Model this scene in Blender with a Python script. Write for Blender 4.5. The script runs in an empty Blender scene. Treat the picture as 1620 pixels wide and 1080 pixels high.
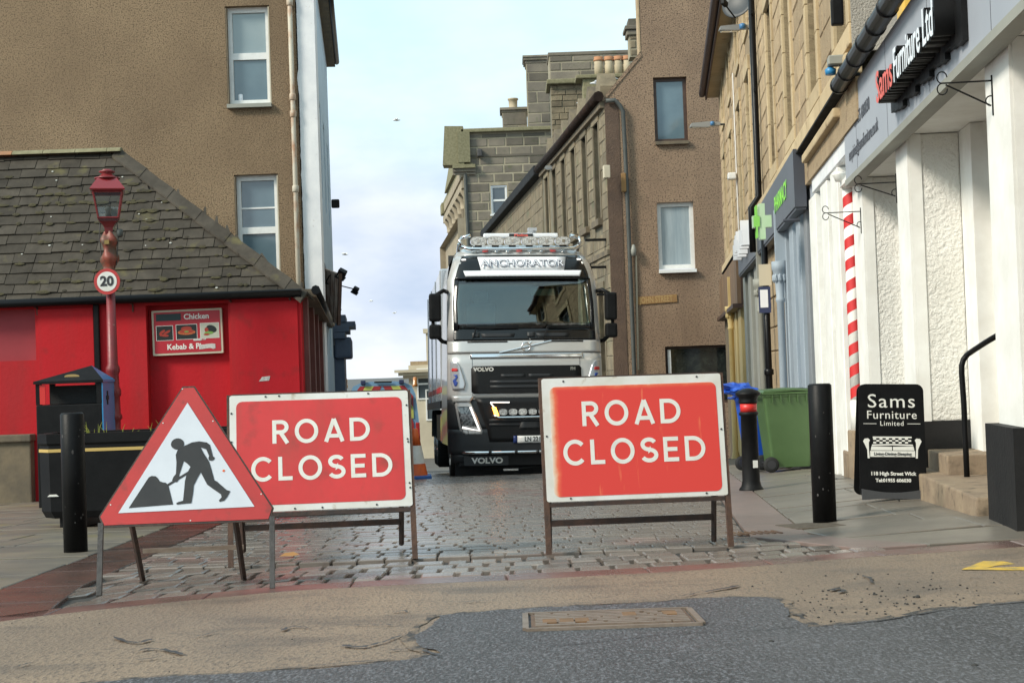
import bpy, bmesh, math, random
from mathutils import Vector, Matrix, noise as mnoise
from mathutils.geometry import tessellate_polygon
R = math.radians
random.seed(7)
S = bpy.context.scene
COL = S.collection

# ------------------------------------------------------------------ camera, sky, sun, exposure
EYE = 1.03
FPX = 2300.0
ROLL = R(2.0)
PITCH = math.atan(48 / FPX)
cam_d = bpy.data.cameras.new('camera')
cam = bpy.data.objects.new('camera', cam_d)
COL.objects.link(cam)
cam_d.sensor_width = 36
cam_d.lens = 36 * FPX / 1620
cam_d.clip_start, cam_d.clip_end = 0.05, 6000
_f = Vector((0, math.cos(PITCH), math.sin(PITCH)))
_v = Vector((0, -math.sin(PITCH), math.cos(PITCH)))
_u = Vector((1, 0, 0))
_cx = math.cos(ROLL) * _u - math.sin(ROLL) * _v
_cy = math.sin(ROLL) * _u + math.cos(ROLL) * _v
cam.matrix_world = Matrix(((_cx.x, _cy.x, -_f.x, 0), (_cx.y, _cy.y, -_f.y, 0), (_cx.z, _cy.z, -_f.z, EYE), (0, 0, 0, 1)))
S.camera = cam

SUN_AZ = R(239)      # compass bearing the light comes from (0 = +Y, clockwise)
SUN_EL = R(36)
W = bpy.data.worlds.new('World'); S.world = W; W.use_nodes = True
nt = W.node_tree; nt.nodes.clear()
def N(tree, t, **k):
    n = tree.nodes.new(t)
    for a, b in k.items():
        if a.startswith('i_'): n.inputs[a[2:]].default_value = b
        else: setattr(n, a, b)
    return n
L = nt.links.new
sky = N(nt, 'ShaderNodeTexSky', sky_type='NISHITA', sun_disc=False, sun_elevation=SUN_EL, sun_rotation=SUN_AZ)
tc = N(nt, 'ShaderNodeTexCoord')
mp = N(nt, 'ShaderNodeMapping'); mp.inputs['Scale'].default_value = (1.0, 1.0, 2.2); mp.inputs['Location'].default_value = (0.35, 0.1, 0.12)
n1 = N(nt, 'ShaderNodeTexNoise', i_Scale=3.2, i_Detail=6.0, i_Roughness=0.55)
L(tc.outputs['Generated'], mp.inputs[0]); L(mp.outputs[0], n1.inputs['Vector'])
rp = N(nt, 'ShaderNodeValToRGB')
rp.color_ramp.elements[0].position = .40; rp.color_ramp.elements[0].color = (4.9, 5.9, 7.5, 1)
rp.color_ramp.elements[1].position = .60; rp.color_ramp.elements[1].color = (8.3, 8.7, 9.2, 1)
L(n1.outputs['Fac'], rp.inputs[0])
sx = N(nt, 'ShaderNodeSeparateXYZ'); L(tc.outputs['Generated'], sx.inputs[0])
n2 = N(nt, 'ShaderNodeTexNoise', i_Scale=2.0, i_Detail=4.0)
L(mp.outputs[0], n2.inputs['Vector'])
ad = N(nt, 'ShaderNodeMath', operation='MULTIPLY_ADD'); ad.inputs[1].default_value = .30; L(n2.outputs['Fac'], ad.inputs[0]); L(sx.outputs['Z'], ad.inputs[2])
mr = N(nt, 'ShaderNodeMapRange'); mr.inputs['From Min'].default_value = .26; mr.inputs['From Max'].default_value = .42
mr.inputs['To Max'].default_value = .60
L(ad.outputs[0], mr.inputs['Value'])
tint = N(nt, 'ShaderNodeMix', data_type='RGBA', blend_type='MULTIPLY'); tint.inputs[0].default_value = 1.0
L(sky.outputs[0], tint.inputs[6]); tint.inputs[7].default_value = (1.3, 1.55, 1.25, 1)
lift = N(nt, 'ShaderNodeMix', data_type='RGBA', blend_type='ADD'); lift.inputs[0].default_value = 1.0
L(tint.outputs[2], lift.inputs[6]); lift.inputs[7].default_value = (3.6, 5.3, 5.2, 1)
mx = N(nt, 'ShaderNodeMix', data_type='RGBA')
L(mr.outputs[0], mx.inputs[0]); L(rp.outputs[0], mx.inputs[6]); L(lift.outputs[2], mx.inputs[7])
bg = N(nt, 'ShaderNodeBackground', i_Strength=0.1)
L(mx.outputs[2], bg.inputs[0])
L(bg.outputs[0], N(nt, 'ShaderNodeOutputWorld').inputs[0])

sd = bpy.data.lights.new('sun', 'SUN'); sd.energy = 3.1; sd.angle = R(14); sd.color = (1, .92, .80)
so = bpy.data.objects.new('sun', sd); COL.objects.link(so)
_d = Vector((math.sin(SUN_AZ) * math.cos(SUN_EL), math.cos(SUN_AZ) * math.cos(SUN_EL), math.sin(SUN_EL)))
so.rotation_euler = _d.to_track_quat('Z', 'Y').to_euler()
so.location = _d * 60
S.view_settings.view_transform = 'Standard'; S.view_settings.look = 'None'
S.view_settings.exposure = 0.30; S.view_settings.gamma = 1
S.view_settings.use_curve_mapping = False
S.render.engine = 'CYCLES'
S.cycles.max_bounces = 8; S.cycles.transparent_max_bounces = 12

# ------------------------------------------------------------------ measuring helpers
def ray(px, py):
    x, y = px - 810, 540 - py
    u = x * math.cos(ROLL) + y * math.sin(ROLL); v = -x * math.sin(ROLL) + y * math.cos(ROLL)
    d = _u * u + _v * v + _f * FPX
    return d / d.y
def at(px, py, d):
    r = ray(px, py)
    return Vector((r.x * d, d, EYE + r.z * d))
def sstep(a, b, t):
    t = min(1, max(0, (t - a) / (b - a))); return t * t * (3 - 2 * t)
def zg(x, y):
    if y < 20: b = .315 - .0387 * y
    elif y < 24:
        t = y - 20; b = .315 - .0387 * y - (.0213 / 8) * t * t
    elif y < 75: b = .315 - .0387 * 24 - .0213 * 2 - .06 * (y - 24)
    else: b = .315 - .0387 * 24 - .0213 * 2 - .06 * 51
    if 4 < y < 48 and x > 0: b += .07 * sstep(.9, 1.9, x - .1043 * y) * sstep(7.0, 9.5, y)
    return b
def gp(px, py):
    r = ray(px, py); a, b = 2.0, 70.0
    for _ in range(50):
        m = (a + b) / 2
        if EYE + r.z * m > zg(r.x * m, m): a = m
        else: b = m
    return Vector((r.x * a, a, zg(r.x * a, a)))

# ------------------------------------------------------------------ materials
def s2l(c):
    return tuple(((v / 255) / 12.92 if v / 255 <= .04045 else ((v / 255 + .055) / 1.055) ** 2.4) for v in c)
MATS = {}
def mat(name, col, rough=.6, col2=None, scale=6, detail=4, lo=.35, hi=.65, bump=0, bscale=40, metal=0, spec=.5,
        rnd=0, coat=0, col3=None, s3=60, lo3=.6, hi3=.7, rough2=None, emit=None, estr=0, bdist=.01, alpha=None, stretch=None, streak=None):
    m = bpy.data.materials.new(name); m.use_nodes = True
    t = m.node_tree; b = t.nodes['Principled BSDF']; l = t.links.new
    b.inputs['Roughness'].default_value = rough; b.inputs['Metallic'].default_value = metal
    b.inputs['Specular IOR Level'].default_value = spec; b.inputs['Coat Weight'].default_value = coat
    c = tuple(col) + (1,)
    tcn = N(t, 'ShaderNodeNewGeometry')
    vec = tcn.outputs['Position']
    if stretch:
        mpn = N(t, 'ShaderNodeMapping'); mpn.inputs['Scale'].default_value = stretch; l(vec, mpn.inputs[0]); vec = mpn.outputs[0]
    out = None
    if col2 is not None:
        nz = N(t, 'ShaderNodeTexNoise', i_Scale=scale, i_Detail=detail, i_Roughness=.6); l(vec, nz.inputs['Vector'])
        r = N(t, 'ShaderNodeMapRange'); r.inputs['From Min'].default_value = lo; r.inputs['From Max'].default_value = hi
        l(nz.outputs['Fac'], r.inputs['Value'])
        mxn = N(t, 'ShaderNodeMix', data_type='RGBA'); l(r.outputs[0], mxn.inputs[0])
        mxn.inputs[6].default_value = c; mxn.inputs[7].default_value = tuple(col2) + (1,)
        out = mxn.outputs[2]
        if rough2 is not None:
            r2 = N(t, 'ShaderNodeMapRange'); r2.inputs['To Min'].default_value = rough; r2.inputs['To Max'].default_value = rough2
            l(r.outputs[0], r2.inputs['Value']); l(r2.outputs[0], b.inputs['Roughness'])
    if col3 is not None:
        nz3 = N(t, 'ShaderNodeTexNoise', i_Scale=s3, i_Detail=3.0); l(vec, nz3.inputs['Vector'])
        r3 = N(t, 'ShaderNodeMapRange'); r3.inputs['From Min'].default_value = lo3; r3.inputs['From Max'].default_value = hi3
        l(nz3.outputs['Fac'], r3.inputs['Value'])
        m3 = N(t, 'ShaderNodeMix', data_type='RGBA'); l(r3.outputs[0], m3.inputs[0])
        if out is not None: l(out, m3.inputs[6])
        else: m3.inputs[6].default_value = c
        m3.inputs[7].default_value = tuple(col3) + (1,); out = m3.outputs[2]
    if streak is not None:
        # rain streaks and damp: tall narrow stains, at their own places on the wall
        sm = N(t, 'ShaderNodeMapping'); sm.inputs['Scale'].default_value = (streak[1], streak[1] if len(streak) < 4 else streak[1] * streak[3], streak[1] * .13); l(tcn.outputs['Position'], sm.inputs[0])
        sn = N(t, 'ShaderNodeTexNoise', i_Scale=1.0, i_Detail=6.0, i_Roughness=.62); l(sm.outputs[0], sn.inputs['Vector'])
        sr = N(t, 'ShaderNodeMapRange'); sr.inputs['From Min'].default_value = .50; sr.inputs['From Max'].default_value = .72; sr.inputs['To Max'].default_value = streak[2]; l(sn.outputs['Fac'], sr.inputs['Value'])
        s3n = N(t, 'ShaderNodeMix', data_type='RGBA'); l(sr.outputs[0], s3n.inputs[0])
        if out is not None: l(out, s3n.inputs[6])
        else: s3n.inputs[6].default_value = c
        s3n.inputs[7].default_value = tuple(streak[0]) + (1,); out = s3n.outputs[2]
    if rnd:
        oi = N(t, 'ShaderNodeObjectInfo'); rr = N(t, 'ShaderNodeMapRange')
        rr.inputs['To Min'].default_value = 1 - rnd; rr.inputs['To Max'].default_value = 1 + rnd
        l(oi.outputs['Random'], rr.inputs['Value'])
        mm = N(t, 'ShaderNodeMix', data_type='RGBA', blend_type='MULTIPLY'); mm.inputs[0].default_value = 1
        if out is not None: l(out, mm.inputs[6])
        else: mm.inputs[6].default_value = c
        l(rr.outputs[0], mm.inputs[7]); out = mm.outputs[2]
    if out is not None: l(out, b.inputs['Base Color'])
    else: b.inputs['Base Color'].default_value = c
    if bump:
        nb = N(t, 'ShaderNodeTexNoise', i_Scale=bscale, i_Detail=4.0, i_Roughness=.6); l(vec, nb.inputs['Vector'])
        bn = N(t, 'ShaderNodeBump', i_Strength=bump, i_Distance=bdist); l(nb.outputs['Fac'], bn.inputs['Height'])
        l(bn.outputs[0], b.inputs['Normal'])
    if emit is not None:
        b.inputs['Emission Color'].default_value = tuple(emit) + (1,); b.inputs['Emission Strength'].default_value = estr
    MATS[name] = m
    return m
def glass_mat(name, tint=(.6, .7, .7), refl=.35, rough=.02, base_f=.12):
    m = bpy.data.materials.new(name); m.use_nodes = True; t = m.node_tree; t.nodes.clear(); l = t.links.new
    tr = N(t, 'ShaderNodeBsdfTransparent'); tr.inputs[0].default_value = tint + (1,)
    gl = N(t, 'ShaderNodeBsdfGlossy', i_Roughness=rough)
    lw = N(t, 'ShaderNodeLayerWeight', i_Blend=refl)
    mr_ = N(t, 'ShaderNodeMapRange'); mr_.inputs['To Min'].default_value = base_f; l(lw.outputs['Fresnel'], mr_.inputs['Value'])
    mxs = N(t, 'ShaderNodeMixShader'); l(mr_.outputs[0], mxs.inputs[0]); l(tr.outputs[0], mxs.inputs[1]); l(gl.outputs[0], mxs.inputs[2])
    l(mxs.outputs[0], N(t, 'ShaderNodeOutputMaterial').inputs[0]); MATS[name] = m
    return m

m_tan = mat('worn_tan_surface', (.30, .222, .155), .62, (.165, .126, .095), .8, 8, .3, .7, .8, 70, rough2=.5, spec=.3, streak=((.10, .082, .068), 1.5, .85, 1.6), col3=(.15, .115, .088), s3=70, lo3=.5, hi3=.66, bdist=.010, stretch=(1, .45, 1))
m_asph = mat('dark_asphalt', (.042, .041, .042), .58, (.078, .077, .08), 1.6, 7, .3, .72, 1.0, 60, spec=.3, col3=(.155, .155, .168), s3=95, lo3=.48, hi3=.66, bdist=.014, rough2=.5, stretch=(1, .45, 1))
m_fringe = mat('crumbling_patch_edge', (.24, .18, .13), .65, (.055, .053, .052), 14, 7, .42, .58, .9, 60, spec=.25, stretch=(1, .6, 1))
m_crack = mat('tar_seam', (.035, .035, .037), .5, bump=.5, bscale=120)
m_sett = mat('wet_sett', (.15, .122, .105), .30, (.235, .205, .18), 5, 4, .3, .7, .35, 55, rnd=.2, rough2=.18, col3=(.2, .115, .10), s3=1.3, lo3=.55, hi3=.75, bdist=.006)
m_sett2 = mat('wet_sett_far', (.135, .108, .094), .30, (.205, .17, .15), 7, 5, .3, .7, .5, 50, rough2=.20, col3=(.21, .125, .11), s3=1.1, lo3=.55, hi3=.75, bdist=.006)
m_bed = mat('sett_bedding', (.028, .024, .021), .7, (.045, .038, .03), 9, bump=.6, bscale=90)
m_slab = mat('paving_stone', (.135, .118, .098), .45, (.185, .16, .13), 2.2, 5, .3, .7, .35, 60, rnd=.1, rough2=.36, col3=(.11, .105, .1), s3=7, lo3=.6, hi3=.8, bdist=.004)
m_slabL = mat('stained_paving_stone', (.115, .10, .082), .5, (.18, .152, .112), 1.6, 7, .38, .62, .35, 60, rnd=.1, rough2=.45, col3=(.19, .155, .06), s3=2.3, lo3=.58, hi3=.8, bdist=.004)
m_redk = mat('red_kerb', (.17, .082, .068), .36, (.13, .082, .07), 4, bump=.3, bscale=70, rnd=.12, rough2=.24, col3=(.09, .05, .045), s3=3, lo3=.5, hi3=.75)
m_chan = mat('wet_brown_channel', (.075, .045, .037), .3, (.11, .06, .048), 2.5, bump=.3, bscale=60, rnd=.15, rough2=.22, col3=(.045, .032, .028), s3=3, lo3=.5, hi3=.7)
m_pink = mat('pink_border_stone', (.21, .15, .13), .42, (.17, .13, .115), 5, bump=.3, bscale=70, rnd=.1)
m_ground = mat('town_ground', (.09, .085, .08), .8, (.12, .11, .1), .8)
m_dirt = mat('dirt', (.07, .055, .04), .9, (.11, .09, .065), 20, bump=.8, bscale=60)
m_paintY = mat('worn_yellow_paint', (.62, .40, .05), .6, (.28, .22, .1), 16, 5, .45, .72, .3, 120)
m_iron = mat('rusty_cast_iron', (.085, .05, .032), .6, (.15, .085, .045), 9, bump=.4, bscale=80)
m_ironl = mat('worn_iron_frame', (.21, .165, .13), .5, (.15, .11, .08), 14, bump=.2, bscale=80)
m_harlL = mat('brown_roughcast', (.335, .24, .15), .92, (.235, .165, .105), .55, 7, .3, .7, 1.0, 46, col3=(.13, .092, .06), s3=38, lo3=.50, hi3=.64, bdist=.03, spec=.15, streak=((.15, .105, .068), .55, .75))
m_harlR = mat('red_brown_roughcast', (.35, .245, .165), .92, (.26, .18, .125), .8, 5, .3, .7, 1.0, 26, col3=(.10, .07, .055), s3=22, lo3=.52, hi3=.66, bdist=.04, spec=.15, streak=((.15, .10, .07), .4, .7))
m_harlD = mat('sooty_roughcast', (.13, .085, .06), .92, (.09, .06, .045), 1.6, bump=.9, bscale=26, bdist=.03)
m_harlW = mat('grey_roughcast', (.44, .41, .36), .9, (.34, .31, .27), 3, bump=1, bscale=50, col3=(.24, .22, .19), s3=55, lo3=.55, hi3=.7, bdist=.03)
m_wtex = mat('white_textured_render', (.84, .82, .77), .8, (.72, .7, .65), 1.5, bump=.9, bscale=30, bdist=.03, streak=((.62, .59, .52), 1.6, .5))
m_wsmooth = mat('white_smooth_paint', (.85, .84, .80), .65, (.74, .72, .67), 3, bump=.25, bscale=14)
m_wdirty = mat('white_weathered_paint', (.8, .8, .8), .7, (.66, .67, .69), 2, bump=.2, bscale=20, col3=(.4, .36, .3), s3=12, lo3=.68, hi3=.8)
m_blackw = mat('black_plinth_paint', (.011, .011, .012), .6, (.018, .0175, .0175), 3, spec=.25, bump=.3, bscale=30, col3=(.13, .1, .07), s3=5, lo3=.72, hi3=.85)
m_stepst = mat('sandstone_step', (.32, .24, .16), .8, (.22, .16, .11), 4, 5, bump=.5, bscale=40, col3=(.12, .09, .06), s3=9, lo3=.58, hi3=.75)
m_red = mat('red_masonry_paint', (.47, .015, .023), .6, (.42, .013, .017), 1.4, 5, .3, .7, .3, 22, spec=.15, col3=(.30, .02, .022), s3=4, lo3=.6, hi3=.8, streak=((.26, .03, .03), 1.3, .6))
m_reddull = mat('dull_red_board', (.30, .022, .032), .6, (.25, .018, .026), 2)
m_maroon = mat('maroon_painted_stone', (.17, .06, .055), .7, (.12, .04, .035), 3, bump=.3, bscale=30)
m_slate = mat('weathered_slate', (.074, .063, .050), .85, (.042, .036, .029), 5, 5, .3, .7, .5, 30, rnd=.22, spec=.2, col3=(.12, .105, .05), s3=3.5, lo3=.62, hi3=.8, bdist=.01)
m_slatebed = mat('roof_underlay', (.03, .027, .025), .9)
m_moss = mat('roof_moss', (.032, .026, .018), .95, (.07, .06, .025), 8, bump=.8, bscale=60)
m_lichen = mat('white_lichen', (.5, .5, .46), .9)
m_terra = mat('terracotta_tile', (.42, .19, .08), .8, (.28, .16, .09), 6, rnd=.15, bump=.3, bscale=30)
m_mossst = mat('mossy_stone', (.25, .225, .135), .9, (.17, .155, .085), 8, 5, bump=.6, bscale=30)
m_grey_st = mat('grey_ashlar', (.125, .108, .088), .85, (.20, .172, .13), .9, 5, .3, .7, .5, 12, rnd=.38, col3=(.11, .11, .065), s3=2.5, lo3=.58, hi3=.75, bdist=.03)
m_mort = mat('pale_mortar', (.38, .335, .24), .95, (.27, .235, .165), 1.2)
m_hall = mat('hall_front_stone', (.36, .30, .215), .9, (.27, .225, .16), 1.5, bump=.3, bscale=12)
m_rub = mat('rubble_stone', (.23, .185, .12), .9, (.13, .105, .07), 2.2, 5, .3, .7, .6, 16, rnd=.25, col3=(.12, .125, .07), s3=1.4, lo3=.58, hi3=.75, bdist=.03)
m_rubm = mat('rubble_mortar', (.13, .115, .085), .95, (.2, .175, .12), 2)
m_sand = mat('yellow_sandstone', (.55, .43, .26), .85, (.42, .315, .185), 1.6, 5, .3, .7, .4, 20, rnd=.12, col3=(.24, .16, .09), s3=5, lo3=.62, hi3=.78, bdist=.015)
m_sandr = mat('tooled_sandstone', (.45, .335, .205), .9, (.33, .24, .145), 2.5, 5, .3, .7, .7, 40, rnd=.18, col3=(.2, .13, .08), s3=7, lo3=.6, hi3=.75, bdist=.02)
m_sandm = mat('sandstone_joint', (.26, .19, .115), .95, (.36, .27, .165), 3)
m_dark_st = mat('sooty_stone', (.11, .09, .065), .9, (.18, .14, .09), 3, bump=.5, bscale=20)
m_cream = mat('cream_paint', (.56, .5, .38), .8, (.46, .4, .3), .6, bump=.2, bscale=5)
m_upvc = mat('white_upvc', (.78, .78, .76), .35, (.7, .7, .68), 8)
m_brownw = mat('dark_brown_wood', (.05, .025, .018), .5, (.08, .045, .03), 5)
m_pane = mat('window_pane_dark', (.05, .065, .075), .06, (.08, .1, .115), .8, spec=.9, coat=.4)
m_paneL = mat('net_curtained_pane', (.33, .4, .44), .12, (.26, .33, .37), 1.5, spec=.8, coat=.5, stretch=(6, 6, .6))
m_paneG = mat('blind_backed_pane', (.25, .30, .31), .1, (.2, .26, .28), 1.0, spec=.8, coat=.5)
m_paneB = mat('frosted_pane', (.13, .19, .22), .1, (.09, .14, .17), .7, spec=.8, coat=.5)
m_black = mat('black_gloss_paint', (.005, .005, .0055), .45, (.008, .008, .0085), 6, spec=.16, bump=.12, bscale=60)
m_blackp = mat('black_plastic', (.007, .007, .0075), .5, (.012, .012, .0125), 5, spec=.16, bump=.1, bscale=80)
m_rubber = mat('tyre_rubber', (.013, .013, .013), .8, bump=.3, bscale=60)
m_gold = mat('gold_paint', (.48, .33, .1), .5)
m_lampred = mat('old_red_paint', (.21, .018, .022), .42, (.16, .02, .022), 6, 5, bump=.2, bscale=50, col3=(.4, .34, .25), s3=14, lo3=.70, hi3=.76)
m_brass = mat('tarnished_brass', (.25, .17, .06), .5, metal=.5)
m_signred = mat('faded_sign_red', (.63, .043, .043), .45, (.50, .036, .036), 2.5, 7, .35, .75, .08, 30, col3=(.33, .045, .036), s3=7, lo3=.6, hi3=.8, streak=((.40, .06, .045), 6, .55))
m_signtri = mat('roadworks_red', (.48, .035, .032), .45, (.40, .032, .03), 4, 7, bump=.08, bscale=30, col3=(.22, .04, .032), s3=14, lo3=.58, hi3=.78)
m_signw = mat('sign_white', (.72, .72, .7), .45, (.62, .60, .54), 5, 6, col3=(.36, .29, .2), s3=13, lo3=.66, hi3=.8)
m_cool = mat('sign_white_cool', (.62, .66, .72), .45, (.57, .61, .67), 5, 5)
m_letter = mat('letter_white', (.74, .73, .68), .5, (.62, .6, .54), 9, 5, .5, .8)
m_ink = mat('pictogram_black', (.018, .018, .02), .5, (.03, .03, .03), 7)
m_frame = mat('dark_rusty_steel', (.028, .019, .016), .55, (.06, .03, .02), 18, 5, bump=.3, bscale=90)
m_rust = mat('rusty_steel', (.10, .05, .03), .7, (.055, .032, .024), 16, 5, bump=.4, bscale=90)
m_galv = mat('weathered_grey_steel', (.08, .075, .072), .5, (.05, .045, .043), 14, 5, metal=.3, bump=.3, bscale=80)
m_silver = mat('silver_truck_paint', (.56, .555, .54), .3, (.53, .525, .51), 1.2, metal=.35, coat=.4)
m_silverb = mat('silver_body_panel', (.56, .58, .6), .22, (.5, .52, .55), .8, metal=.45, coat=.4)
m_dgrey = mat('dark_grey_bumper', (.024, .026, .029), .45, (.03, .032, .034), 3, spec=.35)
m_grille = mat('grille_black', (.007, .007, .0075), .45, spec=.3)
m_chrome = mat('chrome', (.8, .8, .8), .08, metal=1.0)
m_lens = mat('clear_lens', (.8, .81, .8), .1, (.4, .4, .4), 40, 2, .42, .6, metal=.35, coat=.6)
m_hlens = mat('smoked_headlamp', (.20, .21, .215), .12, (.05, .052, .055), 26, 2, .42, .58, metal=.3, coat=.5)
m_led = mat('white_led', (.9, .9, .9), .4, emit=(1, .95, .88), estr=1.0)
m_amber = mat('lit_amber_lamp', (.9, .3, .05), .4, emit=(1, .34, .04), estr=8.0)
m_amberoff = mat('amber_lens', (.45, .16, .02), .25, coat=.5)
m_visor = mat('black_visor', (.008, .009, .010), .18, spec=.4, coat=.15)
m_tglass = glass_mat('windscreen_glass', (.66, .78, .74), .40, .015, .07)
m_lglass = glass_mat('lantern_glass', (.86, .9, .9), .3, .03, .08)
m_curtain = mat('cream_curtain', (.55, .55, .36), .9)
m_bluecur = mat('blue_cab_cloth', (.10, .18, .30), .9, (.2, .3, .42), 3)
m_cabin = mat('dark_cab_trim', (.03, .032, .034), .8, (.05, .05, .05), 4)
m_whitep = mat('white_gloss_panel', (.82, .83, .86), .3, coat=.3)
m_outline = mat('grey_outline', (.13, .14, .19), .5)
m_navy = mat('navy_outline', (.03, .04, .10), .5)
m_plate = mat('number_plate_white', (.72, .72, .70), .4)
m_orange = mat('cone_orange', (.75, .13, .02), .5, (.6, .1, .02), 8)
m_coneb = mat('cone_blue_base', (.02, .10, .34), .55)
m_binG = mat('green_bin_plastic', (.055, .105, .035), .42, (.065, .12, .042), 3, bump=.08, bscale=60)
m_binB = mat('blue_bin_plastic', (.012, .07, .42), .4, (.015, .085, .46), 3)
m_binK = mat('charcoal_bin_plastic', (.03, .03, .034), .45)
m_blueb = mat('blue_litter_bin_paint', (.025, .20, .42), .4, (.03, .22, .46), 4)
m_bluegr = mat('blue_grey_paint', (.33, .38, .43), .6, (.29, .34, .39), 2, bump=.15, bscale=20)
m_bluegrD = mat('grey_panel_paint', (.22, .235, .25), .65, (.2, .21, .23), 2, bump=.15, bscale=20)
m_grpaint = mat('pale_grey_green_paint', (.30, .30, .26), .65, (.26, .26, .23), 2, bump=.15, bscale=20)
m_yelpaint = mat('yellow_ochre_paint', (.62, .46, .2), .65, (.54, .39, .17), 2, bump=.15, bscale=20)
m_wood = mat('brown_timber_slat', (.2, .125, .07), .7, (.15, .09, .05), 4, rnd=.15, bump=.3, bscale=30)
m_fascia = mat('grey_blue_fascia', (.36, .38, .42), .5, (.33, .35, .39), 1.2)
m_fasciaP = mat('slate_grey_signboard', (.095, .105, .125), .5, (.085, .095, .11), 1.5)
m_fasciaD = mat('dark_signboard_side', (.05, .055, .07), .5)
m_inkgrey = mat('dark_grey_lettering', (.07, .075, .09), .6)
m_green = mat('lime_letter', (.2, .55, .04), .5, emit=(.25, .8, .05), estr=.25)
m_greend = mat('dull_green_acrylic', (.22, .55, .10), .3)
m_greenpan = mat('translucent_green_panel', (.38, .56, .33), .3, (.46, .6, .42), 2)
m_redlet = mat('salmon_red_letter', (.72, .13, .1), .5)
m_lead = mat('lead_flashing', (.022, .023, .025), .85, (.035, .037, .04), 3, spec=.08)
m_pipeb = mat('black_cast_pipe', (.006, .006, .007), .35, spec=.22, bump=.2, bscale=60)
m_pipebr = mat('dark_red_gutter_paint', (.045, .017, .013), .6, (.07, .03, .022), 5)
m_leak = mat('leaking_black_gutter', (.016, .012, .010), .8, (.035, .02, .015), 2, spec=.1, bump=.6, bscale=8)
m_pipeg = mat('grey_green_pipe', (.07, .075, .07), .6, (.05, .055, .05), 4)
m_pipec = mat('rust_stained_cream_pipe', (.50, .45, .36), .6, (.36, .17, .08), 5, 5, .52, .72, bump=.2, bscale=40, stretch=(1, 1, .5))
m_pot = mat('buff_chimney_pot', (.5, .42, .29), .8, (.4, .33, .22), 2, rnd=.1)
m_potr = mat('terracotta_pot_rim', (.42, .2, .1), .8)
m_led_head = mat('grey_lantern_metal', (.33, .34, .34), .45, metal=.3)
m_photo = mat('blue_photocell', (.06, .2, .42), .4)
m_dish = mat('grey_dish_metal', (.03, .035, .04), .5, (.06, .066, .072), 1.5)
m_yellowbox = mat('yellow_alarm_box', (.75, .46, .08), .5)
m_street = mat('faded_street_plate', (.30, .17, .06), .8, (.25, .14, .055), 5)
m_streetl = mat('faded_plate_letter', (.40, .26, .11), .8)
m_chevr = mat('red_chevron', (.35, .03, .03), .4)
m_chevy = mat('yellow_chevron', (.5, .52, .12), .4)
m_vanblue = mat('blue_van_paint', (.16, .3, .45), .3, coat=.4)
m_bird = mat('white_feathers', (.75, .75, .75), .8)
m_birdg = mat('grey_feathers', (.4, .42, .45), .8)
m_leaf = mat('dead_leaf', (.33, .17, .06), .8)
m_grass = mat('yellow_green_shoots', (.35, .33, .04), .7, (.2, .25, .04), 30)
m_paper = mat('torn_sticker', (.6, .58, .55), .8, (.42, .38, .36), 40)
m_redbrt = mat('bright_red_tape', (.62, .03, .025), .4)
m_barbred = mat('barber_red', (.55, .028, .028), .45)
m_ground2 = mat('pebble_crumbs', (.04, .038, .036), .9)
m_sidew = mat('bluish_white_wall', (.5, .6, .68), .7, (.42, .52, .6), 1.5)
m_shopb = mat('slate_blue_shopfront', (.10, .13, .18), .6, (.08, .1, .15), 3)
m_board = mat('peeling_signboard', (.46, .36, .30), .8, (.22, .12, .09), 7, 5, .45, .65, stretch=(1, 1, .3))

# ------------------------------------------------------------------ mesh helpers
def nb(): return bmesh.new()
def bbox(bm, c, s, M=None, bev=0.0, rz=0.0):
    r = bmesh.ops.create_cube(bm, size=1)
    vs = r['verts']
    X = Matrix.Translation(c) @ Matrix.Rotation(rz, 4, 'Z') @ Matrix.Diagonal((s[0], s[1], s[2], 1))
    if M is not None: X = M @ X
    bmesh.ops.transform(bm, matrix=X, verts=vs)
    if bev > 0:
        es = list({e for v in vs for e in v.link_edges})
        bmesh.ops.bevel(bm, geom=es, offset=bev, segments=1 if bev < .012 else 2, profile=.6, affect='EDGES', clamp_overlap=True)
    return bm
def tube(bm, pts, r, n=8, caps=True, r2=None):
    pts = [Vector(p) for p in pts]
    rings = []
    up = None
    for i, p in enumerate(pts):
        a = pts[max(0, i - 1)]; b = pts[min(len(pts) - 1, i + 1)]
        t = (b - a).normalized()
        if up is None:
            up = Vector((0, 0, 1)) if abs(t.z) < .9 else Vector((1, 0, 0))
        s = t.cross(up)
        if s.length < 1e-4: s = t.cross(Vector((0, 1, 0)))
        s.normalize(); w = s.cross(t).normalized(); up = w
        rr = r if r2 is None else r + (r2 - r) * i / (len(pts) - 1)
        rings.append([bm.verts.new(p + (s * math.cos(2 * math.pi * k / n) + w * math.sin(2 * math.pi * k / n)) * rr) for k in range(n)])
    for i in range(len(rings) - 1):
        for k in range(n):
            f = bm.faces.new((rings[i][k], rings[i][(k + 1) % n], rings[i + 1][(k + 1) % n], rings[i + 1][k])); f.smooth = n > 6
    if caps:
        bm.faces.new(rings[0][::-1]); bm.faces.new(rings[-1])
    return bm
def lathe(bm, prof, n=16, o=(0, 0, 0), smooth=True, caps=True, a0=0.0):
    o = Vector(o); rings = []
    for r, z in prof:
        rings.append([bm.verts.new(o + Vector((r * math.cos(a0 + 2 * math.pi * k / n), r * math.sin(a0 + 2 * math.pi * k / n), z))) for k in range(n)])
    for i in range(len(rings) - 1):
        for k in range(n):
            f = bm.faces.new((rings[i][k], rings[i][(k + 1) % n], rings[i + 1][(k + 1) % n], rings[i + 1][k])); f.smooth = smooth
    if caps:
        bm.faces.new(rings[0][::-1]); bm.faces.new(rings[-1])
    return bm
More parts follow.
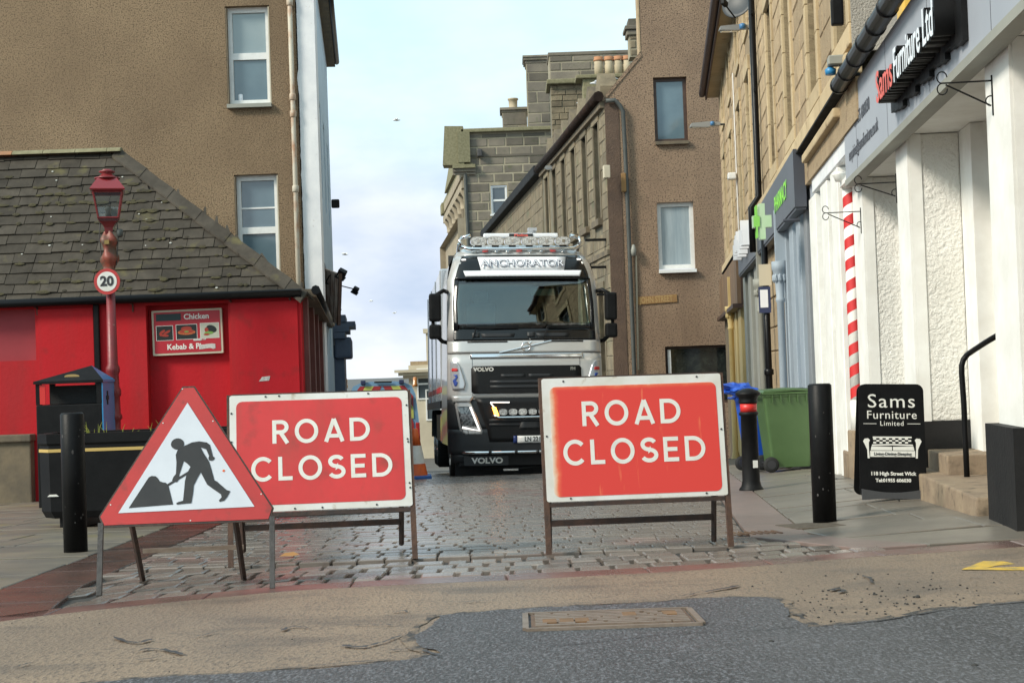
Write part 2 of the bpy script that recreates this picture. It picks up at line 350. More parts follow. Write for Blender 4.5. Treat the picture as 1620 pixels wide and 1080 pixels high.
def prism(bm, poly, y0, y1, M=None):
    """polygon in local XZ extruded from y0 (front) to y1 (back)"""
    a = [Vector((x, y0, z)) for x, z in poly]; b = [Vector((x, y1, z)) for x, z in poly]
    if M is not None: a = [M @ p for p in a]; b = [M @ p for p in b]
    va = [bm.verts.new(p) for p in a]; vb = [bm.verts.new(p) for p in b]
    tri = tessellate_polygon([[Vector((x, z, 0)) for x, z in poly]])
    for t in tri:
        try:
            bm.faces.new([va[i] for i in t]); bm.faces.new([vb[i] for i in t][::-1])
        except ValueError: pass
    n = len(poly)
    for i in range(n):
        j = (i + 1) % n
        bm.faces.new((va[i], va[j], vb[j], vb[i]))
    return bm
def rrect(w, h, r, n=5, cx=0, cz=0):
    p = []
    for (sx, sz, a) in ((1, -1, -90), (1, 1, 0), (-1, 1, 90), (-1, -1, 180)):
        for k in range(n + 1):
            t = R(a + 90 * k / n)
            p.append((cx + sx * (w / 2 - r) + r * math.cos(t), cz + sz * (h / 2 - r) + r * math.sin(t)))
    return p
def obj(name, bm, m, parent=None, fixn=True):
    if fixn: bmesh.ops.recalc_face_normals(bm, faces=bm.faces)
    me = bpy.data.meshes.new(name); bm.to_mesh(me); bm.free()
    for mm in (m if isinstance(m, (list, tuple)) else [m]): me.materials.append(mm)
    o = bpy.data.objects.new(name, me); COL.objects.link(o)
    if parent is not None: o.parent = parent
    return o
def pyobj(name, vs, fs, m, parent=None, smooth=False):
    me = bpy.data.meshes.new(name); me.from_pydata(vs, [], fs); me.update()
    for mm in (m if isinstance(m, (list, tuple)) else [m]): me.materials.append(mm)
    if smooth:
        for p in me.polygons: p.use_smooth = True
    o = bpy.data.objects.new(name, me); COL.objects.link(o)
    if parent is not None: o.parent = parent
    return o
def tag(o, label, cat, group=None):
    o['label'] = label; o['category'] = cat
    if group: o['group'] = group
    return o
def thing(name, label, cat, loc=(0, 0, 0), rot=(0, 0, 0), group=None):
    o = bpy.data.objects.new(name, None); COL.objects.link(o); o.empty_display_size = .2
    o.location = loc; o.rotation_euler = rot
    return tag(o, label, cat, group)
def struct(o):
    o['kind'] = 'structure'; return o
def copy_tree(o, parent=None):
    c = o.copy(); COL.objects.link(c)
    if parent is not None: c.parent = parent
    for ch in list(o.children): copy_tree(ch, c)
    return c
def box(name, c, s, m, parent=None, bev=0.0, rz=0.0):
    return obj(name, bbox(nb(), c, s, None, bev, rz), m, parent)
def text(parent, body, size, loc, m, rot=(math.pi / 2, 0, 0), name='lettering', extrude=.0015, bold=0.0, align='CENTER', sx=1.0, space=1.0, shear=0):
    c = bpy.data.curves.new(name, 'FONT'); c.body = body; c.size = size; c.extrude = extrude; c.offset = bold
    c.align_x = align; c.align_y = 'CENTER'; c.space_character = space; c.shear = shear; c.resolution_u = 3
    c.materials.append(m)
    o = bpy.data.objects.new(name, c); COL.objects.link(o)
    o.location = loc; o.rotation_euler = rot; o.scale = (sx, 1, 1)
    if parent is not None: o.parent = parent
    return o

def wall(name, x0, x1, z0, z1, holes, m, parent, y=0.0, reveal=.2, back=False, m2=None, top=True, ends=True):
    """wall face in the local XZ plane at y (outside = -y) with rectangular openings (xa, xb, za, zb) whose reveals run to y+reveal"""
    xs = sorted({x0, x1, *[h[0] for h in holes], *[h[1] for h in holes]}); zs = sorted({z0, z1, *[h[2] for h in holes], *[h[3] for h in holes]})
    xs = [x for x in xs if x0 <= x <= x1]; zs = [z for z in zs if z0 <= z <= z1]
    vs, fs = [], []
    def q(a, b, c, d):
        i = len(vs); vs.extend((a, b, c, d)); fs.append((i, i + 1, i + 2, i + 3))
    for i in range(len(xs) - 1):
        for j in range(len(zs) - 1):
            cx, cz = (xs[i] + xs[i + 1]) / 2, (zs[j] + zs[j + 1]) / 2
            if any(h[0] < cx < h[1] and h[2] < cz < h[3] for h in holes): continue
            q((xs[i], y, zs[j]), (xs[i + 1], y, zs[j]), (xs[i + 1], y, zs[j + 1]), (xs[i], y, zs[j + 1]))
    for a, b, c, d in holes:
        e = y + reveal
        q((a, y, c), (a, e, c), (a, e, d), (a, y, d)); q((b, e, c), (b, y, c), (b, y, d), (b, e, d))
        q((a, e, c), (a, y, c), (b, y, c), (b, e, c)); q((a, y, d), (a, e, d), (b, e, d), (b, y, d))
    t = y + .45
    if ends: q((x0, t, z0), (x0, y, z0), (x0, y, z1), (x0, t, z1)); q((x1, y, z0), (x1, t, z0), (x1, t, z1), (x1, y, z1))
    if top: q((x0, y, z1), (x1, y, z1), (x1, t, z1), (x0, t, z1))
    return pyobj(name, vs, fs, m, parent)
def block_mesh(name, x0, x1, z0, z1, y, d, m, parent, ch=.012, jit=0.0):
    """one stone: front face at y, chamfered edges, going back to y+d"""
    def j(): return random.uniform(-jit, jit)
    f = [(x0 + ch, y + j(), z0 + ch), (x1 - ch, y + j(), z0 + ch), (x1 - ch, y + j(), z1 - ch), (x0 + ch, y + j(), z1 - ch)]
    s = [(x0, y + ch, z0), (x1, y + ch, z0), (x1, y + ch, z1), (x0, y + ch, z1)]
    b = [(x0, y + d, z0), (x1, y + d, z0), (x1, y + d, z1), (x0, y + d, z1)]
    vs = f + s + b; fs = [(0, 1, 2, 3)]
    for k in range(4):
        n = (k + 1) % 4
        fs.append((4 + k, 4 + n, n, k)); fs.append((8 + k, 8 + n, 4 + n, 4 + k))
    if name is None: return vs, fs
    return pyobj(name, vs, fs, m, parent)
class Pieces:
    """counts the pieces of one thing: the first 300 are parts, the rest one stuff part"""
    def __init__(s, parent, m, stuff, limit=300): s.p, s.m, s.n, s.v, s.f, s.st, s.lim = parent, m, 0, [], [], stuff, limit
    def add(s, name, vs, fs):
        s.n += 1
        if s.n <= s.lim: return pyobj(name, vs, fs, s.m, s.p)
        i = len(s.v); s.v += vs; s.f += [tuple(k + i for k in f) for f in fs]
    def done(s):
        if s.v:
            o = pyobj(s.st, s.v, s.f, s.m, s.p); o['kind'] = 'stuff'
def courses(pc, name, x0, x1, z0, z1, ch, lr, y=-.015, d=.06, holes=(), gap=.012, jit=.004, cut=None, cham=.012):
    z = z0; row = 0
    while z < z1 - .04:
        h = ch * random.uniform(.85, 1.15) if jit else ch
        zt = min(z + h, z1)
        if z1 - zt < ch * .35: zt = z1
        x = x0 - (random.uniform(0, lr[0]) if row % 2 else 0)
        while x < x1:
            w = random.uniform(*lr); a, b = max(x, x0), min(x + w, x1)
            if x1 - b < lr[0] * .4: b = x1; w = b - x + .001
            segs = [(a, b)]
            for hx0, hx1, hz0, hz1 in holes:
                if hz0 < zt - .01 and hz1 > z + .01:
                    ns = []
                    for sa, sb in segs:
                        if sb <= hx0 or sa >= hx1: ns.append((sa, sb)); continue
                        if sa < hx0: ns.append((sa, hx0))
                        if sb > hx1: ns.append((hx1, sb))
                    segs = ns
            for sa, sb in segs:
                if sb - sa < .07: continue
                if cut and not cut((sa + sb) / 2, (z + zt) / 2): continue
                vs, fs = block_mesh(None, sa + gap / 2, sb - gap / 2, z + gap / 2, zt - gap / 2, y + random.uniform(-jit, jit), d, None, None, cham, jit * .5)
                pc.add(name, vs, fs)
            x += w
        z = zt; row += 1
def window(parent, x0, x1, z0, z1, y, fm, pm, bars=(), fw=.06, fd=.07, vbars=(), pane_m=None, name='window'):
    """frame (window) with panes as sub-parts; bars are heights of transoms as fractions of the opening"""
    bm = nb()
    bbox(bm, ((x0 + fw / 2), y, (z0 + z1) / 2), (fw, fd, z1 - z0)); bbox(bm, ((x1 - fw / 2), y, (z0 + z1) / 2), (fw, fd, z1 - z0))
    bbox(bm, ((x0 + x1) / 2, y, z0 + fw / 2), (x1 - x0 - 2 * fw, fd * .98, fw)); bbox(bm, ((x0 + x1) / 2, y, z1 - fw / 2), (x1 - x0 - 2 * fw, fd * .98, fw))
    f = obj(name, bm, fm, parent)
    cuts = [0] + list(bars) + [1]
    for b in bars:
        box('transom', ((x0 + x1) / 2, y - .004, z0 + (z1 - z0) * b), (x1 - x0 - 2 * fw, fd * .9, fw * 1.25), fm, f)
    for b in vbars:
        box('mullion', (x0 + (x1 - x0) * b, y - .006, (z0 + z1) / 2), (fw * .8, fd * .8, z1 - z0 - 2 * fw), fm, f)
    for i in range(len(cuts) - 1):
        a, b = z0 + (z1 - z0) * cuts[i], z0 + (z1 - z0) * cuts[i + 1]
        mm = pm[i % len(pm)] if isinstance(pm, (list, tuple)) else pm
        # slightly tilted so that each pane mirrors its own piece of sky
        pyobj('pane', [(x0 + fw * .5, y + .012, a), (x1 - fw * .5, y + .012 + random.uniform(-.004, .004), a), (x1 - fw * .5, y + .012 + random.uniform(-.004, .004), b), (x0 + fw * .5, y + .012, b)], [(0, 1, 2, 3)], mm, f)
    return f

# ------------------------------------------------------------------ ground, road, setts, pavements
def ground_sheet():
    xs = [-900, -200, -60, -25, -12, -6, -3] + [x * .5 for x in range(-5, 21)] + [12, 16, 25, 60, 200, 900]
    ys = [-600, -100, -30, -10, -4, 0, 2, 4] + list(range(5, 50)) + [52, 56, 60, 65, 70, 75, 80, 100, 140, 250, 600, 1500, 4000]
    vs = [(x, y, zg(x, y) - .06 if y < 75 else zg(0, 80) - .06) for y in ys for x in xs]
    n = len(xs)
    fs = [(j * n + i, j * n + i + 1, (j + 1) * n + i + 1, (j + 1) * n + i) for j in range(len(ys) - 1) for i in range(n - 1)]
    return struct(pyobj('ground', vs, fs, m_ground))
ground_sheet()

FRONT = [(-8.0, 4.6)] + [tuple(gp(x, y).xy) for x, y in ((0, 985), (60, 974), (180, 961), (300, 949), (450, 934), (640, 924), (810, 917), (1000, 907), (1180, 896), (1330, 883), (1450, 875), (1620, 864))] + [(4.2, 8.0), (9.0, 8.9)]
def front_y(x):
    for (x0, y0), (x1, y1) in zip(FRONT, FRONT[1:]):
        if x <= x1: return y0 + (y1 - y0) * (x - x0) / (x1 - x0)
    return FRONT[-1][1]
def strip(name, xs, lo, hi, dz, m, parent=None, ny=6):
    vs = []; fs = []
    for x in xs:
        for j in range(ny + 1):
            y = lo(x) + (hi(x) - lo(x)) * j / ny; vs.append((x, y, zg(x, y) + dz))
    for i in range(len(xs) - 1):
        for j in range(ny):
            a = i * (ny + 1) + j; fs.append((a, a + ny + 1, a + ny + 2, a + 1))
    return pyobj(name, vs, fs, m, parent)
XS = [-8 + i * .2 for i in range(86)]
road = struct(strip('road', XS, lambda x: -6, lambda x: front_y(x) - .005, 0, m_tan))
# dark asphalt patch lying on the tan road, its outline measured on the ground
def rough(pts, amp=.02, seg=.12):
    out = []
    for (a, b) in zip(pts, pts[1:] + pts[:1]):
        a, b = Vector(a), Vector(b); n = max(1, int((b - a).length / seg)); nrm = Vector((-(b - a).y, (b - a).x)).normalized()
        for k in range(n):
            p = a.lerp(b, k / n); w = mnoise.noise(Vector((p.x * 4, p.y * 4, 3.3))) + .5 * mnoise.noise(Vector((p.x * 13, p.y * 13, 1.3)))
            out.append(p + nrm * amp * w)
    return out
def flat_patch(name, pts, dz, m, parent=None):
    tri = tessellate_polygon([[Vector((p[0], p[1], 0)) for p in pts]])
    return pyobj(name, [(p[0], p[1], zg(p[0], p[1]) + dz) for p in pts], [tuple(t) for t in tri], m, parent)
dk = [tuple(gp(x, y).xy) for x, y in ((1700, 950), (1620, 953), (1560, 958), (1500, 964), (1440, 974), (1380, 984), (1330, 990), (1275, 993), (1240, 962), (1218, 947), (1160, 946), (1100, 949), (950, 957), (800, 966), (695, 975), (672, 992), (658, 1010), (664, 1022), (690, 1034), (650, 1046), (560, 1053), (480, 1060), (400, 1065), (300, 1070), (190, 1078), (60, 1090), (-200, 1110))]
dk += [(-3.5, 3.2), (-3.5, -4), (4.5, -4), (4.5, 5.2)]
_top = [Vector(p) for p in dk[:27]]
_fr = []
for _i, _p in enumerate(_top):
    _t = (_top[min(_i + 1, 26)] - _top[max(_i - 1, 0)]).normalized(); _fr.append(tuple(_p + Vector((_t.y, -_t.x)) * .05))
struct(flat_patch('patch_edge', rough(_fr + [tuple(p) for p in reversed(_top)], .035, .04), .003, m_fringe))
struct(flat_patch('asphalt_patch', rough(dk, .04, .05), .0055, m_asph))
# tar seams and worn spots
def seam(px, wdt, name='tar_seam'):
    pts = []; L_ = []; R_ = []
    for p, q in zip(px, px[1:]):
        for k in range(5): pts.append(gp(p[0] + (q[0] - p[0]) * k / 5, p[1] + (q[1] - p[1]) * k / 5 + random.uniform(-.7, .7)))
    pts.append(gp(*px[-1]))
    for i, p in enumerate(pts):
        a = pts[max(0, i - 1)]; b = pts[min(len(pts) - 1, i + 1)]; t = (b - a); n = Vector((-t.y, t.x, 0)).normalized() * wdt * .6 * random.uniform(.12, 1) * (.15 if i in (0, len(pts) - 1) else 1)
        L_.append(p + n); R_.append(p - n)
    vs = [(q.x, q.y, zg(q.x, q.y) + .008) for q in L_ + R_]; n = len(pts)
    return pyobj(name, vs, [(i, i + 1, n + i + 1, n + i) for i in range(n - 1)], m_crack, road)
seam([(1270, 993), (1200, 1000), (1120, 1003), (1040, 1007), (960, 1016), (860, 1026)], .008)
seam([(1280, 993), (1340, 990), (1400, 983), (1450, 974), (1500, 966), (1560, 960), (1630, 954)], .02)
seam([(400, 1062), (480, 1057), (560, 1050), (640, 1045), (690, 1038)], .012)
seam([(615, 1031), (650, 1029), (672, 1032), (690, 1038), (700, 1044)], .015)
for pxs, w in (([(218, 1032), (228, 1029), (240, 1028), (262, 1030), (290, 1037)], .022), ([(215, 1047), (240, 1044), (258, 1041)], .012), ([(180, 1010), (200, 1017), (222, 1019), (240, 1013)], .02), ([(444, 1000), (455, 995), (470, 993), (490, 995)], .02), ([(560, 991), (590, 990), (625, 990)], .014),
               ([(540, 1023), (575, 1026), (605, 1018), (635, 1007)], .03), ([(620, 970), (640, 968), (645, 970)], .014), ([(700, 954), (750, 953), (790, 952)], .014), ([(1075, 946), (1100, 940), (1140, 934), (1170, 928)], .03), ([(1314, 936), (1326, 932), (1338, 936), (1326, 939)], .03), ([(1362, 912), (1376, 915), (1380, 924)], .018),
               ([(905, 956), (920, 956), (933, 955)], .012), ([(28, 1056), (40, 1053), (50, 1051)], .01), ([(306, 1010), (325, 1006), (346, 1001)], .01), ([(1530, 915), (1555, 915)], .012)):
    seam(pxs, w, 'tar_patch')

def pt_in(poly, x, y):
    c = False; j = len(poly) - 1
    for i in range(len(poly)):
        if (poly[i][1] > y) != (poly[j][1] > y) and x < (poly[j][0] - poly[i][0]) * (y - poly[i][1]) / (poly[j][1] - poly[i][1]) + poly[i][0]: c = not c
        j = i
    return c
def lx(y): return -1.75 - .06 * y + (.0 if y > 7.2 else .35 * (7.2 - y) * .35)      # left edge of the setts
def rx(y):                                                                            # right edge of the setts
    if y > 9.1: return .47 + .1043 * y
    t = (9.1 - y) / (9.1 - 7.4); return .47 + .1043 * 9.1 + .85 * t * t
def piece_top(corners, dz=0, ch=.012, dep=.05):
    """a stone lying on the ground: corners (x,y) anticlockwise"""
    cx = sum(c[0] for c in corners) / len(corners); cy = sum(c[1] for c in corners) / len(corners)
    top = []; sh = []; bot = []
    for x, y in corners:
        l = math.hypot(x - cx, y - cy) or 1; k = max(.5, 1 - ch * 1.3 / l)
        xi, yi = cx + (x - cx) * k, cy + (y - cy) * k
        top.append((xi, yi, zg(xi, yi) + dz)); sh.append((x, y, zg(x, y) + dz - ch * .7)); bot.append((x, y, zg(x, y) - dep))
    n = len(corners); vs = top + sh + bot; fs = [tuple(range(n))]
    for i in range(n):
        j = (i + 1) % n
        fs.append((n + i, n + j, j, i)); fs.append((2 * n + i, 2 * n + j, n + j, n + i))
    return vs, fs
bed = struct(strip('cobbled_street', [-6 + i * .25 for i in range(65)], lambda x: front_y(x) - .02, lambda x: 46, -.03, m_bed, ny=60))
def lay_setts():
    pc = Pieces(bed, m_sett, 'far_setts', 300)
    # front band: chunky squarish setts with wide dirty joints, courses parallel to the road edge
    for row in range(9):
        off = .30 + row * .23
        x = -2.4 + random.uniform(0, .1)
        while x < 2.6:
            w = random.uniform(.10, .175) ; g = random.uniform(.012, .03)
            xm = x + w / 2; y0 = front_y(xm) + off; y1 = y0 + .23 - random.uniform(.02, .05)
            if lx(y0) < xm < rx(y0) - .08 and y1 < 8.2 + .06 * xm:
                sl = (front_y(xm + .05) - front_y(xm - .05)) / .1
                co = [(x + random.uniform(-.008, .008), y0 - sl * w / 2), (x + w + random.uniform(-.008, .008), y0 + sl * w / 2 + random.uniform(-.008, .008)), (x + w, y1 + sl * w / 2), (x, y1 - sl * w / 2 + random.uniform(-.008, .008))]
                vs, fs = piece_top(co, random.uniform(-.004, .004), .010); pc.add('sett', vs, fs)
            x += w + g
    # the street itself: long thin courses
    y = 7.6
    while y < 36:
        h = random.uniform(.15, .19) * (1 if y < 22 else 1.5)
        xa, xb = lx(y), rx(y)
        x = xa + random.uniform(-.12, 0)
        while x < xb:
            w = random.uniform(.11, .21) * (1 if y < 22 else 1.5); g = random.uniform(.006, .018)
            xm = x + w / 2; yy = y + .05 * xm
            if xm > xa - .03 and xm < xb and yy > 8.22 + .06 * xm and yy > front_y(xm) + .31:
                co = [(max(x, xa), yy + random.uniform(-.005, .005)), (min(x + w, xb), yy + random.uniform(-.005, .005)), (min(x + w, xb), yy + h - random.uniform(.010, .024)), (max(x, xa), yy + h - random.uniform(.010, .024))]
                if co[1][0] - co[0][0] > .05:
                    vs, fs = piece_top(co, random.uniform(-.003, .003), .007); pc.add('sett', vs, fs)
            x += w + g
        y += h
    pc.done()
lay_setts()
# flush kerb between road and setts
def kerb():
    x = -8.0
    while x < 8.5:
        w = random.uniform(.55, .95); pts = [(x + w * k / 4, front_y(x + w * k / 4)) for k in range(5)]
        co = [(a + .004, b) for a, b in pts] + [(a - .004, b + .27) for a, b in reversed(pts)]
        vs, fs = piece_top(co, .0, .006); pyobj('kerb_stone', vs, fs, m_redk if -3 < x < 1.9 else m_pink, bed)
        x += w + .006
kerb()
# red brick gutter band along the left edge of the setts, in long flat stones
def band(x_of, w, m, y0, y1, lr, name, dz=.0):
    y = y0
    while y < y1:
        l = random.uniform(*lr)
        a, b = y + .004, y + l - .004
        co = [(x_of(a), a), (x_of(a) + w(a), a), (x_of(b) + w(b), b), (x_of(b), b)]
        vs, fs = piece_top(co, dz, .006); pyobj(name, vs, fs, m, bed)
        y += l
band(lambda y: lx(y) - .42, lambda y: .40, m_chan, 6.1, 24, (.5, .9), 'channel_stone')
band(lambda y: rx(y) + .01, lambda y: .36, m_pink, 7.9, 24, (.7, 1.1), 'border_stone')
# pavements, slab by slab; the bedding sheet is the pavement itself
def pavement(side):
    if side < 0:
        sh = strip('pavement', [-9 + i * .25 for i in range(31)], lambda x: front_y(x) + .2, lambda x: 19, -.022, m_bed, ny=24)
    else:
        sh = strip('pavement', [1 + i * .25 for i in range(33)], lambda x: front_y(x) + .2, lambda x: 40, -.022, m_bed, ny=50)
    struct(sh)
    pc = Pieces(sh, m_slabL if side < 0 else m_slab, 'far_slabs', 300)
    y = 5.0
    while y < (19 if side < 0 else 38):
        h = random.uniform(.5, .72) * (1 if y < 20 else 1.6)
        if side < 0:
            x, xe = lx(y) - .43, -9.0
            while x > xe:
                w = random.uniform(.6, 1.05); a, b = x - w, x
                def fx(v, yy): return v if v != x or x != lx(y) - .43 else lx(yy) - .43
                co = [(a + .006, y + .012), (fx(b, y) - .006, y + .012), (fx(b, y + h) - .006, y + h - .014), (a + .006, y + h - .014)]
                co = [(p, max(q, front_y(p) + .285)) for p, q in co]
                if co[2][1] - co[1][1] > .06 and co[3][1] - co[0][1] > .02:
                    vs, fs = piece_top(co, random.uniform(-.003, .003), .006); pc.add('paving_slab', vs, fs)
                x = a
        else:
            x0 = rx(max(y, 7.6)) + .38; x = x0; xe = 2.75 + .1043 * y
            while x < xe:
                w = random.uniform(.6, 1.0); a, b = x, x + w
                sh_ = .1043 * h if y > 9 else 0
                co = [(a + .006, y + .012), (b - .006, y + .012), (b - .006 + sh_, y + h - .014), (a + .006 + sh_, y + h - .014)]
                if x == x0: co[0] = (rx(max(y, 7.6)) + .385, y + .012); co[3] = (rx(max(y + h, 7.6)) + .385, y + h - .014)
                co = [(p, max(q, front_y(p) + .285)) for p, q in co]
                if co[2][1] - co[1][1] > .05 and co[3][1] - co[0][1] > .05:
                    vs, fs = piece_top(co, random.uniform(-.003, .003), .006); pc.add('paving_slab', vs, fs)
                x = b
        y += h
    pc.done()
pavement(-1); pavement(1)
# bare dirt square round the near right bollard
dq = [tuple(gp(x, y).xy) for x, y in ((1226, 831), (1300, 826), (1352, 831), (1262, 837))]
vs, fs = piece_top(dq, .006, .004); struct(pyobj('dirt_patch', vs, fs, m_dirt))
# yellow paint on the road at the right edge
def paint():
    o = struct(flat_patch('yellow_line', rough([tuple(gp(x, y).xy) for x, y in ((1519, 902), (1545, 893), (1556, 888.5), (1588, 889), (1605, 893), (1580, 895.5), (1562, 899), (1625, 897.5), (1740, 890), (1740, 898), (1625, 903.5))], .012, .05), .005, m_paintY))
paint()
def crumbs():
    pts = []
    rnd = random.Random(3)
    for _ in range(230):
        x = rnd.gauss(1410, 95); y = rnd.gauss(950, 22)
        if 1190 < x < 1620 and 905 < y < 990: pts.append((x, y, rnd.uniform(.002, .007)))
    for _ in range(50): pts.append((rnd.uniform(0, 1620), rnd.uniform(960, 1070), rnd.uniform(.0015, .004)))
    pts += [(821 + 399, 1017, .012), (1542, 1055, .012), (1452, 945, .012)]
    bm = nb()
    for x, y, r in pts:
        p = gp(x, y); M = Matrix.Translation((p.x, p.y, p.z + r * .4)) @ Matrix.Rotation(rnd.random() * 6, 4, 'Z') @ Matrix.Diagonal((1, rnd.uniform(.6, 1), .6, 1))
        bmesh.ops.create_icosphere(bm, subdivisions=1, radius=r, matrix=M)
    o = obj('gravel_crumbs', bm, m_ground2); o['kind'] = 'stuff'
crumbs()

# ------------------------------------------------------------------ lettering made of strokes (road-sign alphabet)
def arc(cx, cz, rx_, rz_, a0, a1, n=14): return [(cx + rx_ * math.cos(R(a0 + (a1 - a0) * k / n)), cz + rz_ * math.sin(R(a0 + (a1 - a0) * k / n))) for k in range(n + 1)]
TH = .165; h_ = TH / 2
GLYPH = {
    'R': (.70, [[(h_, 0), (h_, 1)], [(h_, 1 - h_), (.36, 1 - h_)] + arc(.36, .70, .235, .2175, 90, -90) + [(h_, .4825)], [(.33, .48), (.62, 0)]]),
    'O': (.98, [arc(.49, .5, .405, .44, 0, 360, 34)]),
    'A': (.86, [[(.085, 0), (.43, .98)], [(.43, .98), (.775, 0)], [(.2, .25), (.66, .25)]]),
    'D': (.84, [[(h_, 0), (h_, 1)], [(h_, 1 - h_), (.34, 1 - h_)] + arc(.34, .5, .42, .4175, 90, -90, 18) + [(h_, h_)]]),
    'C': (.88, [arc(.48, .5, .40, .44, 42, 318, 28)]),
    'L': (.60, [[(h_, 0), (h_, 1)], [(h_, h_), (.58, h_)]]),
    'S': (.74, [arc(.37, .72, .26, .2, 25, 270, 20) + arc(.37, .29, .285, .215, 90, -155, 20)]),
    'E': (.66, [[(h_, 0), (h_, 1)], [(h_, 1 - h_), (.62, 1 - h_)], [(h_, .5), (.57, .5)], [(h_, h_), (.62, h_)]]),
}
def ribbon(vs, fs, path, th, y, cap, x0, z0, closed=False):
    P = []
    for x, z in path:
        q = Vector((x0 + x * cap, 0, z0 + z * cap))
        if not P or (q - P[-1]).length > 1e-4: P.append(q)
    n = len(P); b = len(vs)
    for i in range(n):
        if closed: a, c = P[(i - 1) % (n - 1)], P[(i + 1) % (n - 1)]
        else: a, c = P[max(0, i - 1)], P[min(n - 1, i + 1)]
        t = (c - a).normalized(); nn = Vector((-t.z, 0, t.x)); k = 1.0
        if 0 < i < n - 1 or closed:
            t1 = (P[i] - a).normalized(); k = 1 / max(.5, abs(nn.dot(Vector((-t1.z, 0, t1.x)))))
        for sgn in (1, -1):
            q = P[i] + nn * sgn * th * cap / 2 * k; vs.append((q.x, y, q.z))
    for i in range(n - 1): fs.append((b + 2 * i, b + 2 * i + 1, b + 2 * i + 3, b + 2 * i + 2))
def sign_word(parent, word, cx, z, cap, y, m, space=.225):
    tw = sum(GLYPH[c][0] for c in word) + space * (len(word) - 1); x = cx - tw * cap / 2
    for c in word:
        wd, st = GLYPH[c]; vs, fs = [], []
        for k, p in enumerate(st): ribbon(vs, fs, p, TH, y - .0004 * k, cap, x, z, c == 'O')
        pyobj('letter', vs, fs, m, parent); x += (wd + space) * cap
def wear_mat(name, red, white):
    """sun-bleached face: the red has worn off along the top and the left edge (object space, so it belongs to the plate)"""
    m = bpy.data.materials.new(name); m.use_nodes = True; t = m.node_tree; l = t.links.new; b = t.nodes['Principled BSDF']
    b.inputs['Roughness'].default_value = .42
    c = N(t, 'ShaderNodeTexCoord'); s = N(t, 'ShaderNodeSeparateXYZ'); l(c.outputs['Object'], s.inputs[0])
    nz = N(t, 'ShaderNodeTexNoise', i_Scale=7.0, i_Detail=6.0, i_Roughness=.65); l(c.outputs['Object'], nz.inputs['Vector'])
    # distance-to-edge masks, softened by noise
    def edge(sock, a, b_, amp):
        q = N(t, 'ShaderNodeMath', operation='MULTIPLY_ADD'); q.inputs[1].default_value = amp; l(nz.outputs['Fac'], q.inputs[0]); l(sock, q.inputs[2])
        r = N(t, 'ShaderNodeMapRange', interpolation_type='SMOOTHSTEP'); r.inputs['From Min'].default_value = a; r.inputs['From Max'].default_value = b_; l(q.outputs[0], r.inputs['Value']); return r.outputs[0]
    top = edge(s.outputs['Z'], .31, .375, .05)
    left = edge(s.outputs['X'], -.40, -.475, .06)
    mxm = N(t, 'ShaderNodeMath', operation='MAXIMUM'); l(top, mxm.inputs[0]); l(left, mxm.inputs[1])
    # scratches
    mp_ = N(t, 'ShaderNodeMapping'); mp_.inputs['Scale'].default_value = (26, 1, 4); mp_.inputs['Rotation'].default_value = (0, .5, 0); l(c.outputs['Object'], mp_.inputs[0])
    n3 = N(t, 'ShaderNodeTexNoise', i_Scale=1.0, i_Detail=5.0); l(mp_.outputs[0], n3.inputs['Vector'])
    r3 = N(t, 'ShaderNodeMapRange'); r3.inputs['From Min'].default_value = .64; r3.inputs['From Max'].default_value = .8; r3.inputs['To Max'].default_value = .45; l(n3.outputs['Fac'], r3.inputs['Value'])
    m2 = N(t, 'ShaderNodeMath', operation='MAXIMUM'); l(mxm.outputs[0], m2.inputs[0]); l(r3.outputs[0], m2.inputs[1])
    mid = N(t, 'ShaderNodeValToRGB'); e = mid.color_ramp.elements
    e[0].position = 0; e[0].color = red + (1,); e[1].position = 1; e[1].color = white + (1,)
    k = e.new(.35); k.color = (.76, .16, .075, 1); k = e.new(.7); k.color = (.74, .48, .33, 1)
    l(m2.outputs[0], mid.inputs[0]); l(mid.outputs[0], b.inputs['Base Color'])
    return m
m_signred_worn = wear_mat('sun_bleached_sign_red', (.68, .05, .038), (.72, .70, .65))

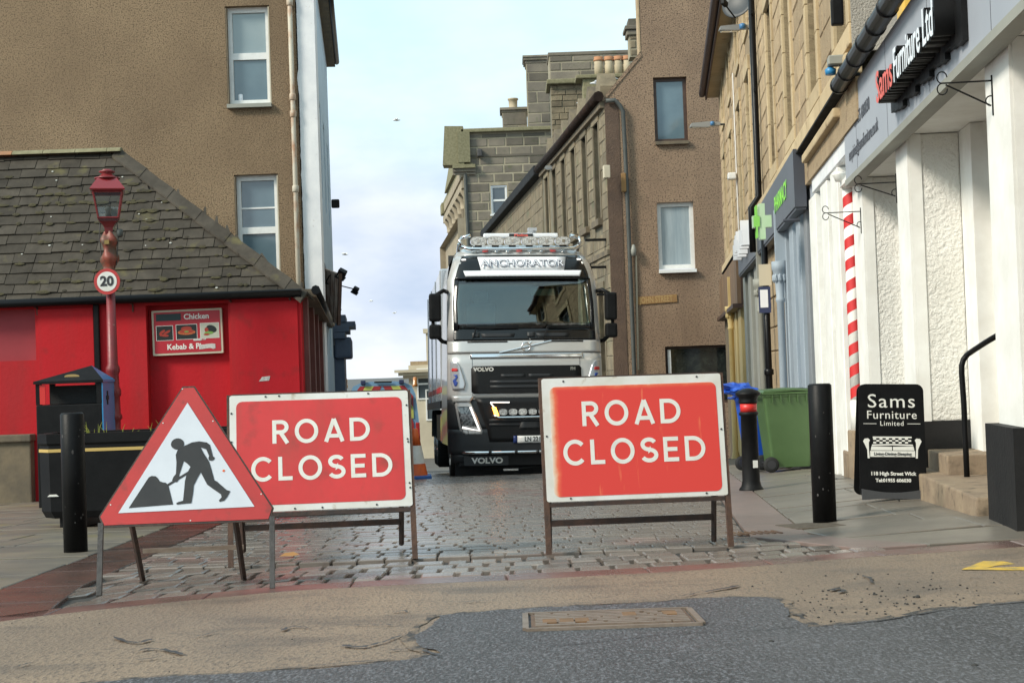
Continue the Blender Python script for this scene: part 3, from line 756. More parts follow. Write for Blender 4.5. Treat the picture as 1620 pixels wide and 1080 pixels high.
def road_closed(name, label, pl, pr, worn, top_lean, rear_y, leg_h, plate_h, cap, th_frame, m_fr, m_legs, dots):
    a, b = pl, pr; c = (a + b) / 2; wdt = (b - a).length; yaw = math.atan2(b.y - a.y, b.x - a.x)
    t = thing(name, label, 'road sign', (c.x, c.y, c.z), (0, -math.atan2(b.z - a.z, (b - a).xy.length), yaw), 'road closed signs on steel frames')
    H = leg_h + plate_h; la = math.atan2(top_lean, H); slope = H / math.cos(la); hw = wdt / 2
    M = Matrix.Rotation(-la, 4, 'X')          # leaning plane: local z runs up the leaning face, -y is its front
    zb = leg_h / math.cos(la); ph = plate_h / math.cos(la)
    def lean(o): o.rotation_euler = (-la, 0, 0); return o
    for s in (-1, 1):
        bm = nb(); bbox(bm, (s * (hw - .014), .012, (slope) / 2), (.03, .03, slope)); lean(obj('front_leg', bm, m_legs if m_legs else m_fr, t))
        bm = nb(); tube(bm, [(s * (hw - .05), top_lean + .012, H - .02), (s * (hw - .05), rear_y, .0)], .016, 4); obj('rear_leg', bm, m_fr, t)
    rt = lambda z: top_lean + (rear_y - top_lean) * (1 - z / H)
    zc = leg_h * .52
    bm = nb(); bbox(bm, (0, rt(zc), zc), (2 * hw - .12, .02, .036)); obj('cross_bar', bm, m_fr, t)
    for z in (zb - .012, slope - .008): lean(box('frame_bar', (0, .013, z), (2 * hw - .062, .028, .024), m_fr, t))
    zc = zb + ph / 2
    pw = 2 * hw - .03
    pl_ = nb(); prism(pl_, rrect(pw, ph - .01, .012, 2), -.004, .0); plate = obj('sign_plate', pl_, m_signw, t); plate.location = M @ Vector((0, -.003, zc)); lean(plate)
    fr = nb(); prism(fr, rrect(pw - .075, ph - .085, .035, 5), -.0055, -.0041); red = obj('red_panel', fr, m_signred_worn if worn else m_signred, plate); red.location = (0.006 if worn else 0, 0, -.012 if worn else 0)
    y = -.0066
    w1 = (.30 - .0) ; zo = .042 if worn else .02
    sign_word(plate, 'ROAD', -.012 if worn else .006, zo + .030, cap, y, m_letter); sign_word(plate, 'CLOSED', -.005 if worn else .006, zo - .048 - cap, cap, y, m_letter)
    bm = nb()
    for (dx, dz) in dots:
        bm = nb(); prism(bm, [(dx * pw / 2 + .006 * math.cos(k), dz * (ph - .02) / 2 + .006 * math.sin(k)) for k in (0, 1, 2, 3, 4, 5)], -.0075, -.0058); obj('bolt_hole', bm, m_ink, plate)
    return t
road_closed('road_closed_sign', 'red road closed sign with bleached white top and left edges, nearer the shops', gp(865, 877), gp(1161, 864), True, .13, .27, .285, .705, .141, .03, m_frame, m_rust, [(-.76, .96), (.73, .97), (-.97, .06), (.97, .08), (-.74, -.97), (.76, -.97)])
road_closed('road_closed_sign', 'evenly red road closed sign with a chipped white border, partly behind the triangular warning sign', gp(361, 897), gp(661, 883), False, .27, .72, .285, .665, .137, .03, m_frame, m_rust, [(-.98, .7), (-.98, .2), (.98, .75), (.975, .15), (.98, .1), (.975, -.62), (.98, -.7), (.6, -.97), (-.3, -.98), (-.6, .98), (-.45, .985), (.55, .98), (.0, -.98)])

def roadworks():
    a, b = gp(155, 941), gp(432, 930); c = (a + b) / 2; yaw = math.atan2(b.y - a.y, b.x - a.x); w = (b - a).length
    t = thing('roadworks_sign', 'triangular men at work warning sign with red border on a small steel frame', 'warning sign', c, (0, 0, yaw))
    la = R(13); M = Matrix.Rotation(-la, 4, 'X')
    def lean(o): o.rotation_euler = (-la, 0, 0); return o
    s = w / 830.0                      # size of one unit of the drawing below
    def q(x, z): return ((x - 466) * s, (712 - z) * s + .32)
    outer = [q(*p) for p in ((46, 660), (440, 32), (500, 32), (886, 650), (866, 714), (66, 714))]
    bm = nb(); prism(bm, outer, -.003, .012); plate = lean(obj('sign_plate', bm, m_frame, t))
    bm = nb(); prism(bm, [q(*p) for p in ((54, 662), (443, 40), (496, 40), (878, 652), (860, 704), (74, 704))], -.0055, -.0032); obj('red_border', bm, m_signtri, plate)
    bm = nb(); prism(bm, [q(*p) for p in ((140, 648), (466, 116), (794, 642))], -.008, -.0057); obj('white_triangle', bm, m_cool, plate)
    def ink(name, pts, y):
        bm = nb(); prism(bm, [q(*p) for p in pts], y, y + .002); return obj(name, bm, m_ink, plate)
    ink('earth_heap', ((190, 625), (283, 480), (297, 473), (316, 475), (326, 484), (336, 500), (350, 506), (366, 509), (378, 522), (402, 616)), -.0102)
    bm = nb()
    prism(bm, [q(420 + 32 * math.cos(R(k * 20)), 320 + 28 * math.sin(R(k * 20))) for k in range(18)], -.0102, -.0082)
    prism(bm, [q(*p) for p in ((436, 340), (455, 330), (490, 315), (525, 311), (562, 318), (577, 330), (585, 360), (592, 388), (601, 394), (598, 404), (588, 409), (574, 407), (570, 395), (574, 386), (560, 352), (532, 341), (548, 372), (574, 414), (582, 440), (600, 506), (612, 512), (640, 538), (660, 556), (677, 562), (662, 590), (648, 607), (626, 612), (622, 606), (636, 590), (632, 576), (590, 545), (565, 525), (534, 464), (518, 492), (501, 526), (498, 560), (490, 613), (420, 617), (417, 611), (428, 605), (450, 600), (455, 545), (458, 505), (466, 470), (484, 436), (470, 420), (450, 405), (434, 390))], -.0106, -.0086)
    prism(bm, [q(*p) for p in ((437, 338), (452, 350), (452, 404), (444, 430), (430, 474), (432, 492), (420, 508), (402, 508), (396, 498), (402, 482), (414, 468), (416, 410), (412, 374), (420, 352))], -.0098, -.0078)
    obj('worker_figure', bm, m_ink, plate)
    ink('shovel_handle', ((370, 518), (478, 454), (484, 464), (376, 528)), -.0094)
    bm = nb()
    for x, z in ((348, 213), (591, 212), (826, 582), (102, 606), (486, 697), (440, 45)): prism(bm, [(q(x, z)[0] + .0035 * math.cos(k), q(x, z)[1] + .0035 * math.sin(k)) for k in range(6)], -.0075, -.0056)
    obj('rivet', bm, m_signw, plate)
    bm = nb(); prism(bm, [(q(645, 461)[0] + .007 * math.cos(k), q(645, 461)[1] + .006 * math.sin(k)) for k in range(6)], -.0095, -.0081); obj('rust_spot', bm, m_orange, plate)
    for sx_ in (-1, 1):
        bm = nb(); bbox(bm, (sx_ * (w / 2 - .004), .006, .17), (.024, .022, .34)); lean(obj('front_leg', bm, m_galv, t))
    ra, rb = gp(226, 918), gp(386, 917)
    Mi = Matrix.Rotation(-yaw, 4, 'Z')
    ra = Mi @ (ra - c); rb = Mi @ (rb - c); ap = M @ Vector((0, .02, 1.0))
    for r_ in (ra, rb):
        tp = ap * .8 + r_ * .2 if False else Vector((r_.x * .94 + .0, ap.y * .55 + .06, .47))
        bm = nb(); tube(bm, [r_, tp], .015, 4); obj('rear_leg', bm, m_frame, t)
    za = .155
    bm = nb(); bbox(bm, ((ra.x + rb.x) / 2 * .98, ra.y - .055, (ra.z + rb.z) / 2 + za), (rb.x - ra.x - .03, .018, .022)); obj('cross_bar', bm, m_ironl, t)
roadworks()

# ------------------------------------------------------------------ bollards, bins, planter, lamp
def plain_bollard(label, px, py, r, h):
    p = gp(px, py); t = thing('bollard', label, 'bollard', p, (0, 0, 0), 'plain black post bollards')
    bm = nb(); lathe(bm, [(r, -.05), (r, h - .012), (r - .012, h)], 28); o = obj('post', bm, m_black, t)
    bm = nb()
    for _ in range(12):
        a = random.uniform(3.4, 6.0); z = random.uniform(.15, h * .9); M = Matrix.Rotation(a, 4, 'Z') @ Matrix.Translation((r - .0005, 0, z)) @ Matrix.Diagonal((.15, 1, random.uniform(.8, 2.2), 1))
        bmesh.ops.create_icosphere(bm, subdivisions=1, radius=random.uniform(.003, .008), matrix=M)
    obj('paint_chips', bm, m_galv, t)
    return t
plain_bollard('plain black bollard beside the black planter and litter bin', 120, 873, .077, .92)
plain_bollard('plain black bollard standing in a dirt square in front of the green bin', 1305, 827, .079, .94)
def red_bollard():
    p = gp(1189, 775); t = thing('bollard', 'moulded black bollard with a red reflective band beside the wheelie bins', 'bollard', p)
    bm = nb(); lathe(bm, [(.125, -.02), (.125, .015), (.105, .04), (.098, .06), (.09, .1), (.082, .76), (.096, .765), (.1, .785), (.09, .80)], 26); obj('post', bm, m_blackp, t)
    bm = nb(); lathe(bm, [(.085, .80), (.085, .885)], 26); obj('red_band', bm, m_redbrt, t)
    bm = nb(); lathe(bm, [(.09, .885), (.098, .9), (.09, .915), (.1, .95), (.128, .975), (.128, .99), (.1, 1.015), (.05, 1.035), (.01, 1.04)], 26); obj('cap', bm, m_blackp, t)
    box('sticker', (.035, -.0862, .27), (.05, .004, .075), m_signw, t)
red_bollard()
def wheelie(label, loc, yaw, m, h=1.07, lid_open=False, hero=True):
    """local +x is the front of the bin, its wheels and hinge are at -x"""
    t = thing('wheelie_bin', label, 'wheelie bin', loc, (0, 0, yaw), 'wheelie bins on the pavement')
    zs = [(.06, -.20, .29, .215), (.12, -.22, .30, .22), (h - .12, -.305, .345, .275), (h - .10, -.315, .355, .285), (h - .05, -.315, .355, .285)]
    bm = nb(); rings = []
    for z, xa, xb, hy in zs:
        ring = []
        for cx, cy, a in ((xb - .04, hy - .04, 0), (xa + .04, hy - .04, 90), (xa + .04, -hy + .04, 180), (xb - .04, -hy + .04, 270)):
            for k in range(4): ring.append(bm.verts.new((cx + .04 * math.cos(R(a + k * 30)), cy + .04 * math.sin(R(a + k * 30)), z)))
        rings.append(ring)
    for i in range(len(rings) - 1):
        n = len(rings[i])
        for k in range(n): bm.faces.new((rings[i][k], rings[i][(k + 1) % n], rings[i + 1][(k + 1) % n], rings[i + 1][k]))
    bm.faces.new(rings[0][::-1]); bm.faces.new(rings[-1])
    obj('body', bm, m, t)
    bm = nb(); bbox(bm, (.02, 0, h - .065), (.70, .60, .03), None, .008)
    for k in range(5): bbox(bm, (-.2 + k * .11, -.291, h - .13), (.012, .018, .10))
    obj('rim', bm, m, t)
    bm = nb(); lid = []
    for (x, z) in ((-.33, h - .045), (-.30, h - .02), (.1, h - .0), (.33, h - .018), (.37, h - .05)): lid.append([bm.verts.new((x, y, z - (.012 if abs(y) > .28 else 0))) for y in (-.30, -.27, -.1, .1, .27, .30)])
    for i in range(4):
        for k in range(5): bm.faces.new((lid[i][k], lid[i + 1][k], lid[i + 1][k + 1], lid[i][k + 1]))
    r = bmesh.ops.extrude_face_region(bm, geom=bm.faces[:]); bmesh.ops.translate(bm, vec=(0, 0, -.022), verts=[v for v in r['geom'] if isinstance(v, bmesh.types.BMVert)])
    obj('lid', bm, m, t)
    bm = nb(); tube(bm, [(-.40, -.22, h - .07), (-.40, .22, h - .07)], .018, 8)
    for y in (-.22, .22, 0): tube(bm, [(-.40, y, h - .07), (-.31, y, h - .06)], .016, 6)
    obj('handle', bm, m, t)
    for s in (-1, 1):
        bm = nb(); lathe(bm, [(.06, -.025), (.098, -.02), (.10, 0), (.098, .02), (.06, .025)], 22); w = obj('wheel', bm, m_rubber, t); w.location = (-.235, s * .245, .10); w.rotation_euler = (math.pi / 2, 0, 0)
        bm = nb(); lathe(bm, [(.055, -.028), (.055, .028)], 14); obj('hub', bm, m_binK, w)
    bm = nb(); tube(bm, [(-.235, -.24, .10), (-.235, .24, .10)], .012, 6); obj('axle', bm, m_binK, t)
    return t
pb = gp(1243, 742)
wheelie('green wheelie bin seen from its side behind the near right bollard', (3.47, 18.85, zg(3.47, 18.85)), R(4), m_binG)
wheelie('bright blue wheelie bin behind the green one', (3.34, 19.6, zg(3.34, 19.6)), R(8), m_binB, 1.06)
wheelie('charcoal wheelie bin half hidden behind the green one by the wall', (3.86, 19.6, zg(3.8, 19.6)), R(0), m_binK, 1.06)
def blue_bag():
    bm = nb(); bmesh.ops.create_icosphere(bm, subdivisions=3, radius=1)
    for v in bm.verts:
        n = mnoise.noise(v.co * 2.2 + Vector((4, 1, 2))) * .45 + mnoise.noise(v.co * 5.0) * .2
        v.co = Vector((v.co.x * .25, v.co.y * .24, v.co.z * .10)) * (1 + n)
    o = obj('plastic_bag', bm, m_binB); o.location = (3.03, 19.4, zg(3.2, 19.5) + 1.10); o.rotation_euler = (0, R(12), 0)
    for p in o.data.polygons: p.use_smooth = False
    tag(o, 'crumpled bright blue plastic bag lying on the blue bin', 'bag')
blue_bag()

def litter_bin():
    d = 16.5; UP = .21; x0 = at(49, 690, d).x; x1 = at(159, 690, d).x; cx = (x0 + x1) / 2; w = x1 - x0
    t = thing('litter_bin', 'square black litter bin with pyramid lid, blue side and gold badge', 'litter bin', (cx, d + .42, zg(cx, d)), (0, 0, R(6)))
    hw = w / 2 * .93; zt = 1.44; zo0, zo1 = 1.16, 1.40
    bm = nb(); bbox(bm, (0, 0, .58), (2 * hw, .80, 1.16), None, .012); obj('body', bm, m_blackp, t)
    for sx_ in (-1, 1):
        for sy in (-1, 1): box('corner_post', (sx_ * (hw - .03), sy * .37, (zo0 + zo1) / 2), (.06, .06, zo1 - zo0 - .002), m_blackp, t)
    box('inner_liner', (.03, .05, (zo0 + zo1) / 2 - .01), (hw * 1.5, .5, zo1 - zo0 - .03), m_rubber, t)
    bm = nb(); a = [bm.verts.new(p) for p in ((-hw - .02, -.42, zo1), (hw + .02, -.42, zo1), (hw + .02, .42, zo1), (-hw - .02, .42, zo1))]; b = [bm.verts.new((v.co.x, v.co.y, zo1 + .03)) for v in a]; ap = bm.verts.new((.18, 0.05, zo1 + .20))
    bm.faces.new(a[::-1])
    for i in range(4): bm.faces.new((a[i], a[(i + 1) % 4], b[(i + 1) % 4], b[i])); bm.faces.new((b[i], b[(i + 1) % 4], ap))
    lid = obj('lid', bm, [m_blackp, m_blueb], t)
    for p in lid.data.polygons:
        if p.normal.x > .4: p.material_index = 1
    bm = nb(); bbox(bm, (hw + .004, 0, .70), (.014, .80, 1.39)); obj('blue_side_panel', bm, m_blueb, t)
    bm = nb(); bbox(bm, (hw + .014, -.12, 1.22), (.012, .05, .16)); bbox(bm, (hw + .016, -.12, 1.22), (.010, .14, .05)); obj('cross_slot', bm, m_rubber, t)
    box('red_edge', (-hw + .075, -.395, (zo0 + zo1) / 2), (.06, .012, zo1 - zo0 - .02), m_redbrt, t)
    bm = nb(); prism(bm, [(.085 * math.cos(R(k * 20)), .026 * math.sin(R(k * 20))) for k in range(18)], 0, .004); e = obj('gold_badge', bm, m_brass, t); e.location = (.02, -.30, zo1 + .078); e.rotation_euler = (R(-20), 0, 0)
litter_bin()
def planter():
    p = gp(75, 836); d = p.y; x0 = at(56, 760, d).x; x1 = x0 + 1.95; z = p.z; H = .80
    t = thing('planter', 'long black street planter with a gold stripe and a few yellow shoots', 'planter', ((x0 + x1) / 2, d + .32, z), (0, 0, R(-1)))
    hw = (x1 - x0) / 2; c = .12
    def ring(e, zz): return [(-hw - e, -.32 - e + c, zz), (-hw - e + c, -.32 - e, zz), (hw + e - c, -.32 - e, zz), (hw + e, -.32 - e + c, zz), (hw + e, .32 + e - c, zz), (hw + e - c, .32 + e, zz), (-hw - e + c, .32 + e, zz), (-hw - e, .32 + e - c, zz)]
    bm = nb(); rs = [[bm.verts.new(q) for q in ring(e, zz)] for e, zz in ((-.03, .08), (-.005, .14), (.0, H - .10), (.012, H - .08), (.012, H), (-.05, H), (-.05, H - .06))]
    for i in range(len(rs) - 1):
        for k in range(8): bm.faces.new((rs[i][k], rs[i][(k + 1) % 8], rs[i + 1][(k + 1) % 8], rs[i + 1][k]))
    bm.faces.new(rs[0][::-1]); obj('tub', bm, m_black, t)
    bm = nb(); bm.faces.new([bm.verts.new(q) for q in ring(-.055, H - .05)]); obj('soil', bm, m_dirt, t)
    bm = nb(); a = [bm.verts.new(q) for q in ring(.004, H - .155)]; b = [bm.verts.new(q) for q in ring(.004, H - .128)]
    for k in range(8): bm.faces.new((a[k], a[(k + 1) % 8], b[(k + 1) % 8], b[k]))
    obj('gold_stripe', bm, m_gold, t)
    bm = nb(); prism(bm, [(-.05, 0), (.05, 0), (.03, .018), (-.03, .018)], -.006, .0); o = obj('maker_plate', bm, m_signw, t); o.location = (-hw + c + .03, -.322, .27)
    for sx_ in (-1, 1):
        bm = nb(); bbox(bm, (sx_ * (hw - .28), 0, .04), (.22, .5, .13), None, .02); obj('foot', bm, m_black, t)
    bm = nb()
    for k in range(24):
        x = random.choice((random.gauss(-hw + .36, .1), random.gauss(-hw + .72, .1), random.uniform(-hw + .1, hw - .2))); y = random.uniform(-.2, .15); z0 = H - .05
        h = random.uniform(.05, .14); a = random.uniform(-.6, .6)
        tube(bm, [(x, y, z0), (x + a * .02, y, z0 + h * .6), (x + a * .09, y, z0 + h)], .0035, 4, True, .001)
    o = obj('shoots', bm, m_grass, t); o['kind'] = 'stuff'
planter()
def lamp():
    d = 17.4; b = at(182, 705, d); z0 = zg(b.x, d); x = b.x
    def z(py): return at(176, py, d).z - z0
    t = thing('street_lamp', 'old red cast iron street lamp with a four sided glass lantern', 'street lamp', (x, d, z0))
    zc = z(446)
    bm = nb(); lathe(bm, [(.12, 0), (.12, .35), (.09, .40), (.075, z(690)), (.09, z(688)), (.09, z(683)), (.072, z(680)), (.075, z(665)), (.095, z(662)), (.095, z(657)), (.078, z(654)), (.074, z(628)), (.090, z(625)), (.090, z(617)), (.072, z(612)), (.068, z(592)), (.082, z(588)), (.082, z(582)), (.062, z(576)), (.050, zc)], 20); obj('post', bm, m_lampred, t)
    # twisted ornamental neck
    bm = nb(); n = 26; rings = []
    for i in range(31):
        f = i / 30; zz = zc + (z(366) - zc) * f; rr = .058 + .03 * math.sin(f * math.pi) + .018 * math.sin(f * 17)
        rings.append([bm.verts.new(((rr + .017 * math.cos(3 * a + f * 9)) * math.cos(a), (rr + .017 * math.cos(3 * a + f * 9)) * math.sin(a), zz)) for a in [2 * math.pi * k / n for k in range(n)]])
    for i in range(30):
        for k in range(n): bm.faces.new((rings[i][k], rings[i][(k + 1) % n], rings[i + 1][(k + 1) % n], rings[i + 1][k])).smooth = True
    obj('twisted_neck', bm, mat('worn_red_paint', (.23, .05, .03), .5, (.09, .05, .03), 9, 4, .4, .6, bump=.4, bscale=30), t)
    box('brass_badge', (0, -.092, z(384)), (.055, .03, .05), m_brass, t)
    zl0, zl1, zr, zt = z(347), z(305), z(282), z(268)
    bm = nb(); lathe(bm, [(.05, z(372)), (.062, z(366)), (.07, z(360)), (.10, z(355)), (.15, zl0 - .02), (.165, zl0)], 4, (0, 0, 0), False, True, R(59)); obj('lantern_base', bm, m_lampred, t)
    ang = R(14)
    def sq(h, zz): return [Vector((h * math.cos(ang + R(45 + 90 * k)), h * math.sin(ang + R(45 + 90 * k)), zz)) for k in range(4)]
    lo, hi = sq(.16, zl0 + .01), sq(.235, zl1)
    bm = nb()
    for k in range(4): tube(bm, [lo[k], hi[k]], .013, 5); tube(bm, [lo[k], lo[(k + 1) % 4]], .014, 5); tube(bm, [hi[k], hi[(k + 1) % 4]], .015, 5)
    obj('lantern_frame', bm, m_lampred, t)
    for k in range(4):
        pyobj('glass_pane', [tuple(lo[k] * .985), tuple(lo[(k + 1) % 4] * .985), tuple(Vector((hi[(k + 1) % 4].x * .98, hi[(k + 1) % 4].y * .98, zl1 - .01))), tuple(Vector((hi[k].x * .98, hi[k].y * .98, zl1 - .01)))], [(0, 1, 2, 3)], m_lglass, t)
    for p in t.children:
        if p.name.startswith('glass_pane'):
            for v in p.data.vertices: v.co.z += .012 if v.co.z < (zl0 + zl1) / 2 else 0
    bm = nb(); r0, r1, r2_ = sq(.278, zl1 + .012), sq(.287, zl1 + .03), sq(.16, zr - .01)
    V = [[bm.verts.new(p) for p in q] for q in (sq(.278, zl1 + .012), r1, r2_)]
    bm.faces.new(V[0][::-1]); bm.faces.new(V[2])
    for i in range(2):
        for k in range(4): bm.faces.new((V[i][k], V[i][(k + 1) % 4], V[i + 1][(k + 1) % 4], V[i + 1][k]))
    obj('lantern_roof', bm, mat('glossy_lantern_red', (.24, .022, .026), .22, coat=.6), t)
    bm = nb(); lathe(bm, [(.15, zr - .01), (.15, zr + .005), (.10, zr + .02), (.062, zr + .05), (.06, zt - .05), (.095, zt - .035), (.095, zt - .022), (.06, zt - .012), (.05, zt), (.01, zt + .004)], 18); obj('finial', bm, m_lampred, t)
    bm = nb(); lathe(bm, [(.03, zl0 + .012), (.03, zl0 + .11), (.05, zl0 + .12), (.02, zl0 + .16)], 12); bbox(bm, (.05, .02, zl0 + .07), (.10, .02, .12)); obj('lamp_holder', bm, m_grpaint, t)
    bm = nb()
    for s in (-1, 1): tube(bm, [(s * .10, 0, zl0 - .04), (s * .115, 0, z(372)), (s * .10, -.01, z(395)), (s * .08, 0, z(420))], .007, 5)
    obj('cable', bm, m_galv, t)
    bm = nb(); lathe(bm, [(.02, 0), (.04, .02), (.04, .09), (.02, .10)], 10); o = obj('sensor', bm, m_pipeg, t); o.location = (.13, 0, z(376))
    # roundel hung on the post
    zs = z(446); s = thing('speed_limit_sign', 'round twenty speed limit sign with red rim on the red lamp post', 'speed sign', (x + at(173, 446, d).x - b.x, d - .10, z0 + zs))
    bm = nb(); prism(bm, [(.155 * math.cos(R(k * 10)), .155 * math.sin(R(k * 10))) for k in range(36)], -.003, .006); obj('red_rim', bm, m_signtri, s)
    bm = nb(); prism(bm, [(.118 * math.cos(R(k * 10)), .118 * math.sin(R(k * 10))) for k in range(36)], -.006, -.0032); obj('white_disc', bm, m_signw, s)
    text(s, '20', .16, (0, -.009, 0), m_ink, bold=.006, name='numerals')
    box('clip', (0, .05, 0), (.05, .086, .03), m_galv, s)
lamp()
def cone():
    d = 22.6; x = at(659, 752, d).x; p = Vector((x, d, zg(x, d)))
    t = thing('traffic_cone', 'orange traffic cone with white band and blue base by the lorry', 'traffic cone', p, (0, 0, R(5)))
    bm = nb(); bbox(bm, (0, 0, .03), (.46, .46, .06), None, .02); obj('base', bm, m_coneb, t)
    bm = nb(); lathe(bm, [(.175, .06), (.14, .24)], 22, caps=False); obj('lower_body', bm, m_orange, t)
    bm = nb(); lathe(bm, [(.1405, .24), (.089, .52)], 22, caps=False); obj('white_band', bm, m_signw, t)
    bm = nb(); lathe(bm, [(.088, .52), (.04, .78), (.02, .785)], 22); obj('upper_body', bm, m_orange, t)
cone()
def fallen_leaf():
    p = gp(458, 881); bm = nb()
    pts = [(-.06, 0, .004), (-.03, .022, .02), (.02, .026, .025), (.06, .0, .012), (.02, -.02, .004), (-.03, -.018, .006)]
    c = bm.verts.new((0, 0, .006)); v = [bm.verts.new(q) for q in pts]
    for i in range(6): bm.faces.new((c, v[i], v[(i + 1) % 6]))
    o = obj('leaf', bm, m_leaf); o.location = p + Vector((0, 0, .004)); tag(o, 'single dry brown leaf on the setts under the red sign', 'leaf')
fallen_leaf()
m_rustbox = mat('orange_rust', (.22, .115, .05), .7, (.15, .085, .04), 12)
def manhole():
    q = [gp(822, 1001), gp(1111, 991), gp(1090, 965.5), gp(840, 975)]
    c = sum(q, Vector()) / 4; ex = (q[1] - q[0]); yaw = math.atan2(ex.y, ex.x); w = ex.length * .97; dpt = ((q[3] - q[0]).length + (q[2] - q[1]).length) / 2 * .98
    t = thing('manhole_cover', 'rusty double triangular iron manhole cover set in the dark asphalt', 'manhole cover', (c.x, c.y, zg(c.x, c.y) + .004), (math.atan(-.0387), 0, yaw))
    bm = nb(); hw, hd = w / 2, dpt / 2
    for cx, cy, sx_, sy in ((0, -hd, w, .022), (0, hd, w, .022), (-hw, 0, .022, dpt - .023), (hw, 0, .022, dpt - .023)): bbox(bm, (cx, cy, .004), (sx_, sy, .016))
    obj('frame', bm, m_ironl, t)
    base = box('bed', (0, 0, -.004), (w - .02, dpt - .02, .008), m_crack, t)
    for s in (-1, 1):
        tri = [(-hw + .02, -hd + .02), (hw - .03, -hd + .02), (-hw + .02, hd - .03)] if s < 0 else [(hw - .02, hd - .02), (-hw + .03, hd - .02), (hw - .02, -hd + .03)]
        bm = nb(); a = [bm.verts.new((x, y, .0005)) for x, y in tri]; b = [bm.verts.new((x, y, .0075)) for x, y in tri]
        bm.faces.new(a[::-1]); bm.faces.new(b)
        for i in range(3): bm.faces.new((a[i], a[(i + 1) % 3], b[(i + 1) % 3], b[i]))
        pn = obj('triangular_plate', bm, m_iron, t)
        bm = nb()
        nr = 9
        for k in range(1, nr):
            f = k / nr; yb = (-hd + .02) + (dpt - .04) * f
            xa, xb = (-hw + .035, -hw + .035 + (w - .08) * (1 - f)) if s < 0 else (hw - .035 - (w - .08) * f, hw - .035)
            # leave the name boxes of the casting free
            if xb - xa > .05:
                L_ = xb - xa
                for u0, u1 in ((0, .1), (.2, .34), (.44, .58), (.62, 1.0)) if .2 < f < .55 and s < 0 else ((0, .62), (.66, .78), (.9, 1.0)) if .45 < f < .8 and s > 0 else ((0, 1),):
                    bbox(bm, (xa + L_ * (u0 + u1) / 2, yb, .0098), (L_ * (u1 - u0), .028, .008))
        o = obj('ribs', bm, m_ironl, pn); o['kind'] = 'stuff'
        for u in (-.36, -.26, -.17) if s < 0 else (.12, .36):
            box('name_box', (u * w, -.05 * s * -1 if s < 0 else .07, .0115), (.05, .10, .005), m_rustbox, pn)
manhole()
def drain():
    p = gp(1192, 843); t = thing('drain_grate', 'small iron drain grate at the pavement corner by the worn sign', 'drain', (p.x, p.y, p.z - .008), (math.atan(-.0387), 0, R(6)))
    box('pit', (0, 0, .0), (.36, .24, .006), m_crack, t)
    for k in range(8): box('bar', (-.15 + k * .043, 0, .008), (.018, .22, .012), m_iron, t)
drain()
def a_board():
    p = gp(1413, 790); t = thing('sandwich_board', 'black furniture shop pavement board with a white sofa drawing', 'pavement sign', (p.x, p.y, p.z), (0, R(2.2), R(-3)))
    s = 187.0; w = .495; h = .895
    la = R(7)
    zb = .012
    pts = rrect(w, h - zb, .055, 6, 0, (h + zb) / 2)
    bm = nb(); prism(bm, [(x * (1 + .03 * (1 - z / h)), z) for x, z in pts], -.006, .006); pn = obj('board', bm, m_black, t); pn.rotation_euler = (-la, 0, 0); pn.location = (0, -.02, 0)
    bm = nb(); prism(bm, pts, -.006, .006); q = obj('rear_board', bm, m_black, t); q.rotation_euler = (la + R(2), 0, 0); q.location = (0, .30, 0)
    bm = nb(); prism(bm, [(-.243 + .486 * k / 10, .0 + .012 * math.sin(math.pi * k / 10)) for k in range(11)] + [(.246 - .492 * k / 10, .085 - .028 * math.sin(math.pi * k / 10)) for k in range(11)], -.05, -.028); obj('foot', bm, mat('grey_rubber_foot', (.06, .062, .066), .6), t)
    m = m_letter; y = -.0075
    text(pn, 'Sams', .150, (0.0, y, .757), m, sx=1.12, space=1.12); text(pn, 'Furniture', .091, (0.0, y, .652), m, sx=1.02, space=1.1); text(pn, 'Limited', .053, (0, y, .587), m, space=1.15)
    for sx_ in (-1, 1): box('rule', (sx_ * .168, y, .586), (.10, .002, .004), m, pn)
    text(pn, '118 High Street Wick', .039, (0, y, .20), m, bold=.0012); text(pn, 'Tel:01955 606030', .037, (0, y, .148), m, bold=.0012)
    # sofa drawing
    bm = nb(); u = .001
    def pr(pp, yy=y): prism(bm, [(a_ * .9, .33 + b_ * .92) for a_, b_ in pp], yy, yy + .002)
    pr([(-.19, .0), (.19, .0), (.19, .05), (-.19, .05)]); pr([(-.185, .055), (-.004, .055), (-.004, .085), (-.178, .088)]); pr([(.004, .055), (.185, .055), (.178, .088), (.004, .085)])
    pr([(-.175, .092), (0, .097), (.175, .092), (.172, .104), (0, .109), (-.172, .104)]); pr([(-.165, .158), (.165, .158), (.165, .17), (-.165, .17)])
    for s_ in (-1, 1):
        pr([(s_ * .195, -.012), (s_ * .212, -.012), (s_ * .215, .06), (s_ * .235, .105), (s_ * .248, .13), (s_ * .235, .152), (s_ * .205, .155), (s_ * .19, .14), (s_ * .20, .12), (s_ * .20, .06)])
    for k in range(12):
        for j in range(3):
            if (k + j) % 2 == 0: pr([(-.162 + k * .027, .113 + j * .015), (-.137 + k * .027, .113 + j * .015), (-.137 + k * .027, .127 + j * .015), (-.162 + k * .027, .127 + j * .015)])
    obj('sofa_drawing', bm, m, pn)
    text(pn, 'Living-Dining-Sleeping', .0325, (0, y - .0012, .352), m_ink, bold=.0006)
a_board()

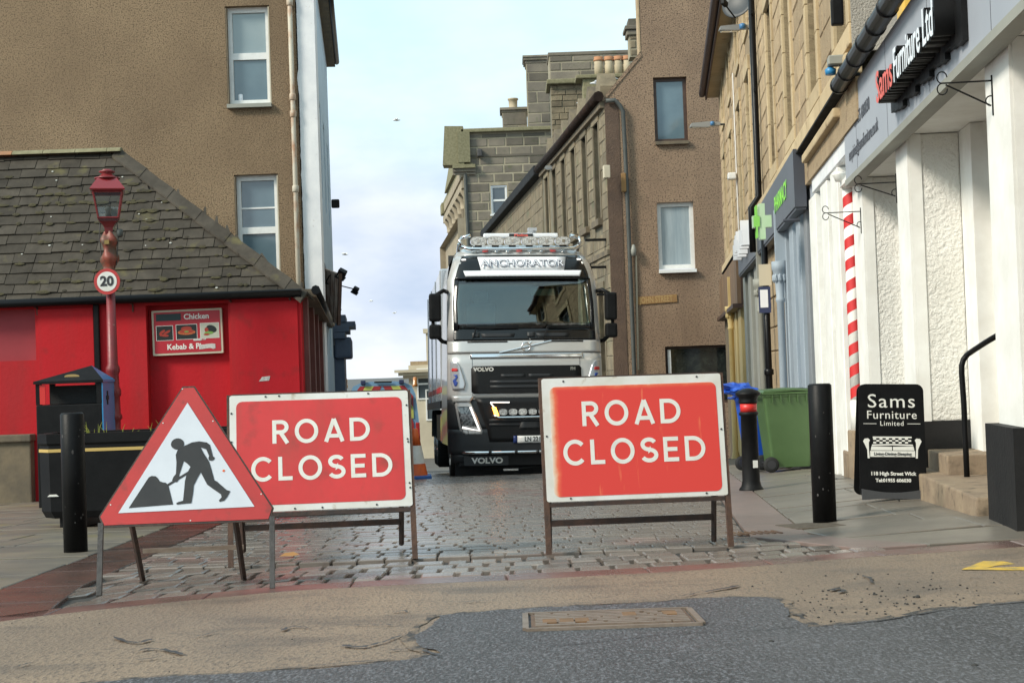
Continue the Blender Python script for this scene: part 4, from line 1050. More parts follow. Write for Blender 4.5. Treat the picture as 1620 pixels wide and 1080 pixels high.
# ------------------------------------------------------------------ red takeaway building on the left
SH_Y = 18.5
SHX = at(478, 560, SH_Y).x
EAV = at(240, 468, SH_Y).z
def red_shop():
    z0 = zg(-5, SH_Y) - .35
    t = thing('red_shop', 'low red painted corner shop with a mossy slate hipped roof', 'shop', (SHX, SH_Y, 0), (0, 0, R(.4)))
    X = lambda px: at(px, 560, SH_Y).x - SHX
    Z = lambda py, px=300: at(px, py, SH_Y).z
    nl = -8.6; vis = -4.75; far_v, far_f = [], []
    holes = [(X(233), X(363), z0, Z(481)), (vis - 1.2, X(58), Z(571, 20), Z(489, 20))]
    wall('front_wall', nl, 0, z0, EAV - .02, holes, m_red, t, reveal=.16)
    box('blocked_doorway', ((X(233) + X(363)) / 2, .186, (z0 + Z(481)) / 2), (X(363) - X(233) + .02, .056, Z(481) - z0 + .02), m_red, t)
    box('blocked_window', ((vis - 1.2 + X(58)) / 2, .14, (Z(571, 20) + Z(489, 20)) / 2), (X(58) - vis + 1.22, .058, Z(489, 20) - Z(571, 20) + .02), m_reddull, t)
    box('wall_pier', (X(420), -.012, (z0 + EAV) / 2 - .06), (X(473) - X(367), .024, EAV - z0 - .13), m_red, t)
    box('wall_pier', ((X(63) + X(150)) / 2, -.010, (z0 + EAV) / 2 - .06), (X(150) - X(63), .02, EAV - z0 - .13), m_red, t)
    bm = nb(); bbox(bm, (X(156), -.03, (z0 + EAV) / 2), (.07, .06, EAV - z0), None, .01); obj('downpipe', bm, m_black, t)
    bm = nb(); prism(bm, [(X(409), Z(603, 415)), (X(414), Z(596, 415)), (X(427), Z(595, 415)), (X(425), Z(602, 415))], -.028, -.0245); obj('torn_sticker', bm, m_paper, t)
    bm = nb(); tube(bm, [(nl, -.12, EAV - .055), (.03, -.12, EAV - .035)], .055, 10); obj('gutter', bm, m_pipeb, t)
    for px in (62, 213, 368, 462):
        bm = nb(); bbox(bm, (X(px), -.05, EAV - .10), (.018, .10, .012)); bbox(bm, (X(px), -.008, EAV - .12), (.016, .014, .15)); obj('gutter_bracket', bm, m_rust, t)
    # side wall running up the street
    sd = thing_side = bpy.data.objects.new('side_wall_group', None)
    bpy.data.objects.remove(sd)
    ang = math.atan2(1, -.10)                      # direction along the side
    L_ = 12.0
    S_ = bpy.data.objects
    hs = [(1.5, 2.6, z0 + 1.0, EAV - .45), (3.6, 4.8, z0 + .9, EAV - .45), (6.2, 7.4, z0 + .9, EAV - .45), (9.0, 10.2, z0 + .9, EAV - .45)]
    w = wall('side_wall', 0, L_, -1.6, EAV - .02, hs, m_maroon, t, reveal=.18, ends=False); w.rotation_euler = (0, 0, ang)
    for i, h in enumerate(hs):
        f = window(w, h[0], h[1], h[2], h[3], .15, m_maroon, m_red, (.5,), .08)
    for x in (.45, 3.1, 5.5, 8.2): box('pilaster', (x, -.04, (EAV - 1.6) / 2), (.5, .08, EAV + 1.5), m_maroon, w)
    box('eaves_board', (L_ / 2, -.10, EAV - .03), (L_, .20, .10), m_dark_st, w)
    bm = nb(); tube(bm, [(-.1, -.2, EAV - .0), (L_, -.2, EAV - .0)], .06, 8); obj('side_gutter', bm, m_pipeb, w)
    # hipped roof; front plane measured in metres up the slope
    run = 1.55; rise = at(190, 243, SH_Y + run).z - EAV; pit = math.atan2(rise, run); sl = math.hypot(run, rise)
    rx0 = at(186, 243, SH_Y + run).x - SHX          # ridge end
    ov = .05
    y_e, z_e = -ov, EAV - ov * math.tan(pit)
    tx = lambda s: 0.06 + (rx0 - .06) * (s / sl)    # hip position at slope distance s
    vs = [(nl, y_e, z_e), (0.08, y_e, z_e), (rx0, run, EAV + rise), (nl, run, EAV + rise)]
    vs += [(.12, y_e, z_e), (.12 - .1 * 12, 12, EAV - .1), (rx0 - .9, 12, EAV + rise)]
    roof = pyobj('roof', vs, [(0, 1, 2, 3), (4, 5, 6, 2)], m_slatebed, t)
    Mr = Matrix.Translation((0, y_e, z_e)) @ Matrix.Rotation(pit, 4, 'X')
    tot = sl + ov / math.cos(pit); e = .172; n = int(tot / e); rows = 0
    for r_ in range(n + 1):
        s0 = r_ * e; s1 = min(s0 + e + .05, tot); x = nl - random.uniform(0, .3)
        hip = tx(max(0, s0 - .1)) - .02; hip2 = tx(s1) - .02
        while x < hip - .03:
            wd = random.uniform(.23, .38); a, b = max(x, nl), x + wd
            b0 = min(b, hip); b1 = min(b, hip2) if b > hip2 else b
            if b0 - a > .04:
                g = .004; dz = random.uniform(0, .006); th = .012; tl = .028 + random.uniform(-.003, .006); jy = random.uniform(-.012, .010)
                b1 = max(b1, a + .03)
                q = [(a + g, s0 + jy, tl + dz), (b0 - g, s0 + jy + random.uniform(-.008, .008), tl + dz + random.uniform(-.003, .003)), (b1 - g, s1, .006 + dz), (a + g, s1, .006 + dz)]
                vv = [tuple(Mr @ Vector(p)) for p in q] + [tuple(Mr @ Vector((p[0], p[1], p[2] - th - .01))) for p in q]
                ff = [(0, 1, 2, 3), (0, 4, 5, 1), (1, 5, 6, 2), (3, 7, 4, 0)]
                if b0 < vis: far_f += [tuple(k + len(far_v) for k in f) for f in ff]; far_v += vv
                else: pyobj('slate', vv, ff, m_slate, roof)
            x += wd
    o = pyobj('far_slates', far_v, far_f, m_slate, roof); o['kind'] = 'stuff'
    # hip tiles
    k = 13; A = Vector((.10, y_e - .03, z_e + .03)); B = Vector((rx0 + .05, run, EAV + rise + .05)); dr = (B - A)
    for i in range(k):
        p = A + dr * (i / k); q = A + dr * ((i + 1.06) / k); up = Vector((.28, -.28, .8)).normalized(); sd_ = dr.cross(up).normalized() * .13
        lift = Vector((0, 0, .012 * (i % 2)))
        vv = [p - sd_ - Vector((0, 0, .09)) + lift, p + lift + Vector((0, 0, .02)), p + sd_ - Vector((0, 0, .09)) + lift, q - sd_ - Vector((0, 0, .09)), q + Vector((0, 0, .02)), q + sd_ - Vector((0, 0, .09))]
        vv += [v - Vector((0, 0, .03)) for v in vv]
        pyobj('hip_tile', [tuple(v) for v in vv], [(0, 1, 4, 3), (1, 2, 5, 4), (0, 6, 7, 1), (1, 7, 8, 2), (6, 0, 3, 9), (2, 8, 11, 5)], m_slate, roof)
    # ridge tiles, terracotta then mossy
    x = nl; xs = [nl]
    while x < rx0 - .1: x += random.uniform(.42, .5); xs.append(min(x, rx0 + .08))
    for i, (a, b) in enumerate(zip(xs, xs[1:])):
        bm = nb(); pts = [(math.cos(R(20 + 14 * j)) * .13, math.sin(R(20 + 14 * j)) * .10) for j in range(11)]
        v0 = [bm.verts.new((a + .004, run + p[0], EAV + rise + p[1] - .02)) for p in pts]; v1 = [bm.verts.new((b - .004, run + p[0], EAV + rise + p[1] - .02)) for p in pts]
        for j in range(10): bm.faces.new((v0[j], v0[j + 1], v1[j + 1], v1[j]))
        bm.faces.new(v0); bm.faces.new(v1[::-1])
        obj('ridge_tile', bm, m_mossst if b > rx0 - 1.05 else m_terra, roof)
    bm = nb()
    for _ in range(170):                           # moss clumps in the joints and lichen spots
        s_ = random.uniform(.1, sl * .85); x = random.uniform(vis + .1, tx(s_) - .2); 
        M = Mr @ Matrix.Translation((x, round(s_ / e) * e + random.uniform(-.02, .03), .03)) @ Matrix.Diagonal((random.uniform(1, 3.5), 1, .35, 1))
        bmesh.ops.create_icosphere(bm, subdivisions=1, radius=random.uniform(.018, .04), matrix=M)
    o = obj('moss', bm, m_moss, roof); o['kind'] = 'stuff'
    bm = nb()
    for _ in range(22):
        s_ = random.uniform(.1, sl * .95); x = random.uniform(vis + .1, tx(s_) + .05)
        M = Mr @ Matrix.Translation((x, s_, .032)) @ Matrix.Diagonal((1.3, .9, .25, 1)); bmesh.ops.create_icosphere(bm, subdivisions=1, radius=random.uniform(.006, .016), matrix=M)
    o = obj('lichen_spots', bm, m_lichen, roof); o['kind'] = 'stuff'
    return X, Z
SX_, SZ_ = red_shop()
def low_wall():
    b = gp(15, 795); d = b.y; x1 = at(49, 740, d).x; z1 = at(20, 690, d).z
    t = thing('low_wall', 'low weathered stone wall with a dark coping beside the litter bin', 'wall', (x1, d, b.z))
    h = z1 - b.z
    box('wall_body', (-1.6, .17, h / 2 - .1), (3.2, .34, h + .1), m_dark_st, t, .02)
    box('coping', (-1.6, .16, h - .025), (3.24, .42, .09), m_rubber if False else m_dark_st, t, .015)
low_wall()
def takeaway_sign():
    d = SH_Y + .10; p = at(297.5, 525, d); w = at(353, 525, d).x - at(242, 525, d).x; h = at(297, 490, d).z - at(297, 561, d).z
    t = thing('takeaway_sign', 'red takeaway sign with white frame and three food pictures', 'shop sign', (p.x, d - .02, p.z), (0, R(-.6), 0))
    bm = nb(); prism(bm, rrect(w, h, .01, 2), -.02, .05); obj('sign_box', bm, m_cream, t)
    bm = nb(); prism(bm, rrect(w - .05, h - .05, .01, 2), -.023, -.0205); obj('red_face', bm, mat('takeaway_red', (.42, .014, .026), .4), t)
    ux = lambda x: (x - 757) / 1080 * w; uz = lambda z: (550 - z) / 690 * h
    box('blanked_name', ((ux(285) + ux(668)) / 2, -.0245, uz(315)), (ux(668) - ux(285), .002, uz(262) - uz(368)), mat('dark_green_tape', (.012, .03, .032), .5), t)
    text(t, 'Chicken', .098, (ux(905), -.0245, uz(320)), m_letter, bold=.0022); text(t, 'Kebab & Pizza', .098, (ux(775), -.0245, uz(775)), m_letter, bold=.0022)
    def pic(x0, x1, z0, z1, bgm, n):
        c = ((ux(x0) + ux(x1)) / 2, -.0245, (uz(z0) + uz(z1)) / 2); f = box('food_picture', c, (ux(x1) - ux(x0), .002, uz(z0) - uz(z1)), m_letter, t)
        box('picture_ground', (c[0], c[1] - .0018, c[2]), (ux(x1) - ux(x0) - .012, .0012, uz(z0) - uz(z1) - .012), bgm, f); return f, c, ux(x1) - ux(x0), uz(z0) - uz(z1)
    blk = mat('photo_black', (.01, .012, .01), .4); mred = mat('photo_red', (.33, .03, .015), .4); mor = mat('photo_orange', (.55, .16, .03), .4, (.3, .04, .02), 60); mgr = mat('photo_green', (.16, .3, .06), .4); mpale = mat('photo_pale', (.45, .45, .36), .4)
    def blob(f, c, dx, dz, rx_, rz_, m, k, rot=0):
        bm = nb(); prism(bm, [(c[0] + dx + rx_ * math.cos(a) * math.cos(rot) - rz_ * math.sin(a) * math.sin(rot), c[2] + dz + rx_ * math.cos(a) * math.sin(rot) + rz_ * math.sin(a) * math.cos(rot)) for a in [2 * math.pi * j / 14 for j in range(14)]], c[1] - .0028 - .0005 * k, c[1] - .0026 - .0005 * k + .0003); obj('printed_food', bm, m, f)
    f, c, a, b = pic(278, 540, 440, 670, blk, 0)
    for dx, dz, r1, r2_, rt, k in ((-.03, .015, .045, .018, .6, 0), (.03, .01, .05, .016, .5, 1), (.0, -.03, .055, .015, -.1, 2), (-.05, -.01, .016, .028, 0, 3)): blob(f, c, dx, dz, r1, r2_, mred, k, rt)
    f, c, a, b = pic(583, 910, 432, 665, blk, 1)
    blob(f, c, 0, .04, .07, .03, mred, 0); blob(f, c, 0, -.005, .115, .034, mor, 1); blob(f, c, 0, .004, .09, .02, mred, 2); blob(f, c, .0, .002, .03, .010, mgr, 3)
    f, c, a, b = pic(955, 1248, 425, 660, mpale, 2)
    blob(f, c, .025, .02, .07, .045, blk, 0, -.4); blob(f, c, -.04, .01, .025, .03, mred, 1); blob(f, c, -.01, -.03, .06, .02, mgr, 2); blob(f, c, -.04, -.05, .04, .012, mred, 3)
    for x0, z0, x1, z1 in ((845, 690, 1040, 660), (930, 825, 1180, 745)):
        bm = nb(); n = 7; top = [(ux(x0 + (x1 - x0) * k / n), uz(z1 + random.uniform(-8, 14))) for k in range(n + 1)]; bot = [(ux(x0 + (x1 - x0) * k / n), uz(z0 + random.uniform(-14, 6))) for k in range(n + 1)]
        prism(bm, top + bot[::-1], -.0268, -.0258); obj('torn_sticker', bm, m_paper, t)
takeaway_sign()

# ------------------------------------------------------------------ tall brown tenement behind it
def tenement():
    d = 27.0; cx = at(506, 300, d).x
    t = thing('tenement', 'tall brown roughcast tenement with white painted corner on the left', 'building', (cx, d, 0))
    X = lambda px, py=200: at(px, py, d).x - cx
    Z = lambda py, px=400: at(px, py, d).z
    H = 12.5; nl = -9.5
    h1 = (X(358, 90), X(428, 90), Z(168), Z(9)); h2 = (X(372, 350), X(442, 350), Z(440), Z(276))
    wall('front_wall', nl, -.33, -3, H, [h1, h2], m_harlL, t, reveal=.22)
    # ragged white margin
    vs, fs = [], []; z = -3.0; prev = None; i = 0
    while z <= H + .1:
        e = -.33 + .03 * mnoise.noise(Vector((0, 0, z * 2.2))) + .016 * mnoise.noise(Vector((3, 0, z * 9)))
        vs += [(e, -.006, z), (0, -.006, z)]
        if i: fs.append((2 * i - 2, 2 * i - 1, 2 * i + 1, 2 * i))
        z += .09; i += 1
    pyobj('white_margin', vs, fs, m_wdirty, t)
    box('corner_pier', (-.175, .16, H / 2 - 1.5), (.35, .32, H + 3), m_wdirty, t)
    f1 = window(t, h1[0] + .0, h1[1] - .0, h1[2] + .04, h1[3] + .0, .17, m_upvc, [m_paneB, m_paneG], (.5,), .10)
    f2 = window(t, h2[0] + .0, h2[1] - .0, h2[2] + .02, h2[3] + .0, .17, m_upvc, [m_paneB, m_paneB], (.46,), .10)
    box('blind_edge', ((h2[0] + h2[1]) / 2, .171, h2[2] + 1.32), (.66, .012, .03), m_upvc, f2)
    for h in (h1, h2):
        box('sill', ((h[0] + h[1]) / 2, .05, h[2] - .0), (h[1] - h[0] + .0, .30, .07), m_grpaint, t)
        for a, b in ((h[0], m_dark_st), (h[1], m_cream)): box('reveal_light_shade', (a + (.014 if b is m_dark_st else -.017), .06, (h[2] + h[3]) / 2), (.022, .115, h[3] - h[2] - .06), b, t)  # reveal strips with painted light: left one dark as shade, right one pale as lit
    bm = nb(); lathe(bm, [(.045, 0), (.05, .05), (.05, .16), (.04, .17)], 12); o = obj('mug', bm, m_whitep, f1); o.location = (X(378, 160), .21, Z(160)); 
    px0, px1 = 459, 468
    p0 = (X(459, 0), -.08, Z(0, 459)); p1 = (X(470, 455), -.08, Z(455, 470))
    x = p0[0]
    bm = nb(); tube(bm, [(x, -.08, H), (x, -.08, -3)], .045, 12); pp = obj('downpipe', bm, m_pipec, t)
    for py in (6, 155, 182, 300): 
        bm = nb(); lathe(bm, [(.055, -.06), (.062, -.05), (.062, .05), (.055, .06)], 14); o = obj('pipe_collar', bm, m_pipec, pp); o.location = (x, -.08, Z(py, 462))
    # street side
    ang = math.atan2(1, -.10)
    hs = [(1.2, 2.2, 1.5, 3.3), (1.2, 2.2, 4.6, 6.5), (3.9, 4.9, 1.5, 3.3), (3.9, 4.9, 4.6, 6.5), (6.6, 7.6, 1.5, 3.3), (6.6, 7.6, 4.6, 6.5)]
    w = wall('side_wall', 0, 9.5, -3, 9.0, hs, m_sidew, t, reveal=.2, ends=False); w.rotation_euler = (0, 0, ang)
    for h in hs: window(w, h[0], h[1], h[2], h[3], .15, m_upvc, m_paneB, (.5,), .06)
    ez = at(516, 88, 35.5).z
    box('eaves', (4.7, -.10, ez + .09), (10.2, .22, .22), m_dark_st, w)
    bm = nb(); tube(bm, [(-.5, -.25, ez + .06), (9.6, -.25, ez + .06)], .07, 8); obj('gutter', bm, m_pipeb, w)
    pyobj('roof', [(cx - cx + .3, -.1, ez + .2), (-.1 * 9.5 + .3, 9.5, ez + .2), (-.1 * 9.5 - 3, 9.5, ez + 3.4), (-3, -.1, ez + 3.4)], [(0, 1, 2, 3)], m_slate, t)
    box('wall_lantern', (3.3, -.22, at(517, 320, 30).z), (.12, .17, .18), m_blackp, w, .03)
    # grey blue shopfront at the far foot, with bracketed cornice
    q = box('shopfront', (8.6, -.12, .0), (2.6, .24, 3.6), m_shopb, w)
    zc = at(536, 515, 35).z
    for k, (dz, dp, hh) in enumerate(((0, .52, .12), (-.12, .38, .12), (-.26, .28, .14), (.12, .3, .2))): box('cornice_moulding', (8.4, -dp / 2, zc + dz), (2.6, dp, hh), m_shopb, w)
    for k in range(3): box('console', (7.3 + k * 1.1, -.22, zc - .55), (.22, .4, .5), m_shopb, w, .06)
tenement()
def hanging_board():
    d = 28.6; c = at(524, 468, d)
    t = thing('projecting_board', 'peeling tilted signboard projecting above the red shop eaves', 'signboard', c, (R(6), R(16), R(-50)))
    h = 1.0; w = .62
    box('board', (0, 0, 0), (w, .05, h), m_board, t)
    for x in (-w / 2, w / 2): box('edge_strip', (x, -.004, 0), (.035, .07, h + .04), m_brownw, t)
    for k in (-1, 0, 1): box('plank_joint', (k * .15, -.028, 0), (.012, .006, h - .06), m_brownw, t)
    bm = nb(); tube(bm, [(0, .03, -.3), (-.4, .5, -.42)], .014, 5); tube(bm, [(0, .03, .3), (-.5, .5, .1)], .014, 5); obj('stay', bm, m_blackp, t)
    for px, py, k, lab in ((541, 432, .16, 'black floodlight on a wire arm over the peeling signboard'), (563, 458, .11, 'smaller floodlight on a long arm beside the peeling signboard')):
        p = at(px, py, d - .3); f = thing('floodlight', lab, 'floodlight', p, (R(30), R(30), 0), 'floodlights by the signboard')
        bm = nb(); bbox(bm, (0, 0, 0), (k, k * .8, k * .9), None, .01); bbox(bm, (0, -.02, -k * .55), (k * 1.25, k * 1.0, .02)); obj('housing', bm, m_blackp, f)
        bm = nb(); q0 = Matrix.LocRotScale(p, f.rotation_euler, None).inverted() @ at(px - (20 if k > .12 else 24), py + (4 if k > .12 else -6), d - .1); q1 = Matrix.LocRotScale(p, f.rotation_euler, None).inverted() @ at(515, 448, d)
        tube(bm, [(0, 0, 0), q0, q1], .012, 5); obj('arm', bm, m_blackp, f)
hanging_board()

# ------------------------------------------------------------------ the row on the right of the street
K = .1043
TN = Vector((K, 1, 0)).normalized()
FR = math.atan2(-TN.y, -TN.x)                   # local x runs towards the camera, local y into the building
class Front:
    """frame of a street front: plane X = K*Y + c, local x measured from depth d0"""
    def __init__(s, c, d0):
        s.c, s.d0 = c, d0; s.o = Vector((K * d0 + c, d0, 0)); s.M = Matrix.Translation(s.o) @ Matrix.Rotation(FR, 4, 'Z'); s.I = s.M.inverted()
    def p(s, px, py, off=0.0):
        """local point on the plane shifted by off into the street, seen at a pixel"""
        r = ray(px, py); c = s.c - off; d = c / (r.x - K); return s.I @ Vector((r.x * d, d, EYE + r.z * d))
    def thing(s, *a, **k):
        t = thing(*a, **k); t.location = s.o; t.rotation_euler = (0, 0, FR); return t
A = Front(1.9, 43.0)
def stone_terrace():
    t = A.thing('stone_terrace', 'long yellow sandstone terrace over the pharmacy and grey shopfronts', 'building')
    x1 = A.p(1348, 200).x; zs = A.p(1200, 298).z - .05
    zs = 3.92; zt = 9.1
    # upper windows: (depth centre, width)
    wins = []
    for dc, wd in ((40.4, 1.0), (36.6, 1.05), (32.6, 1.05), (29.2, 1.05), (23.4, 1.05), (20.3, 1.05), (17.1, 1.0), (14.4, 1.0)):
        xc = (43 - dc) / TN.y; wins.append((xc - wd / 2, xc + wd / 2, zs + .30, zs + 2.9)); wins.append((xc - wd / 2, xc + wd / 2, zs + 3.9, zs + 5.6))
    x1 = (43 - 13.6) / TN.y
    w = wall('upper_wall', 0, x1, zs, zt, wins, m_sandm, t, reveal=.24)
    box('pale_end_margin', (x1 + .012, .20, (zs + zt) / 2), (.02, .46, zt - zs), m_harlW, t)
    pc = Pieces(t, m_sandr, 'far_stones', 190)
    courses(pc, 'stone', 0.02, x1 - .02, zs + .02, zt - .3, .34, (.5, 1.1), -.012, .05, [(a - .22, b + .22, c - .22, d + .30) for a, b, c, d in wins], .014, .006, cham=.016)
    pc.done()
    for i, (a, b, c, d) in enumerate(wins):
        f = window(t, a + .0, b - .0, c, d, .2, m_upvc, m_pane, (.5,), .07)
        ms = m_sand
        for q0, q1 in ((a - .20, a + .0), (b, b + .20)):
            bm = nb(); zz = c
            while zz < d - .05:
                hh = min(random.uniform(.5, .75), d - zz); bbox(bm, ((q0 + q1) / 2, .085, zz + hh / 2), (q1 - q0, .25, hh - .008), None, .006); zz += hh
            obj('jamb', bm, ms, f)
        box('lintel', ((a + b) / 2, .08, d + .14), (b - a + .42, .28, .28), ms, f, .008); box('sill', ((a + b) / 2, .09, c - .1), (b - a + .42, .26, .2), ms, f, .012)
    box('string_course', (x1 / 2, -.02, zs - .10), (x1, .16, .20), m_sand, t, .02)
    box('string_course_dark_strip', (x1 / 2, -.04, zs - .212), (x1, .15, .022), m_lead, t)  # thin dark strip along the underside of the string course
    box('frieze', (x1 / 2, .05, zs - .43), (x1, .12, .40), m_sandr, t)
    xe = A.p(1140, 300).x
    # projecting eaves gutter at the far end, dark red
    bm = nb(); zz = A.p(1120, 148, .45).z
    bbox(bm, (x1 / 2, -.15, zt - .05), (x1 + .5, .4, .12)); obj('eaves_soffit', bm, m_sand, t); box('eaves_board', (x1 / 2, -.37, zt - .0), (x1 + .5, .05, .34), m_pipebr, t)
    bm = nb(); tube(bm, [(-.2, -.48, zt), (x1, -.48, zt)], .10, 8); obj('gutter', bm, m_pipebr, t)
    # tall black downpipe
    xp = A.p(1193, 120, .1).x
    bm = nb(); tube(bm, [(xp, -.10, zt - .1), (xp, -.10, zs + .1), (xp, -.24, zs - .1), (xp, -.24, zs - .9)], .058, 10); dp = obj('downpipe', bm, m_pipeb, t)
    for z in (zs + .4, zs + 2.0, zs + 3.4): box('pipe_clip', (xp, -.10, z), (.2, .05, .09), m_pipeb, dp, .01)
    # ground floor stone piers and back wall
    z0 = -1.9
    box('back_wall', (x1 / 2 - 3.4, .55, (zs + z0) / 2), (x1 - 6.8, .2, zs - z0), m_bluegrD, t)
    X = lambda px, py=560, off=0.0: A.p(px, py, off).x
    def pier(px0, px1, m, d=.5, y=.0, top=zs - .65, name='stone_pier', label=None):
        a, b = X(px0), X(px1); o = box(name, ((a + b) / 2, y + d / 2, (top + z0) / 2), (b - a, d, top - z0), m, t, .01)
        if label: o['label'] = label
        return o
    def column(px, m, r, label, off=.12):
        x = X(px, 560, off); z = zg(A.o.x, 43 - x); zz = 2.55
        bm = nb(); zb = -2.2 if x < 8 else z0
        lathe(bm, [(r * 1.5, zb), (r * 1.5, zb + .75), (r * 1.25, zb + .85), (r, zb + .95), (r * .92, zz - .62), (r * 1.15, zz - .60), (r * 1.15, zz - .56), (r * .95, zz - .54), (r * 1.2, zz - .3), (r * 1.7, zz - .14), (r * 1.9, zz - .12), (r * 1.9, zz)], 16, (x, -off, 0)); o = obj('iron_column', bm, m, t); o['label'] = label
        bm = nb()
        for k in range(8): 
            a = k * math.pi / 4; bmesh.ops.create_icosphere(bm, subdivisions=1, radius=.05, matrix=Matrix.Translation((x + r * 1.35 * math.cos(a), -off + r * 1.35 * math.sin(a), zz - .25)) @ Matrix.Diagonal((.7, .7, 1.6, 1)))
        obj('leaf_capital', bm, m, o)
        box('impost', (x, -off + .1, (zz + zs - .6) / 2 + .0), (.18, .3, zs - .6 - zz), m, o)
    # yellow shop
    for a, b in ((1163.5, 1168), (1171, 1175.5)): pier(a, b, m_yelpaint, .35, -.02, 3.0, 'pilaster', 'ochre yellow shopfront pilaster')
    pier(1147.5, 1153, m_dark_st, .5, .02, 3.3)
    column(1158, m_yelpaint, .075, 'yellow fluted iron column with leaf capital')
    # grey shop
    for a, b in ((1181, 1184.5), (1189, 1193), (1199, 1203)): pier(a, b, m_grpaint, .4, -.02, 3.0, 'pilaster', 'pale grey shopfront pilaster')
    column(1206.5, m_grpaint, .065, 'grey brown iron column with leaf capital')
    # stone pier with hewn blocks
    a, b = X(1219), X(1236); pier(1219, 1236, m_sandm, .5, .01)
    z = z0
    while z < 2.7:
        hh = random.uniform(.4, .75); block_mesh('pier_stone', a + .01, b - .01, z + .01, min(z + hh, 3.0) - .008, -.014, .06, m_sandr, t, .014, .004); z += hh
    # pharmacy pilasters
    column(1238, m_bluegr, .06, 'blue grey iron column with leaf capital')
    for a, b in ((1247.5, 1252.5), (1258.5, 1264), (1270, 1276)): pier(a, b, m_bluegr, .42, -.03, 3.0, 'pilaster', 'blue grey pharmacy pilaster')
    pier(1279, 1283, m_bluegrD, .5, .0, 3.0, 'pilaster')
    # slatted brown fascia of the yellow shop
    a, b = X(1143, 440), X(1172, 430)
    n = 11
    for k in range(n): box('fascia_slat', (a + (b - a) * (k + .5) / n, -.06, 3.05), ((b - a) / n - .06, .09, 1.15), m_wood, t)
    box('fascia_backing', ((a + b) / 2, .01, 3.05), (b - a, .05, 1.2), m_brownw, t); box('fascia_foot', ((a + b) / 2, -.1, 2.42), (b - a, .24, .10), m_brownw, t)
    # thin cables and fixings on the front
    bm = nb(); xx = A.p(1163, 200, .02).x; tube(bm, [(xx, -.03, zs + .2), (xx + .02, -.03, zs + 2.2), (xx - .03, -.03, zs + 4)], .018, 5); obj('cable', bm, m_upvc, t)
    bm = nb(); bbox(bm, (xx, -.14, zs + 1.55), (.28, .2, .16), None, .03); obj('junction_box', bm, m_upvc, t)
    xx = A.p(1330, 40, .05).x
    bm = nb(); bbox(bm, (xx, -.08, A.p(1330, 18, .05).z), (.09, .12, .26), None, .02); obj('camera_fixing', bm, m_blackp, t)
    xb = A.p(1323, 100, .15).x; zb = A.p(1323, 100, .15).z
    bm = nb(); bbox(bm, (xb, -.14, zb + .02), (.14, .18, .09), None, .01); obj('flood_housing', bm, m_grpaint, t)
    bm = nb(); lathe(bm, [(.05, -.05), (.055, 0), (.03, .02)], 10, (xb - .05, -.2, zb - .05)); obj('blue_sensor', bm, m_blueb, t)
stone_terrace()
def pharmacy():
    off = .15; ca = Front(1.9, 43.0)
    t = A.thing('pharmacy_sign', 'long slate grey pharmacy fascia sign with lime green lettering', 'shop sign')
    z0, z1 = A.p(1260.3, 324.2, off).z, A.p(1252, 240, off).z
    a, b = A.p(1168, 420, off).x, A.p(1256, 285, off).x
    box('sign_box', ((a + b) / 2, -off + .075, (z0 + z1) / 2), (b - a, .15, z1 - z0), m_fasciaP, t, .006)
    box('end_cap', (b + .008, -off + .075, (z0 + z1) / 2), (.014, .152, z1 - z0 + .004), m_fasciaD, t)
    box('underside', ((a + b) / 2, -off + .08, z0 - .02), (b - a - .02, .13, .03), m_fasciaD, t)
    xa, xb = A.p(1224, 330, off).x, A.p(1248.5, 300, off).x
    tx_ = text(t, 'PHARMACY', .34, ((xa + xb) / 2, -off - .012, (z0 + z1) / 2 - .02), m_green, bold=.004, extrude=.001, sx=(xb - xa) / 2.25)
    # white letters further along, seen edge on
    xa, xb = A.p(1172, 400, off).x, A.p(1190, 385, off).x
    for k in range(9):
        h = random.uniform(.18, .5)
        bm = nb(); bbox(bm, (xa + (xb - xa) * (k + .5) / 9, -off - .09, z0 + .15 + random.uniform(.0, .2) + h / 2), ((xb - xa) / 18, .17, h)); obj('built_up_letter', bm, m_whitep, t)
    # projecting green cross box
    c = A.p(1205, 351, .55); g = A.thing('pharmacy_cross', 'translucent green pharmacy cross light projecting above the grey fascia', 'cross sign')
    h = .62
    bm = nb(); u = .165
    pts = [(-u / 2, -1.5 * u), (u / 2, -1.5 * u), (u / 2, -u / 2), (1.5 * u, -u / 2), (1.5 * u, u / 2), (u / 2, u / 2), (u / 2, 1.5 * u), (-u / 2, 1.5 * u), (-u / 2, u / 2), (-1.5 * u, u / 2), (-1.5 * u, -u / 2), (-u / 2, -u / 2)]
    M = Matrix.Translation((c.x, c.y, c.z)) @ Matrix.Rotation(R(90), 4, 'Z')
    prism(bm, [(x * .5, z * .95) for x, z in pts], -.08, .08, M); obj('cross_box', bm, m_greenpan, g)
    bm = nb(); prism(bm, [(x * .44, z * .88) for x, z in pts], -.088, -.0805, M @ Matrix.Rotation(R(180), 4, 'Z')); obj('cross_rear_face', bm, m_greend, g)
    bm = nb(); prism(bm, [(x * .16 - .07, z * .85) for x, z in pts], .0805, .09, M); prism(bm, [(x * .16 - .07, z * .85) for x, z in pts], -.098, -.0885, M); obj('green_edge', bm, m_greend, g)
    bm = nb(); tube(bm, [(c.x, c.y + .28, c.z), (c.x, -.05, c.z)], .025, 6); obj('arm', bm, m_fasciaD, g)
pharmacy()
